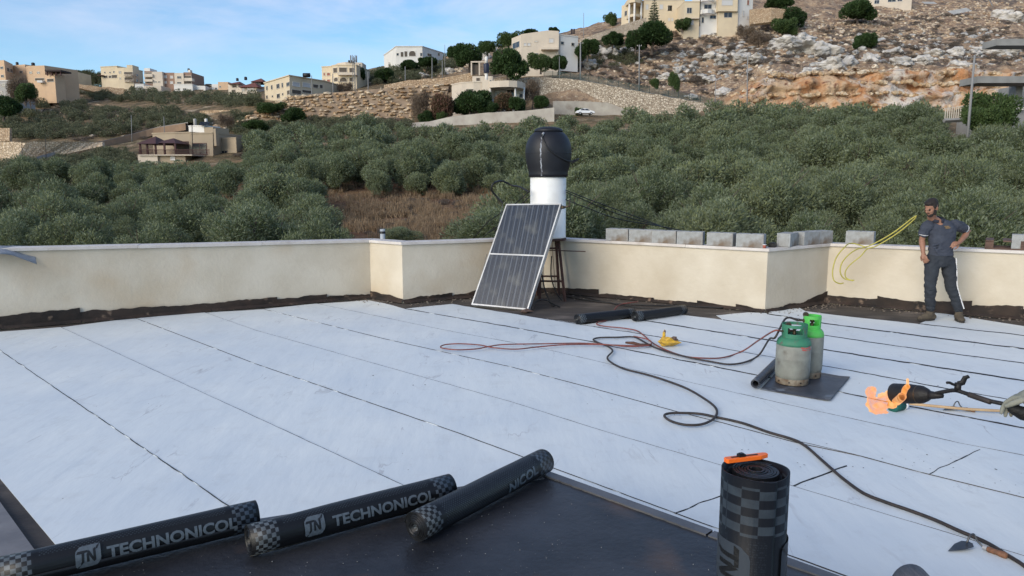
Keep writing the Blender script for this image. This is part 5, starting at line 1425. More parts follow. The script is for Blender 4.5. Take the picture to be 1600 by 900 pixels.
def crag(seed):
    V_, F_ = rock_proto(seed, 4, .7); o_ = []
    for v in V_:
        q_ = Vector(v); c_ = noise.cell(q_ * 2.3 + Vector((seed, 0, 0))); q_ *= 1 + .10 * (c_ - .5) + .16 * noise.fractal(q_ * 2.6 + Vector((0, seed, 0)), 1.0, 2.0, 4); o_.append(q_[:])
    return np.array(o_), F_
big = [crag(40 + i) for i in range(5)]; bigm = []
for V, Fq in big: me = fast_mesh('boulder', V, Fq, False); me.materials.append(M['grockm']); bigm.append(me)
bl_ = [(1225, 72, 34), (1255, 76, 40), (1285, 80, 34), (1160, 92, 24), (1185, 94, 26), (1125, 95, 18), (1300, 105, 30), (1265, 108, 22), (1320, 102, 26), (1250, 68, 26), (1360, 98, 24), (1410, 100, 30), (1440, 96, 22), (1460, 88, 20), (1490, 84, 24),
       (1520, 84, 22), (1545, 78, 26), (1570, 84, 24), (1395, 84, 18), (1340, 62, 14), (1580, 30, 26), (1560, 25, 22), (1500, 104, 26), (940, 92, 30), (960, 88, 24), (920, 104, 24), (985, 78, 26), (1060, 108, 16), (1110, 96, 20), (752, 90, 26), (765, 78, 24), (740, 96, 20), (700, 112, 14), (660, 118, 16), (1130, 145, 22), (1110, 128, 20), (1060, 125, 18), (1040, 118, 18), (1080, 150, 16)]
for i, (px, py, wpx) in enumerate(bl_):
    p = hit(px, py + 3, 150, 380, .7); s = wpx / F * p.y * .68
    o = link('boulder', bigm[i % 5]); o.location = (p.x, p.y, p.z + s * .1); o.scale = (s, s * .8, s * random.uniform(.6, .9)); o.rotation_euler = (0, random.uniform(-.2, .2), random.random() * 6)
    left = px < 800
    tag(o, 'grey limestone boulder on the scrubby ridge left of the cream house' if left else ('grey limestone boulder on the rocky slope above the cliff' if px > 1140 else 'grey limestone boulder on the slope above the fenced road'), 'boulder', 'boulders on the left ridge' if left else ('boulders above the cliff' if px > 1140 else 'boulders above the fenced road'))

# ================================================================== TERRACES, WALLS, ROADS
def crest_path(l): return [P(px, py, Y) for px, py, Y in l]
def wall_between(name, top, bot, thick, m_, label, cat='wall', parent=None, jit=0.0, sub=1):
    """top/bot: matching lists of world points; the face is a sheet with a back 'thick' metres behind"""
    bm = bmesh.new(); prev = None
    T_, B_ = [], []
    for a, b_, c, d in zip(top[:-1], top[1:], bot[:-1], bot[1:]):
        for k in range(sub): T_.append(a.lerp(b_, k / sub)); B_.append(c.lerp(d, k / sub))
    T_.append(top[-1]); B_.append(bot[-1])
    for i, (a, c) in enumerate(zip(T_, B_)):
        j = Vector((0, 0, jit * noise.noise(Vector((i * .9, 3, 1)))))
        col_ = [c, a + j, a + j + Vector((0, thick, 0)), c + Vector((0, thick, -.5))]
        v = [bm.verts.new(p) for p in col_]
        if prev:
            for e in range(3): bm.faces.new((prev[e], v[e], v[e + 1], prev[e + 1]))
            bm.faces.new((prev[3], v[3], v[0], prev[0]))
        else: bm.faces.new(v)
        prev = v
    bm.faces.new(prev[::-1])
    o = bmo(name, bm, m_, parent); 
    return tag(o, label, cat) if parent is None else o
def m_masonry(name, c1, c2, c3, sc_):
    m = mat(name, c1, rough=.95, spec=.1); N, L, b = nm(m); tc = N.new("ShaderNodeTexCoord")
    v = N.new("ShaderNodeTexVoronoi"); v.feature = 'F1'; v.inputs["Scale"].default_value = sc_; L.new(tc.outputs["Object"], v.inputs[0])
    v2 = N.new("ShaderNodeTexVoronoi"); v2.feature = 'DISTANCE_TO_EDGE'; v2.inputs["Scale"].default_value = sc_; L.new(tc.outputs["Object"], v2.inputs[0])
    r = N.new("ShaderNodeValToRGB"); e = r.color_ramp.elements; e[0].color = (*c1, 1); e[1].color = (*c2, 1)
    s = N.new("ShaderNodeSeparateColor"); L.new(v.outputs["Color"], s.inputs[0]); L.new(s.outputs[0], r.inputs[0])
    q = N.new("ShaderNodeMapRange"); q.inputs[1].default_value = .02; q.inputs[2].default_value = .10; L.new(v2.outputs[0], q.inputs[0])
    mx = N.new("ShaderNodeMix"); mx.data_type = 'RGBA'; mx.inputs[6].default_value = (*c3, 1); L.new(r.outputs[0], mx.inputs[7]); L.new(q.outputs[0], mx.inputs[0]); L.new(mx.outputs[2], b.inputs["Base Color"])
    bp = N.new("ShaderNodeBump"); bp.inputs["Distance"].default_value = .15; bp.inputs["Strength"].default_value = .8; L.new(q.outputs[0], bp.inputs["Height"]); L.new(bp.outputs[0], b.inputs["Normal"])
    return m
M['masonry'] = m_masonry('rubble_masonry', (.33, .27, .20), (.58, .50, .39), (.22, .17, .12), 1.9)
M['masonry_w'] = m_masonry('warm_masonry', (.42, .29, .18), (.56, .43, .29), (.30, .20, .12), 2.0)
M['masonry_p'] = m_masonry('pale_masonry', (.46, .37, .27), (.62, .52, .39), (.34, .26, .18), 2.4)
M['oldconc'] = mat('old_concrete', (.44, .41, .35), (.33, .29, .25), .35, .9, .3, 2, c3=(.22, .17, .13), c3scale=.25, c3lo=.6, c3hi=.75)
M['asphalt'] = mat('pale_asphalt', (.27, .26, .25), (.33, .31, .28), .4, .95)
M['dirtroad'] = mat('dirt_verge', (.36, .235, .15), (.28, .19, .13), .5, .95)
# long rubble retaining wall under the fenced road
crest = crest_path([(762, 124, 203), (800, 122, 202), (850, 120, 201), (905, 125, 199), (950, 133, 197), (1000, 143, 195), (1060, 154, 193), (1130, 167, 191)])
foot = crest_path([(764, 160, 200), (802, 168, 199), (852, 172, 198), (906, 174, 196), (950, 178, 194), (1000, 182, 192), (1060, 186, 190), (1130, 188, 188)])
wall_between('retaining_wall', crest, foot, 1.2, M['masonry'], 'long curved rubble stone retaining wall below the fenced road', sub=6, jit=.3)
# the road behind it
def ribbon(name, l, wd_near, m_, label=None, kind='structure', lift=.0, thick=.1):
    bm = bmesh.new(); prev = None
    pts = smooth_path(l, 6)
    for p in pts:
        v = [bm.verts.new(p + Vector((0, 0, lift))), bm.verts.new(p + Vector((0, wd_near, lift + .05))), bm.verts.new(p + Vector((0, wd_near, lift - thick - 1))), bm.verts.new(p + Vector((0, 0, lift - thick - 1)))]
        if prev:
            for e in range(4): bm.faces.new((prev[e], v[e], v[(e + 1) % 4], prev[(e + 1) % 4]))
        prev = v
    return tag(bmo(name, bm, m_), label, None, None, kind)
ribbon('hill_road', [p + Vector((0, .5, .25)) for p in crest[3:]] + [P(1180, 170, 190)], 9, mat('road_asphalt', (.115, .125, .13), (.15, .155, .155), .4, .9))
# fence on the crest
fn = empty('road_fence', crest[3], label='green mesh fence with dark posts along the top of the long retaining wall', cat='fence')
M['mesh_green'] = mat('green_mesh', (.015, .055, .045), rough=.6)
N_, L_, b_ = nm(M['mesh_green']); b_.inputs["Alpha"].default_value = .35
M['post_dark'] = mat('dark_post', (.025, .035, .035), rough=.6)
fp = []
for a, c in zip(crest[2:-1], crest[3:]):
    n = max(1, int((c - a).length / 2.3))
    fp += [a.lerp(c, k / n) for k in range(n)]
fp.append(crest[-1])
fp = [p + Vector((0, .3, .1)) for p in fp]
pm = None
for p in fp:
    if pm is None:
        bm = bmesh.new(); box(bm, (0, 0, .85), (.11, .11, 1.8)); pm = bpy.data.meshes.new('post'); bm.to_mesh(pm); bm.free(); pm.materials.append(M['post_dark'])
    o = link('post', pm, fn); o.location = p - crest[3]
for a, c in zip(fp[:-1], fp[1:]):
    bm = bmesh.new(); vs = [bm.verts.new(q - crest[3]) for q in (a + Vector((0, -.06, .05)), c + Vector((0, -.06, .05)), c + Vector((0, -.06, 1.55)), a + Vector((0, -.06, 1.55)))]; bm.faces.new(vs); bmo('mesh_panel', bm, M['mesh_green'], fn)
# concrete yard wall behind the parked car
wall_between('yard_wall', crest_path([(864, 158, 186), (905, 158, 187), (950, 160, 187), (985, 174, 187)]), crest_path([(864, 178, 186), (905, 180, 187), (950, 181, 187), (985, 182, 187)]), .4, M['oldconc'], 'pale concrete yard wall behind the parked white car', sub=3)
# grey garden retaining wall below the villa
wall_between('garden_wall', crest_path([(640, 192, 172), (670, 190, 172), (705, 182, 172), (760, 176, 172), (820, 173, 172), (866, 168, 172)]), crest_path([(640, 202, 171), (670, 202, 171), (705, 204, 171), (760, 204, 171), (820, 204, 171), (866, 200, 171)]), .5, M['oldconc'], 'stained grey concrete garden wall below the curved villa', sub=4)
# terrace of rough stones, centre left
tw = empty('stone_terrace', P(540, 170, 188), label='broad terrace wall of rough orange and grey stones left of the villa', cat='terrace wall')
org = tw.location.copy()
tb_t = crest_path([(455, 150, 190), (480, 148, 190.5), (540, 143, 191), (600, 138, 191.5), (660, 133, 192), (702, 131, 192)])
tb_b = crest_path([(372, 190, 185), (440, 192, 185), (520, 193, 185), (580, 193, 185), (640, 190, 185), (690, 186, 185)])
wall_between('terrace_core', [p - org for p in tb_t], [p - org for p in tb_b], 2.5, mat('terrace_earth', (.20, .145, .10), (.30, .22, .15), .6, .95), None, parent=tw, sub=6)
sp_n = [rock_proto(70 + i, 1, .4) for i in range(6)]
items = []; rg = np.random.default_rng(8)
for r_i in range(11):
    v = (r_i + .5) / 11
    u = 0.0
    while u < 1:
        n5 = len(tb_t) - 1; s = u * n5; i = min(int(s), n5 - 1); f = s - i
        p = tb_b[i].lerp(tb_b[i + 1], f).lerp(tb_t[i].lerp(tb_t[i + 1], f), v + rg.normal() * .024) - org
        wv = rg.choice([.4, .6, .9, 1.3, 1.7]); items.append((p.x, p.y - .1, p.z, wv * .62, rg.uniform(.28, .66), rg.normal() * .6, int(rg.integers(6)))); u += wv / 36 * (1.0 if rg.random() > .1 else 1.8)
scatter_mesh('terrace_stones', sp_n, items, M['terr'], parent=tw)
# sandy lane along the top of the terrace with a low bank
ribbon('sandy_lane', [P(455, 151, 190.5), P(500, 147, 191), P(560, 142, 191.5), P(620, 138, 192), P(702, 134, 192.6)], 5, M['dirtroad'])
wall_between('stone_bank', crest_path([(600, 133, 198), (640, 125, 199), (690, 122, 200), (740, 113, 201), (742, 113, 201)]), crest_path([(600, 141, 197), (640, 136, 198), (690, 134, 199), (740, 130, 200), (742, 130, 200)]), .8, M['masonry_w'], 'low warm coloured stone bank above the sandy lane', sub=4, jit=.2)
# terraces on the left hill
wall_between('terrace_wall', crest_path([(95, 157, 262), (140, 163, 260), (200, 165, 256), (290, 163, 250)]), crest_path([(95, 172, 260), (140, 170, 258), (200, 173, 254), (290, 171, 248)]), .8, M['masonry_w'], 'long low warm stone terrace wall across the scrub on the left hill', sub=5, jit=.5)
wall_between('terrace_wall', crest_path([(118, 131, 288), (150, 135, 286), (192, 138, 284), (206, 147, 282)]), crest_path([(118, 136, 287), (150, 144, 285), (192, 149, 283), (206, 151, 281)]), .8, M['masonry_w'], 'short warm stone terrace wall just under the ridge on the left hill', sub=4, jit=.4)
wall_between('terrace_wall', crest_path([(312, 173, 200), (350, 172, 199), (396, 171, 198), (402, 184, 197)]), crest_path([(312, 193, 199), (350, 194, 198), (396, 190, 197), (402, 190, 196)]), .8, M['masonry_w'], 'tall warm stone wall behind the rooftop of the gazebo house', sub=4, jit=.2)
wall_between('terrace_wall', crest_path([(-60, 222, 150), (40, 222, 151), (100, 221, 156), (160, 222, 163)]), crest_path([(-60, 256, 148), (20, 257, 149), (60, 250, 153), (160, 228, 161)]), .8, m_masonry('lane_wall_stone', (.56, .43, .29), (.72, .58, .42), (.44, .32, .20), 2.2), 'pale dry stone wall above the lane on the far left', sub=5, jit=.3)
wall_between('terrace_wall', crest_path([(-60, 200, 178), (14, 200, 178), (15, 200, 178)]), crest_path([(-60, 223, 176), (14, 220, 176), (15, 220, 176)]), .8, M['masonry_w'], 'small block of orange stone wall at the left edge', sub=2)
# lane on the left
lane = [hit(20, 268, 120, 250), hit(60, 256, 120, 250), hit(120, 240, 120, 250), hit(180, 225, 120, 250), hit(240, 212, 120, 260), hit(300, 201, 120, 260)]
def lane_ribbon(name, off0, off1, lift, m_):
    bm = bmesh.new(); prev = None
    for p in smooth_path(lane, 6):
        a_ = Vector((p.x, p.y + off0, 0)); c_ = Vector((p.x, p.y + off1, 0)); zz = max(tz(p.x, p.y), gz(p.x, p.y), gz(p.x, p.y + 2)) + .5
        v = [bm.verts.new((a_.x, a_.y, zz - 2)), bm.verts.new((a_.x, a_.y, zz + lift)), bm.verts.new((c_.x, c_.y, zz + lift + (off1 - off0) * .02)), bm.verts.new((c_.x, c_.y, zz - 2))]
        if prev:
            for e in range(3): bm.faces.new((prev[e], v[e], v[e + 1], prev[e + 1]))
        prev = v
    return tag(bmo(name, bm, m_), kind='structure')
lane_ribbon('hill_lane', -2.2, 2.4, 0, M['asphalt']); lane_ribbon('lane_verge', 2.4, 4.6, .25, M['dirtroad']); lane_ribbon('lane_kerb_verge', -3.6, -2.2, -.35, M['dirtroad'])
# white rubble heap at the left edge
p = hit(10, 318, 40, 200); rb_ = []
for _ in range(70): rb_.append((p.x + random.gauss(0, 1.1), p.y + random.gauss(0, .6), gz(p.x, p.y) + random.uniform(0, 1.0), random.uniform(.15, .4), random.uniform(.15, .4), random.random() * 6, random.randrange(8)))
M['whiterock'] = m_rock('white_rubble', (.5, .48, .45), (.6, .58, .55), (.72, .71, .70))
tag(scatter_mesh('rubble_heap', rp, rb_, M['whiterock'], kind='stuff'), 'heap of white rubble beyond the parapet at the left edge', 'rubble')
# light debris on the slope, top right
for i, (px, py, wpx, lb) in enumerate(((1452, 6, 20, 'pale sheet of rubbish lying near the house at the top of the slope'), (1500, 22, 30, 'long crumpled white sheet on the rubble slope, below the blue one'), (1546, 10, 16, 'pale blue folded sheet on the rubble, at the top right'), (1375, 68, 16, 'white stone slab on the slope beside the round bush'))):
    p = hit(px, py + 3, 150, 380); s = wpx / F * p.y
    bm = bmesh.new(); g_ = [[bm.verts.new((s * (u / 5 - .5), (v_ - 1) * s * .2, .5 + s * .12 * v_ + .2 * noise.noise(Vector((u, v_, i))))) for v_ in range(3)] for u in range(6)]
    for u in range(5):
        for v_ in range(2): bm.faces.new((g_[u][v_], g_[u + 1][v_], g_[u + 1][v_ + 1], g_[u][v_ + 1]))
    bmesh.ops.solidify(bm, geom=bm.faces, thickness=.06)
    o = bmo('rubbish_sheet', bm, mat('pale_sheet', (.55, .62, .66) if i == 2 else (.62, .62, .60), rough=.7)); o.location = p; o.rotation_euler = (0, random.uniform(-.3, .3) if i != 2 else 1.0, .1); tag(o, lb, 'debris')
# ================================================================== BUILDINGS
W = {}
W['cream'] = mat('cream_render', (.62, .52, .37), (.55, .46, .33), .3, .9)
W['peach'] = mat('peach_render', (.60, .42, .27), (.54, .38, .25), .3, .9)
W['pale'] = mat('pale_stone', (.60, .52, .42), (.53, .46, .38), .4, .9)
W['white'] = mat('white_render', (.70, .68, .64), (.62, .60, .57), .3, .9)
W['grey'] = mat('grey_render', (.40, .39, .37), (.34, .33, .32), .3, .9)
W['tan'] = mat('tan_render', (.36, .29, .205), (.32, .26, .19), .3, .9)
W['brown'] = mat('brown_stone_cladding', (.30, .19, .14), (.26, .17, .13), .4, .9)
W['roofred'] = mat('red_tiles', (.20, .07, .05), (.15, .055, .042), 2, .9)
W['roofdark'] = mat('dark_roof', (.045, .035, .035), rough=.9)
W['maroon'] = mat('maroon_roof', (.085, .038, .036), (.065, .032, .032), 1, .8)
W['glass'] = mat('dark_window', (.025, .028, .034), rough=.15, spec=.6)
W['frame'] = mat('window_frame', (.55, .50, .43), rough=.7)
W['shutter'] = mat('pale_shutter', (.50, .50, .50), rough=.7)
W['shade'] = mat('painted_opening_shade', (.10, .085, .07), rough=.95)  # flat dark colour standing in for the shade inside open recesses
W['conc'] = mat('raw_concrete', (.27, .27, .265), (.21, .21, .205), .5, .95, .2, 3)
W['red_win'] = mat('red_shutter', (.26, .10, .07), rough=.8)
W['pole'] = mat('grey_pole', (.22, .22, .22), rough=.8)
W['poledark'] = mat('dark_pole', (.04, .035, .03), rough=.8)
class House:
    def __init__(s, name, label, cat, px, py, Y, group=None):
        s.o = empty(name, P(px, py, Y), label=label, cat=cat, group=group); s.org = s.o.location.copy(); s.faces = {}
    def vol(s, front, ytop, ybase, depth, m_, ytop_px=None, name='wall', cop=None, under=5.0, key=None):
        """front: [(px, Y)...] left to right; extruded back"""
        zt = P(800, ytop, front[0][1]).z if ytop_px is None else P(800, ytop, ytop_px).z; zb = P(800, ybase, min(f[1] for f in front)).z
        pts = []
        for (px, Y) in front:
            q = P(px, (ytop + ybase) / 2, Y); pts.append(Vector((q.x, q.y, 0)))
        dirn = (pts[-1] - pts[0]); nrm_ = Vector((-dirn.y, dirn.x, 0)).normalized()
        if nrm_.y < 0: nrm_ = -nrm_
        back_ = [p + nrm_ * depth for p in (pts[-1], pts[0])]
        fp_ = [(p.x - s.org.x, p.y - s.org.y) for p in pts + back_]
        bm = bmesh.new(); prism(bm, fp_, zb - s.org.z - under, zt - s.org.z); w_ = bmo(name, bm, W[m_], s.o)
        if cop:
            bm = bmesh.new(); c_ = Vector((sum(p[0] for p in fp_) / len(fp_), sum(p[1] for p in fp_) / len(fp_)))
            big_ = [(c_.x + (p[0] - c_.x) * 1.025, c_.y + (p[1] - c_.y) * 1.025) for p in fp_]
            prism(bm, big_, zt - s.org.z + .003, zt - s.org.z + .25); bmo('roof_edge', bm, W[cop], s.o)
        s.faces[key or len(s.faces)] = (pts, zt, zb)
        return w_
    def win(s, key, rects, m_='glass', fm='frame', name='window', proud=.03, fw=.12, arch=False):
        pts, zt, zb = s.faces[key]
        for (x0, y0, x1, y1) in rects:
            # which front segment holds the centre column
            for i in range(len(pts) - 1):
                a_, b_ = pts[i], pts[i + 1]; d = (b_ - a_).normalized(); n = Vector((d.y, -d.x, 0))
                if n.y > 0: n = -n
                def onp(px, py):
                    r = ray(px, py); t = (a_ - Vector((0, 0, H))).dot(n) / r.dot(n); return Vector((0, 0, H)) + r * t
                c_ = onp((x0 + x1) / 2, (y0 + y1) / 2); u = (Vector((c_.x, c_.y, 0)) - a_).dot(d)
                if -.05 <= u <= (b_ - a_).length + .05 or i == len(pts) - 2: break
            p0, p1 = onp(x0, y1), onp(x1, y0); u0 = (Vector((p0.x, p0.y, 0)) - a_).dot(d); u1 = (Vector((p1.x, p1.y, 0)) - a_).dot(d)
            zc0, zc1 = onp((x0 + x1) / 2, y1).z, onp((x0 + x1) / 2, y0).z
            L_ = (b_ - a_).length; u0, u1 = max(u0, .05), min(u1, L_ - .05)
            if u1 - u0 < .15: u1 = u0 + .6
            zc = (zc0 + zc1) / 2; hh = abs(zc1 - zc0); ww = u1 - u0; cc = a_ + d * ((u0 + u1) / 2)
            Mx = Matrix.Translation((cc.x - s.org.x, cc.y - s.org.y, zc - s.org.z)) @ Matrix.Rotation(math.atan2(d.y, d.x), 4, 'Z')
            bm = bmesh.new(); t_ = .10
            for c2, s2 in (((0, -t_ / 2, hh / 2), (ww + fw, t_, fw)), ((0, -t_ / 2 - .012, -hh / 2), (ww + fw * 1.8, t_, fw))): box(bm, c2, s2, M=Mx)
            for sx in (-1, 1): box(bm, (sx * ww / 2, -t_ / 2 + .006, 0), (fw * .8, t_, hh - fw), M=Mx)
            if ww > 1.2 and m_ == 'glass': box(bm, (0, -.035, 0), (.07, .05, hh - fw), M=Mx)
            f_ = bmo(name, bm, W[fm], s.o)
            bm = bmesh.new()
            if arch:
                vs = [(-ww / 2, -hh / 2), (ww / 2, -hh / 2)] + [(ww / 2 * math.cos(t * math.pi / 6), hh / 2 - ww / 2 + ww / 2 * math.sin(t * math.pi / 6)) for t in range(7)]
                lo_ = [bm.verts.new(Mx @ Vector((x, -proud, z))) for x, z in vs]; bm.faces.new(lo_)
            else: box(bm, (0, -proud / 2, 0), (ww, proud, hh), M=Mx)
            bmo('pane', bm, W[m_], f_)  # given the shade colour, this pane is a painted dark opening
    def tank(s, px, py, Y, wpx=4, m_='black', stand=True):
        p = P(px, py, Y) - s.org; r = wpx / F * Y / 2
        bm = bmesh.new(); lathe(bm, [(r * .95, 0), (r, .1), (r, r * 1.7), (r * .7, r * 2.1), (.02, r * 2.2)], 12, Matrix.Translation(p)); bmo('water_tank', bm, M['blackpoly'] if m_ == 'black' else W['white'], s.o, True)
    def slab(s, l, z0px, z1px, Y, m_, name):
        """flat slab between photo columns l=(x0,x1), rows z0..z1, depth Y..Y2"""
        x0, x1, Y2 = l; a_, b_ = P(x0, z1px, Y), P(x1, z0px, Y)
        bm = bmesh.new(); box(bm, ((a_.x + b_.x) / 2 - s.org.x, (Y + Y2) / 2 - s.org.y, (a_.z + b_.z) / 2 - s.org.z), (b_.x - a_.x, Y2 - Y, abs(a_.z - b_.z))); return bmo(name, bm, W[m_], s.o)
    def hip(s, x0, x1, ye, yr, Y, depth, m_, name='roof', xr=None):
        a_, b_ = P(x0, ye, Y), P(x1, ye, Y); zt = P(x0, yr, Y + depth / 2).z
        c = [(a_.x, Y), (b_.x, Y), (b_.x, Y + depth), (a_.x, Y + depth)]; bm = bmesh.new()
        lo = [bm.verts.new((x - s.org.x, y - s.org.y, a_.z - s.org.z)) for x, y in c]; mx_ = (a_.x + b_.x) / 2; hl = max(0, (b_.x - a_.x) - depth) / 2
        hi = [bm.verts.new((mx_ - hl - .05 - s.org.x, Y + depth / 2 - s.org.y, zt - s.org.z)), bm.verts.new((mx_ + hl + .05 - s.org.x, Y + depth / 2 - s.org.y, zt - s.org.z))]
        bm.faces.new(lo[::-1]); bm.faces.new((lo[0], lo[1], hi[1], hi[0])); bm.faces.new((lo[1], lo[2], hi[1])); bm.faces.new((lo[2], lo[3], hi[0], hi[1])); bm.faces.new((lo[3], lo[0], hi[0])); return bmo(name, bm, W[m_], s.o)

# --- far left group
h = House('apartment_house', 'grey sided house cut off by the left edge on the ridge', 'house', 8, 130, 255)
h.vol([(-30, 258), (8, 255), (21, 264)], 96, 130, 14, 'peach', key='a'); h.win('a', [(1, 104, 5, 108), (11, 106, 14, 112), (16, 108, 19, 113), (2, 117, 6, 121)])
h = House('low_house', 'low white house with grey upper floor below the ridge at the left edge', 'house', 5, 148, 235)
h.vol([(-30, 236), (16, 235)], 127, 150, 10, 'grey', cop='white', key='a'); h.win('a', [(2, 131, 8, 135), (0, 143, 4, 148)])
h = House('house', 'small peach house with a black roof tank, second from the left edge', 'house', 30, 122, 265)
h.vol([(21, 265), (40, 263)], 102, 125, 10, 'peach', key='a'); h.win('a', [(31, 111, 35, 114)]); h.tank(27, 101.5, 267, 4)
h = House('house', 'peach house with roofed terrace and white balcony on the left ridge', 'house', 58, 137, 258)
h.vol([(41, 262), (44, 259), (71, 258)], 105, 137, 12, 'peach', key='a'); h.win('a', [(46, 112, 50, 115), (58, 112, 62, 115)]); h.win('a', [(55, 122, 69, 126)], 'shade')
h.vol([(71.2, 258), (86, 257)], 117, 137, 4, 'peach', key='b'); h.win('b', [(74, 123, 84, 128)], 'shade')
h.slab((70, 95, 262), 109, 111.5, 256, 'roofdark', 'terrace_roof'); 
for x in (73, 80, 87, 94): h.slab((x, x + .8, 257), 111.5, 118, 256.6, 'maroon', 'terrace_post')
h.slab((58, 66, 258), 125.5, 129, 256.8, 'white', 'balcony'); h.tank(52, 103.5, 262, 5)
h = House('house', 'pale flat house with a small dish behind the ridge bushes', 'house', 105, 120, 300)
h.vol([(88, 300), (120, 300)], 112, 122, 10, 'cream', key='a'); h.win('a', [(95, 115, 98, 117)])
bm = bmesh.new(); blob(bm, P(109, 110.5, 299) - h.org, (.55, .2, .55), 2); bmo('dish', bm, W['white'], h.o, True)
h = House('apartment_building', 'cream apartment building with rounded balconies alone on the left skyline', 'apartment building', 187, 130, 305)
h.vol([(158, 306), (184, 304)], 105, 131, 14, 'cream', cop='cream', key='a'); h.win('a', [(163, 112, 165, 114.5), (171, 112, 173, 114.5), (177, 111, 179, 114)]); h.win('a', [(162, 118, 168, 122), (170, 118, 174, 122), (175, 117, 183, 122)], 'shade')
h.vol([(184.2, 303.5), (194, 303), (208, 303), (218, 308)], 106, 131, 13, 'cream', key='b'); h.win('b', [(186, 111, 189, 115), (187, 121, 189, 124), (213, 116, 215, 119), (213, 124, 215, 128)])
h.win('b', [(194, 112.5, 208, 116), (194, 121, 208, 125)], 'shade')
for (y0, y1) in ((116, 120), (125, 128.5)):
    a_ = P(201, y0, 302.5) - h.org; bm = bmesh.new(); zz = P(201, y1, 302.5).z - h.org.z
    for k in range(12):
        t0, t1 = math.pi + k * math.pi / 12, math.pi + (k + 1) * math.pi / 12; v = [bm.verts.new((a_.x + 2.1 * math.cos(t), a_.y + 1.2 + 1.6 * math.sin(t), z)) for t, z in ((t0, zz), (t1, zz), (t1, a_.z), (t0, a_.z))]; bm.faces.new(v)
    bmesh.ops.solidify(bm, geom=bm.faces, thickness=.15); bmo('balcony', bm, W['pale'], h.o)
h.vol([(198, 303.4), (207, 303.4)], 101.5, 106, 5, 'cream', name='stair_tower', under=0, key='c')
h.slab((152, 160, 308), 117, 118, 304, 'maroon', 'porch_roof')
h = House('apartment_building', 'apartment block with alternating white and brown bands and corner balconies', 'apartment building', 262, 132, 300)
h.vol([(226, 300), (238, 300)], 111, 133, 12, 'brown', key='a'); h.win('a', [(227, 113, 237.5, 115.5), (227, 121.5, 237.5, 124), (227, 128, 237.5, 130)], 'shade')
h.slab((225, 238, 302), 115.5, 120, 298.8, 'pale', 'balcony'); h.slab((225, 238, 302), 124, 127.5, 298.8, 'pale', 'balcony'); h.slab((225.3, 234, 306), 106.5, 111, 300, 'white', 'roof_room')
h.vol([(238.2, 299.5), (254, 299.5)], 112, 135, 12, 'pale', key='b'); h.win('b', [(242, 127, 245, 129), (247, 127, 250, 129)])
h.vol([(254.2, 301), (272.5, 301)], 113.5, 138, 12, 'brown', key='c'); h.win('c', [(256, 118, 260.5, 122), (266, 118.5, 270.5, 122.5), (256, 127, 260.5, 130.5), (266, 127, 270.5, 131)], 'shutter')
h.vol([(272.7, 299.5), (287, 299.5)], 114, 132, 12, 'pale', key='d'); h.win('d', [(277, 119, 283, 123), (277, 128, 283, 131)])
h.vol([(287.2, 300), (299.5, 300)], 113, 132, 12, 'brown', key='e'); h.win('e', [(288, 118.5, 299, 122), (288, 127, 299, 131)], 'shade'); h.slab((288, 300, 301), 122, 126.5, 298.8, 'pale', 'balcony'); h.tank(295, 111, 302, 3.6)
h.slab((294, 297, 303), 109, 113, 301, 'white', 'tank_stand')
h = House('low_house', 'long low white house in front of the banded apartment block', 'house', 287, 145, 292)
h.vol([(272, 292), (301, 292)], 132.5, 145, 9, 'white', cop='white', key='a'); h.win('a', [(278, 138, 281, 140.5), (286, 138, 291, 141), (296, 140, 298, 145)])
h = House('low_house', 'low white house with a dark open garage right of the banded block', 'house', 311, 146, 294)
h.vol([(302, 294), (321, 294)], 134, 146, 9, 'white', key='a'); h.win('a', [(304, 140, 317.5, 144)], 'shade'); h.slab((308, 321, 300), 132, 133.5, 294, 'roofdark', 'roof')
h = House('low_house', 'low pale house with a stone yard left of the banded block', 'house', 232, 145, 290)
h.vol([(211, 290), (225, 290)], 132, 142, 8, 'white', cop='white', key='a'); h.vol([(225.3, 289), (252, 289)], 134, 146, 8, 'pale', key='b'); h.win('a', [(214, 134.5, 222, 137)], 'shutter')
h = House('house', 'tiny white house between the open garage and the peach house', 'house', 334, 144, 298)
h.vol([(331, 298), (341, 298)], 131.5, 144, 8, 'white', key='a'); h.win('a', [(336, 137, 339, 140)]); h.vol([(321.5, 304), (330.5, 304)], 133, 142, 7, 'cream', key='b'); h.slab((321, 329, 310), 131, 133, 303.5, 'roofdark', 'roof')
h = House('house', 'plain peach house left of the red roofed villa', 'house', 348, 145, 290)
h.vol([(341, 290), (357, 290)], 128, 145, 10, 'peach', key='a'); h.win('a', [(343, 134, 345, 137)])
h = House('villa', 'grey stone villa with red tiled roofs and black roof tanks', 'villa', 380, 156, 250)
h.vol([(357, 251), (373, 250)], 131, 158, 12, 'pale', key='a'); h.win('a', [(363, 133, 370, 137), (362, 140, 368, 145)], 'shade'); h.win('a', [(359, 147, 361, 151)])
h.vol([(373.2, 249), (401, 248)], 136, 149, 12, 'pale', key='b'); h.win('b', [(378, 137.5, 382.5, 143), (386, 137.5, 397, 143)]); h.hip(355, 374, 131, 127.5, 249, 12, 'roofred'); h.hip(372, 403, 136, 129, 247, 13, 'roofred')
h.slab((374, 401, 250), 144, 147, 246.5, 'pale', 'balcony'); h.tank(371, 126.5, 252, 4); h.tank(384, 125, 252, 4.5); h.vol([(393, 256), (408, 257)], 127, 150, 9, 'grey', key='c'); h.hip(391, 411.5, 127.5, 122.5, 255, 9, 'roofred'); h.vol([(392, 243), (412, 243)], 150, 160, 6, 'grey', key='d'); h.win('d', [(395, 155, 397, 159)])
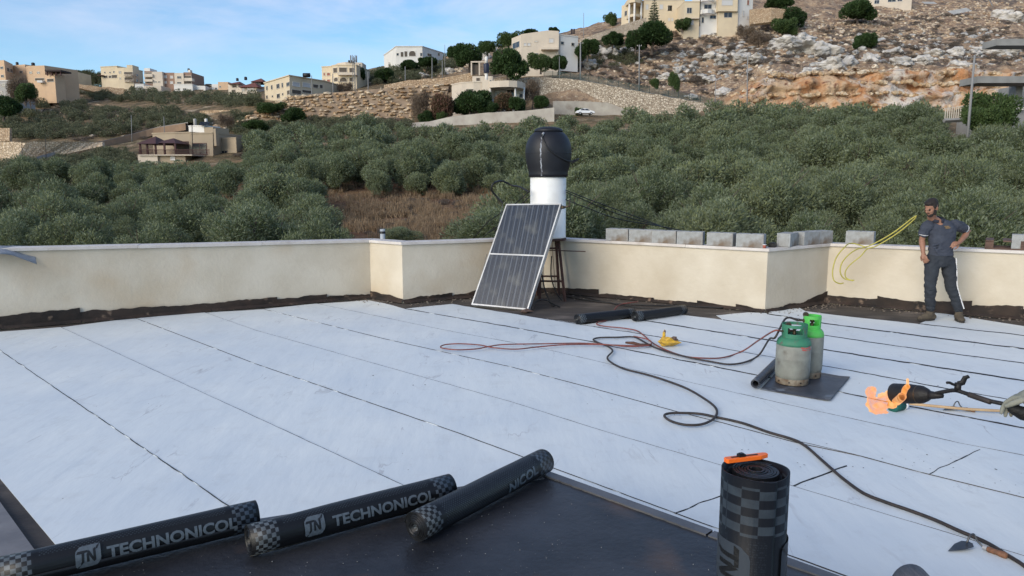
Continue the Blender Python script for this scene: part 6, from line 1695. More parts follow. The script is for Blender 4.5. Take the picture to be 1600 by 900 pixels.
# --- cream two storey building
h = House('apartment_building', 'large cream two storey building with a car port at the left end of the terrace', 'building', 455, 155, 197)
h.vol([(413.5, 212), (453, 197), (507, 208)], 118.5, 163, 13, 'cream', ytop_px=197, cop='cream', key='a', under=3)
h.win('a', [(416.5, 134.5, 418.5, 141), (424, 133, 426, 140), (432.5, 131, 437, 138.5), (440.5, 129.5, 442.5, 137), (448, 128.5, 452.5, 135), (416.5, 149, 418.5, 154.5), (425, 149, 427, 152), (433, 146.5, 437.5, 153.5), (441, 145.5, 443, 149)])
h.win('a', [(457, 128.5, 468, 135), (473, 129.5, 484.5, 136)], 'shutter', 'white'); h.win('a', [(489, 132, 497, 137.5), (499.5, 132.5, 504, 138)], 'shade')
h.win('a', [(449, 141, 454, 148), (456, 140.5, 470, 147), (472, 141, 486, 145.5)], 'shade')
p = P(479, 117.5, 200) - h.org; bm = bmesh.new(); lathe(bm, [(.55, -.9), (.55, .9)], 14, Matrix.Translation(p) @ Matrix.Rotation(math.pi / 2, 4, 'Y')); bmo('water_tank', bm, M['blackpoly'], h.o, True)
wall_between('ramp_wall', crest_path([(440, 157, 194), (470, 152, 194), (500, 147, 195), (508, 146, 195)]), crest_path([(440, 162, 194), (470, 162, 194), (500, 153, 195), (508, 152, 195)]), .4, W['cream'], 'cream ramp wall in front of the two storey building', sub=1)
# --- house with arches and mast
h = House('villa', 'cream villa with arched red shutters behind the lattice antenna mast', 'villa', 540, 130, 222)
h.vol([(503, 224), (519, 223)], 105, 131, 12, 'cream', cop='cream', key='a'); h.win('a', [(505.5, 113.5, 508, 118.5), (511, 113.5, 516, 118.5), (505.5, 124, 508, 130), (511, 124, 516, 129)], 'red_win', arch=True)
h.vol([(519.2, 222), (528, 221), (557, 221)], 103, 131, 12, 'cream', cop='cream', key='b'); h.win('b', [(521, 106, 527, 114), (530, 105.5, 542, 113), (546, 106, 553, 113.5)], 'shade'); h.win('b', [(522, 121, 529, 127.5), (531, 121, 542, 128), (546, 121, 552, 127.5)], 'shade', arch=True)
h.slab((527.5, 557, 222), 113.5, 117, 219.5, 'pale', 'balcony'); h.vol([(528, 226), (540, 224), (566, 225), (572, 230)], 98.5, 104, 9, 'pale', name='roof_room', under=2, key='c'); h.win('c', [(561, 100, 563, 103)])
h.tank(545.5, 97.5, 224, 3); h.tank(549.5, 97.5, 224, 3)
# antenna mast
am = empty('antenna_mast', P(554, 140, 214), label='grey lattice antenna mast in front of the cream villa with arches', cat='antenna mast')
bm = bmesh.new(); zt = P(554, 90, 214).z - am.location.z
for sx, sy in ((-1, -1), (1, -1), (0, 1)): tube(bm, [Vector((sx * .45, sy * .4, -1)), Vector((sx * .25, sy * .25, zt))], .07, 5)
for k in range(12):
    z0, z1 = zt * k / 12, zt * (k + 1) / 12; tube(bm, [Vector((-.4, -.35, z0)), Vector((.4, -.35, z1))], .04, 4); tube(bm, [Vector((.4, -.35, z0)), Vector((0, .35, z1))], .04, 4)
bmo('lattice', bm, W['pole'], am)
for k in range(7):
    a_ = k * .9; bm = bmesh.new(); r_ = .9; tube(bm, [Vector((0, 0, zt - 1 - .25 * (k % 3))), Vector((r_ * math.cos(a_), r_ * math.sin(a_), zt - .7 - .2 * (k % 3)))], .05, 4); tube(bm, [Vector((r_ * math.cos(a_), r_ * math.sin(a_), zt - 1.2)), Vector((r_ * math.cos(a_), r_ * math.sin(a_), zt + .6))], .10, 6); bmo('antenna', bm, W['pole'], am)
# --- white house on the skyline
h = House('villa', 'white two storey house with arched openings on the middle skyline', 'villa', 650, 100, 262)
h.vol([(613, 268), (619, 262), (660, 262), (692, 275)], 73, 101, 13, 'white', cop='white', ytop_px=262, key='a')
h.win('a', [(626, 81, 630.5, 89), (632, 80, 636.5, 89), (639, 79.5, 649.5, 88)], 'shade', 'white', arch=True); h.win('a', [(619.5, 83, 623, 87), (656.5, 82.5, 662, 88), (668, 84, 674, 88), (632, 94, 636, 99), (684, 83, 687, 87)])
# --- curved villa
h = House('villa', 'beige modern villa with curved roof band and porch above the grey garden wall', 'villa', 760, 168, 178)
h.vol([(706, 184), (722, 180), (740, 179), (753, 179)], 129, 170, 9, 'pale', ytop_px=179, cop='pale', key='a', under=1.5); h.win('a', [(728, 139, 741.5, 151)], 'shade'); h.win('a', [(737.5, 145, 740.5, 151)])
h.vol([(753.2, 178.5), (765, 178)], 125, 170, 9, 'pale', key='b', under=1.5); h.win('b', [(755, 143, 758.5, 150)])
# porch: curved band on columns
def arc_band(h, pts_px, y0, y1, m_, name, th=.5, Yt=178):
    zt, zb = P(800, y0, Yt).z - h.org.z, P(800, y1, Yt).z - h.org.z; bm = bmesh.new(); prev = None
    for (px, Y) in pts_px:
        q = P(px, (y0 + y1) / 2, Y); x, y = q.x - h.org.x, q.y - h.org.y
        v = [bm.verts.new((x, y, zb)), bm.verts.new((x, y, zt)), bm.verts.new((x, y + th, zt)), bm.verts.new((x, y + th, zb))]
        if prev:
            for e in range(4): bm.faces.new((prev[e], v[e], v[(e + 1) % 4], prev[(e + 1) % 4]))
        else: bm.faces.new(v)
        prev = v
    bm.faces.new(prev[::-1]); return bmo(name, bm, W[m_], h.o)
arc_band(h, [(765, 177.5), (780, 176.3), (795, 176), (808, 176.8), (817, 179), (821, 183)], 126.5, 136.5, 'pale', 'curved_roof_band', 8, 177)
h.vol([(766, 182), (818, 183)], 137, 172, 5, 'white', key='c', under=1); h.win('c', [(792, 139, 803, 150), (811, 146, 817, 153)]); 
for px, Y in ((766, 177.8), (805, 177), (818.5, 180)):
    p = P(px, 172, Y) - h.org; zt = P(px, 136, Y).z - h.org.z; bm = bmesh.new(); tube(bm, [Vector((p.x, p.y + .4, p.z - 1)), Vector((p.x, p.y + .4, zt))], .22, 12); bmo('column', bm, W['white'], h.o, True)
arc_band(h, [(765.5, 177.5), (780, 176.5), (800, 176.2), (819, 181)], 155, 159, 'white', 'porch_rail', .3, 177)
h.vol([(738, 184), (770, 184)], 119, 128, 6, 'pale', name='roof_room', key='d', under=3); h.win('d', [(744, 121.5, 750, 127)], 'shade')
# water tank tower of the villa
tk = empty('water_tank', P(760, 122, 181), label='dark cylinder water tank on a white stand above the curved villa', cat='water tank')
bm = bmesh.new(); lathe(bm, [(.35, -1), (.35, 1.2)], 12); lathe(bm, [(.35, 3.4), (.35, 4.9)], 12); bmo('stand', bm, W['white'], tk.id_data if False else tk, True)
bm = bmesh.new(); lathe(bm, [(.6, 1.15), (.66, 1.3), (.66, 3.1), (.6, 3.3)], 16); bmo('tank', bm, mat('blue_black_tank', (.015, .02, .045), rough=.5), tk, True)
# arch pergola
ag = empty('arched_gate', P(748, 111, 200), label='small cream arched shelter above the stone bank', cat='shelter')
bm = bmesh.new(); s_ = 200 / F
for x in (-11, 1, 9): box(bm, (x * s_, 0, .6), (.35, .35, 3.4))
box(bm, (-1 * s_, 0, 2.3), (22 * s_, .5, .35)); bmo('arch_frame', bm, W['pale'], ag)
bm = bmesh.new(); box(bm, (-5 * s_, .8, .5), (10 * s_, .2, 2.6)); bmo('arch_back', bm, W['shade'], ag)  # dark panel painting the shade inside the shelter
# --- cream house above
h = House('villa', 'angular cream and white two storey house above the round dark tree', 'villa', 850, 95, 222)
h.vol([(799.5, 228), (814, 222), (873, 222)], 54, 98, 13, 'pale', ytop_px=222, key='a', under=4)
bm = bmesh.new()  # raised sloping parapet line
a_, b_, c_ = P(814, 54, 222), P(855, 48, 222), P(873, 49, 222)
vs = []
for q in (a_, b_, c_):
    vs.append([bm.verts.new((q.x - h.org.x, 222.02 - h.org.y + dy_, z - h.org.z)) for dy_, z in ((0, a_.z - .6), (0, q.z + .1), (.4, q.z + .1), (.4, a_.z - .6))])
for u, v in zip(vs[:-1], vs[1:]):
    for e in range(4): bm.faces.new((u[e], v[e], v[(e + 1) % 4], u[(e + 1) % 4]))
bm.faces.new(vs[0]); bm.faces.new(vs[-1][::-1]); bmo('parapet', bm, W['pale'], h.o)
h.win('a', [(801, 66, 812, 75.5), (832, 83, 841, 92)]); h.win('a', [(818, 67, 823, 72), (824, 67, 829, 72), (835, 63.5, 840, 65.5), (857.5, 60, 865, 67)], 'shutter', 'pale')
h.slab((846, 873, 223), 74, 77, 219.5, 'pale', 'balcony'); h.vol([(873.3, 223), (903, 226)], 55, 88, 11, 'white', cop='white', key='b', under=4); h.win('b', [(876, 65, 881, 70), (892.5, 67, 897, 72)])
h.slab((892, 895, 228), 45, 52, 227, 'roofdark', 'water_tank'); h.slab((896, 898.5, 228), 45, 52, 227, 'roofdark', 'water_tank')
# --- portico house, top right
h = House('villa', 'large cream house with rounded columned portico behind the conifer', 'villa', 1020, 36, 262)
h.vol([(971, 268), (984, 264)], 9, 38, 12, 'cream', key='a', under=4); h.win('a', [(976, 17, 980, 25)])
h.vol([(984, 266), (1006, 266)], 4, 38, 10, 'cream', key='p', under=4); h.win('p', [(985, 6, 991, 21), (993, 6, 1000, 21)], 'shade'); h.win('p', [(985, 27, 1000, 36)], 'shade')
arc_band(h, [(979, 264), (984, 260.5), (992, 259), (1000, 260.5), (1005, 264)], -2, 5, 'cream', 'portico_roof', 6, 261); arc_band(h, [(980, 264), (985, 261), (992, 259.6), (999, 261), (1004, 264)], 22.5, 26.5, 'cream', 'portico_balcony', 6, 261)
for px, Y in ((983, 261.5), (991, 259.6), (1001.5, 262)):
    p = P(px, 42, Y) - h.org; zt = P(px, 4, Y).z - h.org.z; bm = bmesh.new(); tube(bm, [Vector((p.x, p.y + .3, p.z - 1)), Vector((p.x, p.y + .3, zt))], .32, 12); bmo('column', bm, W['white'], h.o, True)
h.vol([(1006, 262), (1068.5, 262)], 1, 34, 13, 'cream', cop='cream', key='b', under=5); h.win('b', [(1009, 7, 1013, 15), (1030.5, 7, 1036, 14.5), (1043, 9, 1049.5, 16.5), (1058.5, 12, 1063, 19.5), (1044, 28, 1047, 33), (1049, 28, 1052, 33)], 'shutter'); h.win('b', [(1043.5, 9, 1049.5, 16.5)])
# --- apartment block, top right
h = House('apartment_building', 'tall beige apartment block with rounded balcony cut off by the top edge', 'apartment building', 1120, 40, 250)
h.vol([(1068.8, 251), (1093, 251)], 3, 41, 12, 'cream', cop='cream', key='a', under=4); h.win('a', [(1073, 12, 1081, 21)]); h.win('a', [(1073.5, 31, 1084, 39)], 'shutter'); h.slab((1069, 1093, 251), 27.5, 29, 249.8, 'pale', 'ledge')
h.vol([(1093.2, 252), (1122, 252)], -12, 41, 12, 'white', key='b', under=4); h.win('b', [(1100, 7, 1112, 14), (1109, 24, 1119, 29.5), (1096, 27, 1100, 36)]); h.win('b', [(1117, 5, 1120, 12)], 'shutter')
arc_band(h, [(1093.5, 251), (1098, 249.6), (1106, 249), (1112, 249.6), (1117, 251)], 15, 21.5, 'white', 'balcony', 1, 250); arc_band(h, [(1093.5, 251), (1098, 249.6), (1106, 249), (1112, 249.6), (1117, 251)], -3, 2, 'white', 'balcony', 1, 250)
h.vol([(1122.3, 249.5), (1153, 249.5)], -12, 17.5, 13, 'cream', key='c', under=0); h.win('c', [(1127.5, 0, 1145, 8.5)], 'shutter'); h.vol([(1122.3, 250.6), (1153, 250.6)], 17, 41, 12, 'cream', key='d', under=4); h.win('d', [(1131, 19.5, 1144, 27.5)])
h.vol([(1153.2, 251), (1176, 253)], -12, 40, 12, 'white', key='e', under=4); h.win('e', [(1160, 17, 1163, 26), (1167, 26, 1171, 30)], 'shutter'); h.win('e', [(1167, 0, 1170.5, 8)], 'red_win')
bm = bmesh.new(); p = P(1093, 41, 248.5) - h.org; tube(bm, [p, p + Vector((0, 0, 12))], .15, 6); bmo('downpipe', bm, W['poledark'], h.o)
h = House('house', 'cream house with blue window frames peeking in at the top edge', 'house', 1390, 8, 300)
h.vol([(1358, 302), (1425, 298)], -14, 9, 12, 'pale', key='a', under=6); h.win('a', [(1366, 0, 1374, 6), (1387, -3, 1400, 3), (1402, -4, 1410, 2)], fm='shutter')
wall_between('garden_wall', crest_path([(1172, 15, 248), (1205, 12, 248), (1235, 15, 250), (1238, 16, 250)]), crest_path([(1172, 38, 246), (1205, 34, 246), (1235, 25, 249), (1238, 25, 249)]), .8, M['masonry_w'], 'warm stone garden wall right of the beige apartment block', sub=3)
wall_between('hill_wall', crest_path([(905, 62, 240), (940, 50, 244), (975, 38, 250), (1010, 27, 255)]), crest_path([(905, 68, 239), (940, 62, 242), (975, 55, 247), (1010, 44, 252)]), .6, M['masonry_p'], 'grey boundary wall climbing to the portico house', sub=3)
# --- gazebo house
h = House('house', 'tan single storey house with maroon roofed terrace among the olives', 'house', 300, 245, 150)
h.vol([(240, 153), (275, 150), (299, 149.2)], 208, 262, 10, 'tan', ytop_px=149.5, cop='tan', key='a', under=2)
h.vol([(299.2, 149), (334, 148)], 209, 262, 10, 'tan', ytop_px=148.5, cop='tan', key='b', under=2)
h.vol([(334.3, 150), (343, 151), (370, 149)], 217, 262, 8, 'tan', cop='tan', key='c', under=2)
h.vol([(295, 154), (319, 153)], 198, 209, 5, 'white', name='roof_room', cop='white', key='d', under=1); h.vol([(319.3, 153), (333, 152.4)], 199, 210, 5, 'tan', name='roof_room', key='e', under=1)
h.vol([(334, 147.8), (337.5, 147.7)], 201, 228, 1, 'tan', name='chimney', key='f', under=0)
h.win('a', [(276, 221.5, 294.5, 240)], 'shade', 'maroon'); h.win('b', [(302, 224, 322.5, 242)], 'glass', 'maroon'); h.win('c', [(346, 235, 355.5, 243)], 'glass', 'tan')
for (x0, x1, xr, yr) in ((213, 243, 237, 213), (240, 274, 262, 216)):
    h.hip(x0, x1, 224.5 if x0 < 220 else 223.5, yr, 141.5 if x0 < 220 else 143, 8, 'maroon', 'gazebo_roof')
h.slab((216, 300, 151), 241.5, 243, 142, 'pale', 'terrace_floor'); 
for x in (218, 229, 242, 256, 273): h.slab((x, x + 1.3, 142.6), 224, 241.5, 142.3, 'maroon', 'terrace_post')
h.slab((216, 327, 142.25), 233.6, 234.4, 142.1, 'maroon', 'handrail')
bm = bmesh.new()
for k in range(75):
    a_ = P(216 + k * 1.5, 234.4, 142.18) - h.org; c_ = P(216 + k * 1.5, 241.5, 142.18) - h.org; box(bm, ((a_.x + c_.x) / 2, a_.y, (a_.z + c_.z) / 2), (.05, .05, a_.z - c_.z))
tag(bmo('railing_bars', bm, W['maroon'], h.o), kind='stuff')
h.vol([(215.5, 142.4), (246, 142.4)], 243.2, 249, 8, 'pale', name='terrace_base', key='g', under=3); h.vol([(246.2, 142.8), (290, 142.8)], 243.2, 262, 8, 'tan', name='terrace_base', key='h', under=3); h.win('h', [(267, 245, 273, 250)], 'shutter', 'white')
bm = bmesh.new(); p = P(312, 197, 153) - h.org
v = [bm.verts.new(p + Vector(q)) for q in ((0, -.6, .1), (2.1, -.6, .1), (2.1, .5, .9), (0, .5, .9))]; bm.faces.new(v); bmesh.ops.solidify(bm, geom=bm.faces, thickness=.08); bmo('solar_panel', bm, M['collector'], h.o)
for (px, m_) in ((305, 'grey'), (322.5, 'white')):
    p = P(px, 198, 154) - h.org; bm = bmesh.new(); lathe(bm, [(.3, 0), (.3, 1.5), (.2, 1.6)], 12, Matrix.Translation(p)); bmo('boiler_tank', bm, W[m_], h.o, True)
# --- unfinished concrete building at the right edge
h = House('concrete_building', 'unfinished grey concrete building frame at the right edge', 'building', 1590, 170, 118)
h.slab((1527, 1720, 118.5), 119, 129.5, 114, 'conc', 'floor_slab'); h.slab((1557, 1720, 119.5), 60.5, 71, 116, 'conc', 'roof_slab')
h.slab((1585, 1599, 120), 131, 172, 118.2, 'conc', 'column'); h.slab((1577, 1720, 132), 172.5, 262, 117, 'conc', 'block_wall')
h.slab((1640, 1654, 120), 71.5, 118.5, 118, 'conc', 'column'); h.slab((1585, 1600, 121.5), 168, 171.5, 116.4, 'white', 'plank')
W['shade_paint'] = W['shade']; h.slab((1600, 1720, 131), 131, 172, 124, 'conc', 'rear_wall')
fr = empty('balcony_railing', P(1495, 188, 121), label='pale picket railing on a dark deck left of the leafy tree', cat='railing')
org = fr.location
for k in range(12):
    x = 1477 + k * 3.4; a_ = P(x, 169.5 - k * .45, 121) - org; c_ = P(x, 187.5 - k * .1, 121) - org; bm = bmesh.new(); box(bm, ((a_.x + c_.x) / 2, 0, (a_.z + c_.z) / 2), (.13, .08, a_.z - c_.z)); bmo('picket', bm, W['frame'], fr)
bm = bmesh.new(); tube(bm, [P(1475, 188.5, 121) - org, P(1520, 186.5, 121) - org], [(.35, .5), (.35, .5)], 4); bmo('deck_edge', bm, W['conc'], fr)
bm = bmesh.new(); tube(bm, [P(1475, 169.8, 121.05) - org, P(1518, 164.3, 121.05) - org], .05, 5); bmo('top_rail', bm, W['frame'], fr)

# ================================================================== CAR
cr_ = P(914, 178, 183); cr_.z = max(cr_.z, gz(cr_.x, cr_.y) + .05)
car = empty('parked_car', P(914, 179.5, 181), label='white saloon car parked in front of the pale yard wall', cat='car')
car.rotation_euler = (0, 0, .12)
prof = [(-2.2, .35), (-2.2, .75), (-2.05, .92), (-1.5, .98), (-.95, 1.4), (-.2, 1.46), (.5, 1.42), (1.15, 1.0), (1.9, .86), (2.2, .66), (2.22, .35)]
bm = bmesh.new(); ys_ = (-.86, .86)
A_ = [[bm.verts.new((x, y * (.80 if z > 1.1 else 1), z)) for x, z in prof] for y in ys_]
bm.faces.new(A_[0]); bm.faces.new(A_[1][::-1])
for i in range(len(prof)): j = (i + 1) % len(prof); bm.faces.new((A_[0][i], A_[1][i], A_[1][j], A_[0][j]))
bmo('body', bm, mat('white_car_paint', (.75, .76, .78), rough=.25), car, bevel=.05)
for (x0, x1, x2, x3) in ((-1.35, -.92, -.25, -.25), (-.15, -.15, .45, 1.0)):
    bm = bmesh.new()
    for y in (-.80, .80):
        vs = [bm.verts.new((x0, y * 1.06, 1.0)), bm.verts.new((x3, y * 1.06, 1.0)), bm.verts.new((x2, y * .93, 1.36)), bm.verts.new((x1, y * .93, 1.36))]; bm.faces.new(vs)
    bmo('side_window', bm, W['glass'], car)
for x in (-1.35, 1.35):
    for y in (-.82, .82):
        bm = bmesh.new(); lathe(bm, [(.30, -.1), (.32, -.08), (.32, .08), (.30, .1)], 20, Matrix.Translation((x, y, .32)) @ Matrix.Rotation(math.pi / 2, 4, 'X')); t = bmo('wheel', bm, M['black_plastic'], car)
        bm = bmesh.new(); lathe(bm, [(.18, -.115), (.18, .115)], 14, Matrix.Translation((x, y, .32)) @ Matrix.Rotation(math.pi / 2, 4, 'X')); bmo('rim', bm, M['alu'], t)

# ================================================================== POLES AND TREES
def pole(px, yt, yb, Y, r, label, name='utility_pole', arm=None, m_='pole', lamp=False, lean=0):
    b0, t0 = P(px - lean, yb, Y), P(px, yt, Y); o = empty(name, b0, label=label, cat='pole')
    bm = bmesh.new(); tube(bm, [Vector((0, 0, -3)), Vector((t0.x - b0.x, 0, t0.z - b0.z))], [r, r * .7], 8); bmo('shaft', bm, W[m_], o, True)
    if arm:
        bm = bmesh.new(); z = t0.z - b0.z - .3; tube(bm, [Vector((t0.x - b0.x - arm / 2, 0, z)), Vector((t0.x - b0.x + arm / 2, 0, z))], .06, 6); bmo('crossarm', bm, W[m_], o)
        for k in (-1, 0, 1):
            bm = bmesh.new(); box(bm, (t0.x - b0.x + k * arm * .45, 0, z + .15), (.09, .09, .22)); bmo('insulator', bm, W['white'], o)
    return t0
t1 = pole(1168, 87, 165, 185, .17, 'grey pole at the foot of the rocky slope, left of the cliff', arm=1.0)
t2 = pole(1523, 86, 212, 104, .20, 'tall leaning grey pole in front of the cliff at the right', arm=2.2, lean=11)
t3 = pole(999, 70, 131, 200, .2, 'pole beside the fenced road under the bushy conifer', arm=1.2)
pole(907, 66, 126, 204, .22, 'thick grey pole at the bend of the fenced road', arm=1.4); pole(1118, 128, 160, 194, .10, 'thin short pole beside the fenced road')
pole(874, 88, 160, 205, .10, 'thin pole right of the round dark tree'); pole(912, 20, 60, 245, .10, 'thin pole on the skyline left of the portico house')
pole(695, 70, 110, 240, .10, 'thin pole on the ridge right of the white house'); pole(691, 95, 118, 220, .13, 'short pale pole on the ridge'); pole(675, 90, 134, 205, .13, 'pole at the bend of the sandy lane')
pole(633, 104, 138, 210, .13, 'pole above the middle of the sandy lane'); pole(575, 112, 146, 205, .14, 'wooden pole right of the antenna mast'); pole(520, 115, 152, 202, .14, 'pole at the left end of the sandy lane')
pole(487, 118, 165, 195, .12, 'thin pole in front of the cream two storey building'); pole(300, 195, 248, 146, .11, 'dark pole in front of the gazebo house', m_='poledark'); pole(333, 210, 238, 146.5, .09, 'thin dark pole at the right of the gazebo house', m_='poledark')
pole(205, 180, 207, 178, .10, 'pale thin pole beside the upper lane'); pole(256, 182, 206, 172, .10, 'pale thin pole left of the gazebo house')
pole(71, 215, 258, 148, .09, 'thin dark pole beside the lower lane', m_='poledark'); pole(34, 222, 262, 145, .08, 'thin pole in front of the pale dry stone wall', m_='poledark')
pole(104, 108, 122, 285, .10, 'thin pole on the left ridge beside the dish', arm=1.6)
def wire(a_, b_, sag, lab, r=.02):
    pts = [a_.lerp(b_, t / 12) - Vector((0, 0, sag * 4 * (t / 12) * (1 - t / 12))) for t in range(13)]
    bm = bmesh.new(); tube(bm, pts, r, 4); tag(bmo('overhead_wire', bm, M['cable']), lab, 'wire')
wire(t1 + Vector((.3, 0, -.3)), t2 + Vector((-.9, 0, -.3)), 1.2, 'upper overhead wire between the two grey poles in front of the cliff'); wire(t1 + Vector((0, 0, -.8)), t2 + Vector((0, 0, -1.2)), 1.8, 'lower overhead wire between the two grey poles in front of the cliff')
wire(t1 + Vector((-.3, 0, -.3)), t3 + Vector((.4, 0, -.3)), 1.4, 'overhead wire between the road pole and the slope pole')
def tr(key, name, px, ytop, ybase, wpx, Y, label, cat='tree', group=None):
    b0 = P(px, ybase, Y); zt = P(px, ytop, Y).z; return tree(key, name, b0, wpx / F * Y / 2, (zt - b0.z) / .98, label, cat, group)
tr('round0', 'round_tree', 793, 72, 128, 60, 196, 'big round dark green tree above the curved villa')
tr('round1', 'bushy_tree', 1018, 30, 80, 62, 232, 'broad dark bushy tree at the foot of the conifer'); tr('round2', 'bushy_tree', 993, 44, 80, 30, 230, 'smaller dark bush at the left foot of the conifer')
tr('round2', 'round_bush', 733, 66, 108, 50, 225, 'large dark green bush on the ridge beside the arched shelter'); tr('round0', 'round_bush', 712, 70, 96, 28, 245, 'rounded ridge bush left of the large dark one')
tr('mid0', 'round_bush', 762, 62, 85, 32, 250, 'olive green bush on the ridge above the boulders'); tr('mid1', 'round_bush', 795, 50, 76, 34, 252, 'pale green ridge bush left of the angular cream house')
tr('round1', 'round_bush', 830, 44, 60, 30, 255, 'flat dark bush showing over the roof of the angular cream house'); tr('round2', 'round_bush', 866, 42, 54, 16, 258, 'tiny dark bush on the skyline above the white wing')
tr('mid0', 'fig_tree', 845, 82, 112, 36, 212, 'green leafy tree under the balcony of the angular cream house'); tr('round1', 'fig_tree', 872, 84, 114, 30, 211, 'dark leafy tree right of the balcony'); tr('round0', 'fig_tree', 918, 60, 92, 36, 225, 'dark tree right of the white wing')
tr('round2', 'round_bush', 957, 50, 74, 34, 236, 'spreading green bush below the boundary wall'); tr('mid1', 'round_tree', 953, 20, 42, 20, 285, 'lone round tree on the skyline left of the portico house'); tr('mid0', 'round_bush', 1065, 28, 48, 24, 250, 'grey green bush in front of the apartment block')
tr('round1', 'round_bush', 1340, -4, 36, 50, 262, 'round dark green bush near the top of the rubble slope'); tr('round0', 'round_bush', 1350, 50, 82, 34, 225, 'round green bush in the middle of the rocky slope')
tr('round2', 'creeper', 1238, 8, 45, 40, 250, 'dark green creeper spilling down below the garden wall'); tr('mid1', 'creeper', 1225, 28, 60, 34, 244, 'green shrub at the lower end of the creeper')
tr('round0', 'garden_bush', 1215, -8, 16, 44, 256, 'dark bush above the warm garden wall'); tr('dry', 'dry_bush', 1190, 50, 80, 44, 235, 'grey brown dry bush left of the big boulders'); tr('dry', 'dry_bush', 1165, 38, 60, 30, 242, 'grey brown dry bush below the garden wall')
tr('mid0', 'leafy_tree', 1550, 140, 212, 74, 108, 'leafy green tree in front of the concrete building'); tr('mid1', 'leafy_tree', 1530, 165, 215, 50, 106, 'lower green tree left of the concrete building')
tr('mid0', 'roadside_bush', 1054, 112, 142, 18, 201, 'green bush beside the fenced road'); tr('mid1', 'roadside_bush', 1022, 122, 140, 14, 201, 'small green bush beside the fenced road'); tr('mid1', 'roadside_bush', 905, 168, 182, 14, 184, 'green climber left of the white car')
tr('round2', 'garden_tree', 735, 138, 184, 60, 175, 'dark green garden tree in front of the curved villa'); tr('rose', 'flowering_bush', 694, 144, 186, 38, 174.5, 'reddish flowering bush left of the curved villa'); tr('round1', 'garden_tree', 762, 155, 184, 34, 174, 'low dark bush before the villa wall')
tr('rose', 'flowering_bush', 786, 142, 178, 36, 174.5, 'flowering bush in front of the villa porch'); tr('round0', 'garden_tree', 808, 150, 178, 30, 174, 'dark green tree right of the porch'); tr('round2', 'garden_tree', 848, 148, 172, 26, 178, 'dark green tree right of the villa'); tr('dry', 'dry_bush', 832, 124, 165, 34, 190, 'brown dry bush between villa and retaining wall')
tr('dry', 'dry_bush', 657, 140, 190, 34, 178, 'dark leafless bush at the right end of the stone terrace'); tr('round2', 'round_bush', 668, 172, 196, 30, 175, 'green bush below the stone terrace'); tr('mid1', 'palm_bush', 690, 175, 190, 16, 173, 'small green bush hanging over the garden wall')
tr('round1', 'garden_tree', 6, 146, 186, 50, 205, 'dark fig tree under the low house at the left edge'); tr('mid0', 'palm_tree', 40, 128, 160, 30, 228, 'pale green palm like tree below the peach houses'); tr('dry', 'dry_bush', 30, 118, 160, 34, 235, 'large grey shaded bush beside the left edge houses'); tr('dry', 'dry_bush', 48, 132, 165, 22, 233, 'dry brown bush under the palm like tree')
tr('round0', 'garden_tree', 370, 148, 162, 18, 244, 'dark tree in front of the red roofed villa'); tr('mid1', 'garden_tree', 425, 160, 178, 40, 185, 'round green bush below the cream two storey building'); tr('round1', 'garden_tree', 460, 165, 195, 36, 182, 'dark green bush at the left end of the stone terrace')
tr('dry', 'dry_bush', 354, 178, 200, 26, 176, 'brown bush at the foot of the tall warm wall'); tr('mid0', 'cactus_clump', 400, 188, 206, 46, 170, 'light green cactus clump right of the gazebo house'); tr('round0', 'garden_bush', 560, 104, 130, 24, 226, 'dark bush right of the villa with arches'); tr('round2', 'garden_bush', 600, 106, 130, 34, 230, 'dark green bush on the bank above the lane'); tr('dry', 'dry_bush', 540, 128, 146, 26, 214, 'dry brown bush in front of the arches villa')
tr('round1', 'ridge_bush', 640, 92, 112, 30, 245, 'dark bush below the white house'); tr('round0', 'ridge_bush', 668, 88, 106, 32, 247, 'dark bush at the right end of the white house')
tr('mid0', 'orchard_bush', 1235, 168, 186, 20, 178, 'green bush at the foot of the orange cliff'); 
# conifer with tiered branches
cf = empty('conifer', P(1021, 62, 231), label='tall tiered conifer standing above the bushy tree', cat='conifer')
hC = P(1021, -3, 231).z - cf.location.z; bm = bmesh.new(); tube(bm, [Vector((0, 0, -2)), Vector((0, 0, hC))], [.3, .06], 8); bmo('trunk', bm, M['bark'], cf, True)
rg = np.random.default_rng(4); Vs = []; 
nT = 15; lob = []
for k in range(nT):
    z = hC * (.05 + .93 * k / nT); r = 2.5 * (1 - k / nT) ** .75 + .35
    for j in range(7):
        a_ = j * 6.283 / 7 + k * .4; lob.append((r * .6 * math.cos(a_), r * .6 * math.sin(a_), z + .25, r * .42, r * .42, .22))
V_, F_ = leafcloud(rg, lob, 6500, .34, .13, up=.6, fill=.4); me = fast_mesh('needles', V_, F_); me.materials.append(M['leaf']); link('branches', me, cf)
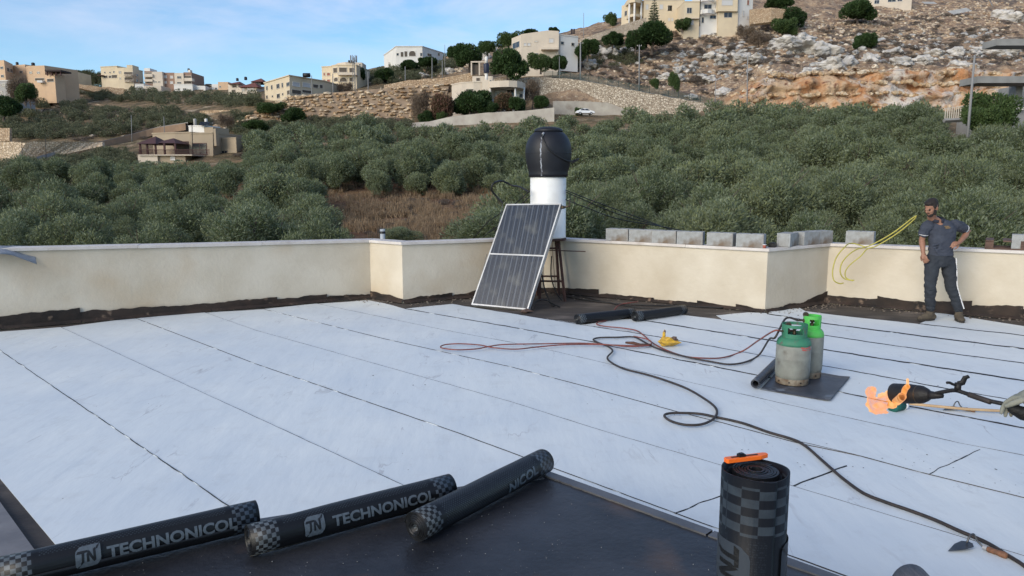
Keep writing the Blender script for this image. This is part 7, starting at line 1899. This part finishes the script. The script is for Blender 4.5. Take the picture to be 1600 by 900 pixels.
# ================================================================== PEOPLE
def fuse(name, bm, vox, mat_, parent, smooth_it=4, fac=.5, fold=0):
    me = bpy.data.meshes.new(name); bmesh.ops.recalc_face_normals(bm, faces=bm.faces); bm.to_mesh(me); bm.free()
    o = bpy.data.objects.new(name, me); col.objects.link(o)
    m = o.modifiers.new('r', 'REMESH'); m.mode = 'VOXEL'; m.voxel_size = vox; m.use_smooth_shade = True
    s = o.modifiers.new('s', 'SMOOTH'); s.iterations = smooth_it; s.factor = fac
    bpy.context.view_layer.update(); dg = bpy.context.evaluated_depsgraph_get()
    me2 = bpy.data.meshes.new_from_object(o.evaluated_get(dg)); bpy.data.objects.remove(o); bpy.data.meshes.remove(me)
    me2.name = name; me2.materials.clear(); me2.materials.append(mat_)
    me2.polygons.foreach_set('use_smooth', np.ones(len(me2.polygons), bool))
    if fold:
        n_ = len(me2.vertices); co = np.empty(n_ * 3, np.float32); me2.vertices.foreach_get('co', co); nr_ = np.empty(n_ * 3, np.float32); me2.vertices.foreach_get('normal', nr_)
        co = co.reshape(-1, 3); nr_ = nr_.reshape(-1, 3)
        for i_ in range(n_):
            x, y, z = co[i_]; q_ = noise.noise(Vector((x * 7 + z * 5, y * 7, z * 13 + x * 6))); q2_ = 1 - abs(noise.noise(Vector((x * 12 - z * 9, y * 12, z * 17)))) * 2.2
            co[i_] += nr_[i_] * fold * (q_ + .55 * q2_ + .05)
        me2.vertices.foreach_set('co', co.ravel()); me2.update()
    return link(name, me2, parent)
def limb(bm, pts, r, seg=14):
    pts = [Vector(p) for p in pts]
    tube(bm, pts, r, seg)
    for p, q in ((pts[0], r[0]), (pts[-1], r[-1])):
        a_ = q[0] if isinstance(q, (tuple, list)) else q; b__ = q[1] if isinstance(q, (tuple, list)) else q
        blob(bm, p, (min(a_, b__) * .97,) * 3, 2)
def hand(bm, wrist, d, palm_n, L_=.18, curl=.5, thumb_side=1, spread=.03):
    """wrist point, d = direction of the fingers, palm_n = direction the palm faces"""
    d = d.normalized(); palm_n = (palm_n - d * palm_n.dot(d)).normalized(); s = d.cross(palm_n) * thumb_side
    k = L_ / .18
    c = wrist + d * .045 * k
    tube(bm, [wrist, wrist + d * .03 * k, wrist + d * .08 * k, wrist + d * .092 * k], [(.017 * k, .026 * k), (.016 * k, .036 * k), (.014 * k, .041 * k), (.010 * k, .038 * k)], 10)
    # orient tube ellipse: done roughly by blobs across the palm
    for j in range(4):
        off_ = s * (.030 - .020 * j) * k; ln = (.070, .078, .072, .058)[j] * k
        p0 = wrist + d * .082 * k + off_; dd = (d + s * (.10 - .07 * j)).normalized(); pts = [p0 - d * .03 * k, p0]
        ang = curl * (.55 + .12 * j)
        for seg_ in range(3):
            dd = (dd * math.cos(ang) + palm_n * math.sin(ang)).normalized(); pts.append(pts[-1] + dd * ln * (.42, .32, .26)[seg_])
        tube(bm, pts, [.0095 * k, .0095 * k, .0088 * k, .008 * k, .0062 * k], 8); blob(bm, pts[-1], (.006 * k,) * 3, 1)
    t0 = wrist + d * .025 * k + s * .022 * k; t1 = t0 + (d * .6 + s * .75 + palm_n * .2).normalized() * .04 * k; t2 = t1 + (d * .9 + s * .25 + palm_n * .35).normalized() * .032 * k; t3 = t2 + (d + palm_n * .4).normalized() * .024 * k
    tube(bm, [t0, t1, t2, t3], [.014 * k, .011 * k, .010 * k, .0075 * k], 8)
    blob(bm, c, (.03 * k, .03 * k, .03 * k), 2)

YM = 10.22
def J(px, py, dy=0.0): return P(px, py, YM + dy)
man = empty('person', (J(1472, 500).x, YM, 0), label='bearded man in navy polo shirt and charcoal track trousers standing by the parapet', cat='person')
mo = man.location.copy()
R_ = lambda l: [v - mo for v in l]
# joints
head_c = J(1455.5, 325, -.10); neck = J(1463, 345, -.02); chest = J(1471, 362, .0); waist = J(1470, 389, 0); hip = J(1470, 402, 0)
shR, shL = J(1447, 351, -.02), J(1495, 350, .02)          # his right arm is on the left of the picture
elR, wrR = J(1440.5, 375, .04), J(1442.5, 395, -.06)
elL, wrL = J(1513, 362, .10), J(1499, 379, -.08)
hpR, hpL = J(1457, 405, -.01), J(1481, 405, .01)
knR, knL = J(1453.5, 447, -.06), J(1486, 445, -.02)
anR, anL = J(1453.5, 485, .02), J(1498.5, 487, .0)
bm = bmesh.new()
# head: skull, jaw, face features
hd = (head_c - mo)
fwd = Vector((-.86, -.40, -.46)).normalized(); up = Vector((-.16, -.10, .98)); up = (up - fwd * up.dot(fwd)).normalized(); lat = fwd.cross(up)
HM = Matrix((lat, fwd, up)).transposed().to_4x4(); HM.translation = hd
def hb_(c, r, sub=3): blob(bm, HM @ Vector(c), r, sub, HM.to_3x3().to_4x4())
hb_((0, -.012, .035), (.074, .092, .080)); hb_((0, .022, -.020), (.062, .068, .078)); hb_((0, .045, -.075), (.038, .040, .032)); hb_((0, .008, -.045), (.058, .070, .052))
hb_((0, .088, .022), (.040, .014, .012)); hb_((0, .098, -.012), (.013, .022, .018)); hb_((0, .090, .006), (.010, .016, .026)); hb_((0, .078, -.048), (.026, .014, .010))
for sx in (-1, 1): hb_((sx * .078, -.006, -.005), (.010, .020, .032)); hb_((sx * .040, .060, -.014), (.022, .020, .018))
limb(bm, [hd + Vector((.02, .02, -.06)), hd + Vector((.05, .07, -.12)), neck - mo + Vector((.02, .05, -.04))], [.056, .058, .066])
# trunk and limbs under the clothes
limb(bm, R_([neck, chest, waist, hip]), [(.055, .065), (.070, .12), (.065, .105), (.060, .10)])
for a_, e_, w_ in ((shR, elR, wrR), (shL, elL, wrL)):
    limb(bm, R_([a_, a_.lerp(e_, .5), e_, e_.lerp(w_, .3), w_]), [.034, .042, .039, .041, .027])
for a_, k_, n_ in ((hpR, knR, anR), (hpL, knL, anL)):
    limb(bm, R_([a_, a_.lerp(k_, .5), k_, k_.lerp(n_, .35), n_, Vector((n_.x, n_.y, .06))]), [.066, .066, .050, .050, .034, .04])
hand(bm, wrR - mo, Vector((.12, -.35, -.9)), Vector((.8, .5, 0)), .185, .55, -1)
hand(bm, wrL - mo, Vector((-.86, -.30, -.22)), Vector((-.1, .9, -.35)), .185, .28, 1)
body = fuse('body', bm, .0075, M['skin'], man, 3)
# eyes, brows
for sx in (-1, 1):
    bm = bmesh.new(); blob(bm, HM @ Vector((sx * .030, .080, .006)), (.009, .009, .008), 2); bmo('eye', bm, M['eye'], man, True)
# hair: short crop, longer on top; beard
bm = bmesh.new()
def hb2(c, r): blob(bm, HM @ Vector(c), r, 3, HM.to_3x3().to_4x4())
hb2((0, -.020, .062), (.078, .092, .070)); hb2((0, .022, .092), (.064, .060, .032)); hb2((0, .048, .092), (.050, .026, .022)); hb2((0, -.055, .02), (.066, .056, .066))
for sx in (-1, 1): hb2((sx * .068, .006, .030), (.014, .034, .038))
fuse('hair', bm, .008, M['hair'], man, 2)
bm = bmesh.new(); hb2((0, .050, -.082), (.040, .038, .030)); hb2((0, .040, -.064), (.054, .044, .026))
for sx in (-1, 1): hb2((sx * .056, .022, -.045), (.014, .032, .048))
hb2((0, .083, -.036), (.032, .014, .007))
fuse('beard', bm, .007, M['hair'], man, 2)
bm = bmesh.new()
for sx in (-1, 1): hb2((sx * .032, .085, .026), (.022, .008, .005))
bmo('eyebrows', bm, M['hair'], man, True)
# polo shirt: trunk, sleeves, collar
bm = bmesh.new()
hem = J(1470.5, 399, 0); 
def torso_ring(bm, l, seg=24):
    rings = []
    for (c, a_, b__, tw) in l:
        c = c - mo; rings.append([bm.verts.new(c + Vector((a_ * math.cos(t) * math.cos(tw) - b__ * math.sin(t) * math.sin(tw), a_ * math.cos(t) * math.sin(tw) + b__ * math.sin(t) * math.cos(tw), 0))) for t in [2 * math.pi * k / seg for k in range(seg)]])
    for u, v in zip(rings[:-1], rings[1:]):
        for k in range(seg): bm.faces.new((u[k], u[(k + 1) % seg], v[(k + 1) % seg], v[k]))
    bm.faces.new(rings[0][::-1]); bm.faces.new(rings[-1])
torso_ring(bm, [(hem, .168, .122, 0), (J(1470, 392), .160, .118, 0), (J(1470.5, 382), .158, .118, 0), (J(1471.5, 370), .176, .125, 0), (J(1471.5, 360), .192, .125, 0), (J(1471, 353), .188, .115, 0), (J(1470.5, 348.5, .01), .155, .10, 0), (J(1469, 345, .01), .115, .09, 0), (J(1466, 342.5, .02), .075, .07, 0)])
limb(bm, R_([shR + Vector((.035, 0, -.01)), shR.lerp(elR, .25), shR.lerp(elR, .55)]), [.074, .070, .065]); limb(bm, R_([shL - Vector((.035, 0, .01)), shL.lerp(elL, .35), shL.lerp(elL, .62)]), [.074, .070, .067])
# soft folds at the waist
for i_ in range(5): tube(bm, R_([J(1456 + 2 * i_, 384 + 3 * i_, -.105), J(1466 + 3 * i_, 381 + 4 * i_, -.118), J(1480, 386 + 2 * i_, -.108)]), .010, 6)
fuse('polo_shirt', bm, .009, M['shirt'], man, 4, fold=.010)
bm = bmesh.new(); nc_ = neck - mo
tube(bm, [nc_ + Vector((.105 * math.cos(t) * .8 + .01, .078 * math.sin(t) + .0, .02 + .028 * math.sin(t))) for t in [-1.3 + k * (2 * math.pi - .5) / 20 for k in range(21)]], [(.022, .010)] * 21, 8); bmo('collar', bm, mat('dark_collar', (.022, .026, .042), rough=.9), man, True)
for a_, e_, f_ in ((shR, elR, .60), (shL, elL, .67)):
    bm = bmesh.new(); tube(bm, R_([a_.lerp(e_, f_), a_.lerp(e_, f_ + .035)]), [.065, .063], 20); bmo('sleeve_piping', bm, M['whitecloth'], man, True)
# chest emblem, small shapes in dull orange
bm = bmesh.new(); em = J(1481, 355.5, -.129) - mo
for i_, (dx_, dz_, w_, h_) in enumerate(((-.02, .016, .045, .010), (.01, .016, .02, .012), (0, .002, .07, .008), (-.012, -.010, .03, .010), (.018, -.011, .03, .007))):
    box(bm, (em.x + dx_, em.y + .35 * abs(dx_ + .0), em.z + dz_), (w_, .006, h_))
bmo('chest_emblem', bm, mat('ochre_embroidery', (.22, .15, .08), rough=.9), man)
# trousers
bm = bmesh.new()
torso_ring(bm, [(J(1470, 397), .150, .110, 0), (J(1470, 404), .162, .118, 0), (J(1469.5, 411), .166, .116, 0), (J(1469, 416), .150, .100, 0)])
for a_, k_, n_, w_ in ((hpR, knR, anR, 1), (hpL, knL, anL, -1)):
    th = a_.lerp(k_, .5)
    limb(bm, R_([a_ + Vector((w_ * .012, 0, 0)), a_.lerp(k_, .3), a_.lerp(k_, .65), k_, k_.lerp(n_, .35), k_.lerp(n_, .75), n_ + Vector((0, 0, .02))]), [.094, .094, .080, .070, .070, .058, .050])
    for q_ in range(3): c_ = k_.lerp(n_, .62 + .13 * q_) - mo; lathe(bm, [(.045, -.012), (.062, 0), (.045, .012)], 14, Matrix.Translation(c_))
fuse('track_trousers', bm, .0095, M['trouser'], man, 4, fold=.013)
# white side stripe of his left leg, broken blocks like lettering
bm = bmesh.new(); out_ = Vector((.88, -.47, 0)); path_ = [hpL + Vector((0, 0, .02)), hpL.lerp(knL, .5), knL, knL.lerp(anL, .5), anL + Vector((0, 0, .05))]; rad_ = [.100, .090, .074, .070, .056]
pp = smooth_path(path_, 8); n_ = len(pp)
for i_ in range(n_ - 1):
    t = i_ / (n_ - 1) * 4; j = min(int(t), 3); r = rad_[j] * (1 - t + j) + rad_[j + 1] * (t - j)
    p = pp[i_].lerp(pp[i_ + 1], .5) - mo + out_ * (r - .002); ln = (pp[i_ + 1] - pp[i_]).length
    box(bm, p, (.052, .012, ln * 1.04), rz=math.atan2(out_.y, out_.x) + math.pi / 2)
bmo('side_stripe', bm, M['whitecloth'], man)
bm = bmesh.new()
for i_ in range(n_ - 1):
    t = i_ / (n_ - 1) * 4; j = min(int(t), 3); r = rad_[j] * (1 - t + j) + rad_[j + 1] * (t - j)
    p = pp[i_].lerp(pp[i_ + 1], .5) - mo + out_ * (r + .005); box(bm, p, (.026, .004, .012), rz=math.atan2(out_.y, out_.x) + math.pi / 2)
bmo('stripe_print', bm, M['trouser'], man)
# socks and boots
for an, fd, s_ in ((anR, Vector((-.97, -.25, 0)), 1.0), (anL, Vector((-.28, -.96, 0)), 1.0)):
    c_ = Vector((an.x, an.y, 0)) - mo
    bm = bmesh.new(); tube(bm, [c_ + Vector((0, 0, .10)), c_ + Vector((0, 0, .165))], [.040, .040], 14); bmo('sock', bm, M['whitecloth'], man, True)
    bm = bmesh.new(); f = fd.normalized() * 1.12
    limb(bm, [c_ + Vector((0, 0, .115)), c_ + Vector((0, 0, .075)) + f * .01], [.052, .052]); limb(bm, [c_ - f * .055 + Vector((0, 0, .055)), c_ + f * .06 + Vector((0, 0, .052)), c_ + f * .15 + Vector((0, 0, .042))], [(.046, .044), (.045, .048), (.032, .046)])
    limb(bm, [c_ + Vector((0, 0, .09)), c_ + f * .09 + Vector((0, 0, .06))], [.048, .040])
    bo = fuse('boot', bm, .008, M['boot'], man, 3)
    bm = bmesh.new(); sd_ = Vector((-f.y, f.x, 0)); outl = [c_ + f * (.075 * math.cos(t) * 1.75 + .055) + sd_ * (.047 * math.sin(t)) for t in [k * math.pi / 10 for k in range(20)]]
    prism(bm, [(v.x, v.y) for v in outl], .010, .032); bmo('sole', bm, mat('dark_sole', (.035, .03, .025), rough=.9), man)

# --- second worker, outside the right edge, only his gloved hand reaches into view
w2 = empty('person', (2.62, 2.78, 0), label='gloved hand of a worker reaching in at the right edge holding the burning torch', cat='person')
o2 = w2.location.copy(); hw = P(1596, 631, 2.74)
def Q2(x, y, z): return Vector((x, y, z)) - o2
bm = bmesh.new()
sh2, el2, wr2 = Q2(2.52, 2.58, 1.44), Q2(2.36, 2.48, 1.20), Q2(hw.x + .045, hw.y - .055, hw.z + .045)
limb(bm, [Q2(2.66, 2.78, 1.47), Q2(2.68, 2.80, 1.25), Q2(2.68, 2.8, 1.05), Q2(2.68, 2.8, .92)], [(.10, .16), (.12, .17), (.11, .15), (.12, .16)])
blob(bm, Q2(2.60, 2.77, 1.66), (.09, .078, .115), 3); blob(bm, Q2(2.54, 2.77, 1.62), (.05, .05, .06), 3); blob(bm, Q2(2.502, 2.77, 1.65), (.018, .013, .02), 2); limb(bm, [Q2(2.62, 2.77, 1.58), Q2(2.66, 2.78, 1.47)], [.055, .065])
limb(bm, [sh2, sh2.lerp(el2, .5), el2, el2.lerp(wr2, .4), wr2], [.06, .055, .045, .044, .032])
limb(bm, [Q2(2.66, 3.0, 1.43), Q2(2.60, 3.08, 1.18), Q2(2.42, 3.02, 1.05)], [.058, .046, .034])
for sy in (-.1, .1): limb(bm, [Q2(2.68, 2.8 + sy, .92), Q2(2.64, 2.8 + sy * 1.3, .50), Q2(2.70, 2.8 + sy * 1.4, .08)], [.09, .062, .04])
hand(bm, Q2(2.42, 3.02, 1.05), Vector((-1, -.1, -.3)), Vector((0, 0, -1)), .18, .5, -1)
gdir = Vector((-.55, .72, -.25)).normalized(); gpal = Vector((-.1, -.1, -1))
hand(bm, wr2 + gdir * .01, gdir, gpal, .165, 1.0, 1)
fuse('body', bm, .011, M['skin'], w2, 3)
bm = bmesh.new(); hand(bm, wr2, gdir, gpal, .20, 1.05, 1); blob(bm, wr2 + gdir * .05, (.040, .040, .028), 2)
limb(bm, [wr2 + (el2 - wr2) * .30, wr2 + (el2 - wr2) * .12, wr2 + gdir * .02], [.056, .050, .036])
fuse('glove', bm, .004, M['glove'], w2, 1)
bm = bmesh.new(); g2_ = hw - o2
limb(bm, [g2_ + Vector((-.035, -.005, -.018)), g2_ + Vector((.0, -.012, -.034)), g2_ + Vector((.045, -.015, -.045))], [.020, .027, .027]); blob(bm, g2_ + Vector((.03, -.03, -.01)), (.03, .018, .03), 2, jit=.5)
fuse('glove_palm', bm, .004, M['glovepalm'], w2, 2)
bm = bmesh.new(); limb(bm, [Q2(2.66, 2.78, 1.49), Q2(2.67, 2.79, 1.25), Q2(2.68, 2.8, .95)], [(.12, .20), (.145, .20), (.14, .18)]); limb(bm, [sh2, sh2.lerp(el2, .5), el2, el2.lerp(wr2, .65)], [.075, .068, .058, .050]); limb(bm, [Q2(2.66, 3.0, 1.43), Q2(2.60, 3.08, 1.18), Q2(2.48, 3.05, 1.09)], [.075, .06, .052]); fuse('work_shirt', bm, .012, mat('grey_work_shirt', (.12, .12, .12), (.09, .09, .09), 6, .9), w2, 5)
bm = bmesh.new(); blob(bm, Q2(2.68, 2.8, .93), (.14, .185, .12), 3)
for sy in (-.1, .1): limb(bm, [Q2(2.68, 2.8 + sy, .90), Q2(2.64, 2.8 + sy * 1.3, .50), Q2(2.70, 2.8 + sy * 1.4, .12)], [.105, .078, .058])
fuse('work_trousers', bm, .012, M['trouser'], w2, 5)
bm = bmesh.new(); blob(bm, Q2(2.62, 2.77, 1.70), (.098, .086, .095), 3); fuse('hair', bm, .01, M['hair'], w2, 2)
for sy in (-.14, .14):
    bm = bmesh.new(); c_ = Q2(2.70, 2.8 + sy, 0); limb(bm, [c_ + Vector((.06, 0, .06)), c_ + Vector((-.05, 0, .055)), c_ + Vector((-.15, 0, .042))], [.045, .046, .036]); limb(bm, [c_ + Vector((0, 0, .12)), c_ + Vector((0, 0, .07))], [.055, .05]); fuse('boot', bm, .009, M['boot'], w2, 3)

# ================================================================== TORCH
YT = 3.0
th = empty('gas_torch', P(1500, 610, 2.95), label='black roofing gas torch with a flame, held out from the right edge', cat='gas torch')
to = th.location.copy(); T = lambda px, py, Y: P(px, py, Y) - to
grip = P(1580, 634, 2.76) - to
M['soot'] = mat('sooty_steel', (.008, .008, .009), (.018, .016, .016), 18, .6, .3, 50)
b0, b1 = T(1396, 614, 3.20), T(1449, 617, 3.06)
bm = bmesh.new(); ax = (b1 - b0); pts = [b0 + ax * t for t in (0, .02, .5, .86, 1.0, 1.12)]
rad = [.041, .043, .043, .038, .028, .013]
tube(bm, pts, rad, 28, caps=False)
tube(bm, [b0 + ax * .01, b0 + ax * .9], [.038, .034], 28, caps=False)
bmo('burner_cup', bm, M['soot'], th, True)
bm = bmesh.new(); tube(bm, [b0 + ax * .75, b0 + ax * .78], .04, 20); bmo('nozzle_plate', bm, M['brass'], th)
bm = bmesh.new(); wand = [b1 + ax * .05, T(1478, 611.5, 2.98), T(1493, 610, 2.94), T(1510, 615, 2.90), T(1540, 625, 2.83), grip, T(1640, 652, 2.70)]
tube(bm, smooth_path(wand, 5), .0085, 10); tube(bm, [b1 + ax * .03, b1 + ax * .2, b1 + ax * .42], [.02, .016, .010], 12); bmo('wand', bm, M['soot'], th, True)
bm = bmesh.new(); tube(bm, smooth_path([T(1514, 616.5, 2.89), T(1530, 622, 2.85), T(1548, 628, 2.81)], 4), .0115, 10); bmo('hose_sleeve', bm, M['hose'], th, True)
bm = bmesh.new(); c_ = T(1496, 611, 2.935); tube(bm, [c_, c_ + Vector((0, 0, .034))], .0125, 12); tube(bm, [c_ + Vector((0, 0, .03)), T(1504, 598, 2.93), T(1508, 590, 2.93), T(1514, 588, 2.92)], [(.012, .004), (.012, .004), (.010, .004), (.008, .004)], 6); tube(bm, smooth_path([c_ + Vector((0, 0, .022)), T(1488, 600, 2.93), T(1484, 598, 2.93), T(1479, 598, 2.93)], 4), .0055, 6); bmo('stand_and_trigger', bm, M['soot'], th, True)
# flame
def m_flame():
    m = bpy.data.materials.new('flame'); m.use_nodes = True; N, L = m.node_tree.nodes, m.node_tree.links; N.remove(N["Principled BSDF"]); out = N["Material Output"]
    tc = N.new("ShaderNodeTexCoord"); n = N.new("ShaderNodeTexNoise"); n.inputs["Scale"].default_value = 16; n.inputs["Detail"].default_value = 3; n.inputs["Distortion"].default_value = 1.2; L.new(tc.outputs["Object"], n.inputs[0])
    r = N.new("ShaderNodeValToRGB"); e = r.color_ramp.elements; e[0].position = .36; e[0].color = (1, .24, .02, 1); e[1].position = .66; e[1].color = (1, .55, .20, 1); x = e.new(.52); x.color = (1, .36, .05, 1)
    L.new(n.outputs[0], r.inputs[0]); em_ = N.new("ShaderNodeEmission"); em_.inputs[1].default_value = 1.05; lf = N.new('ShaderNodeLayerWeight'); lf.inputs[0].default_value = .25; mxf = N.new('ShaderNodeMix'); mxf.data_type = 'RGBA'; mxf.inputs[7].default_value = (1, .55, .33, 1); L.new(lf.outputs[1], mxf.inputs[0]); L.new(r.outputs[0], mxf.inputs[6]); L.new(mxf.outputs[2], em_.inputs[0])
    lw = N.new("ShaderNodeLayerWeight"); lw.inputs[0].default_value = .35
    tr_ = N.new("ShaderNodeBsdfTransparent"); mr = N.new("ShaderNodeMapRange"); mr.inputs[1].default_value = .30; mr.inputs[2].default_value = .55; mr.inputs[3].default_value = .06; mr.inputs[4].default_value = .62; L.new(n.outputs[0], mr.inputs[0])
    ms = N.new("ShaderNodeMixShader"); L.new(mr.outputs[0], ms.inputs[0]); L.new(tr_.outputs[0], ms.inputs[1]); L.new(em_.outputs[0], ms.inputs[2]); L.new(ms.outputs[0], out.inputs[0]); return m
M['flame'] = m_flame()
bm = bmesh.new(); fy = 3.22
for (px, py, rx, rz_, s_) in ((1385, 630, 19, 12, 1), (1368, 632, 13, 14, 2), (1394, 624, 14, 10, 3), (1362, 622, 7, 14, 4), (1378, 622, 6, 8, 5), (1373, 641, 14, 6, 8), (1404, 616, 9, 8, 9)):
    k_ = fy / F; blob(bm, T(px, py, fy), (rx * k_ * .88, .025, rz_ * k_ * .85), 4, jit=.7, seed=s_)
tube(bm, smooth_path([T(1361, 622, fy), T(1356, 613, fy), T(1360, 607, fy), T(1367, 608, fy), T(1368, 612, fy)], 5), [.012] * 10 + [.010] * 6 + [.006] * 5, 10)
tube(bm, smooth_path([T(1400, 628, fy - .06), T(1410, 619, 3.09), T(1414, 608, 3.07), T(1418, 603, 3.06), T(1418, 594, 3.05), T(1418, 591, 3.05)], 5), [.018] * 6 + [.012] * 10 + [.006] * 9 + [.002], 10)
tube(bm, smooth_path([T(1383, 621, fy), T(1388, 611, fy), T(1393, 612, fy)], 5), [.01] * 5 + [.006] * 6, 8)
fuse('flame', bm, .004, M['flame'], th, 1)
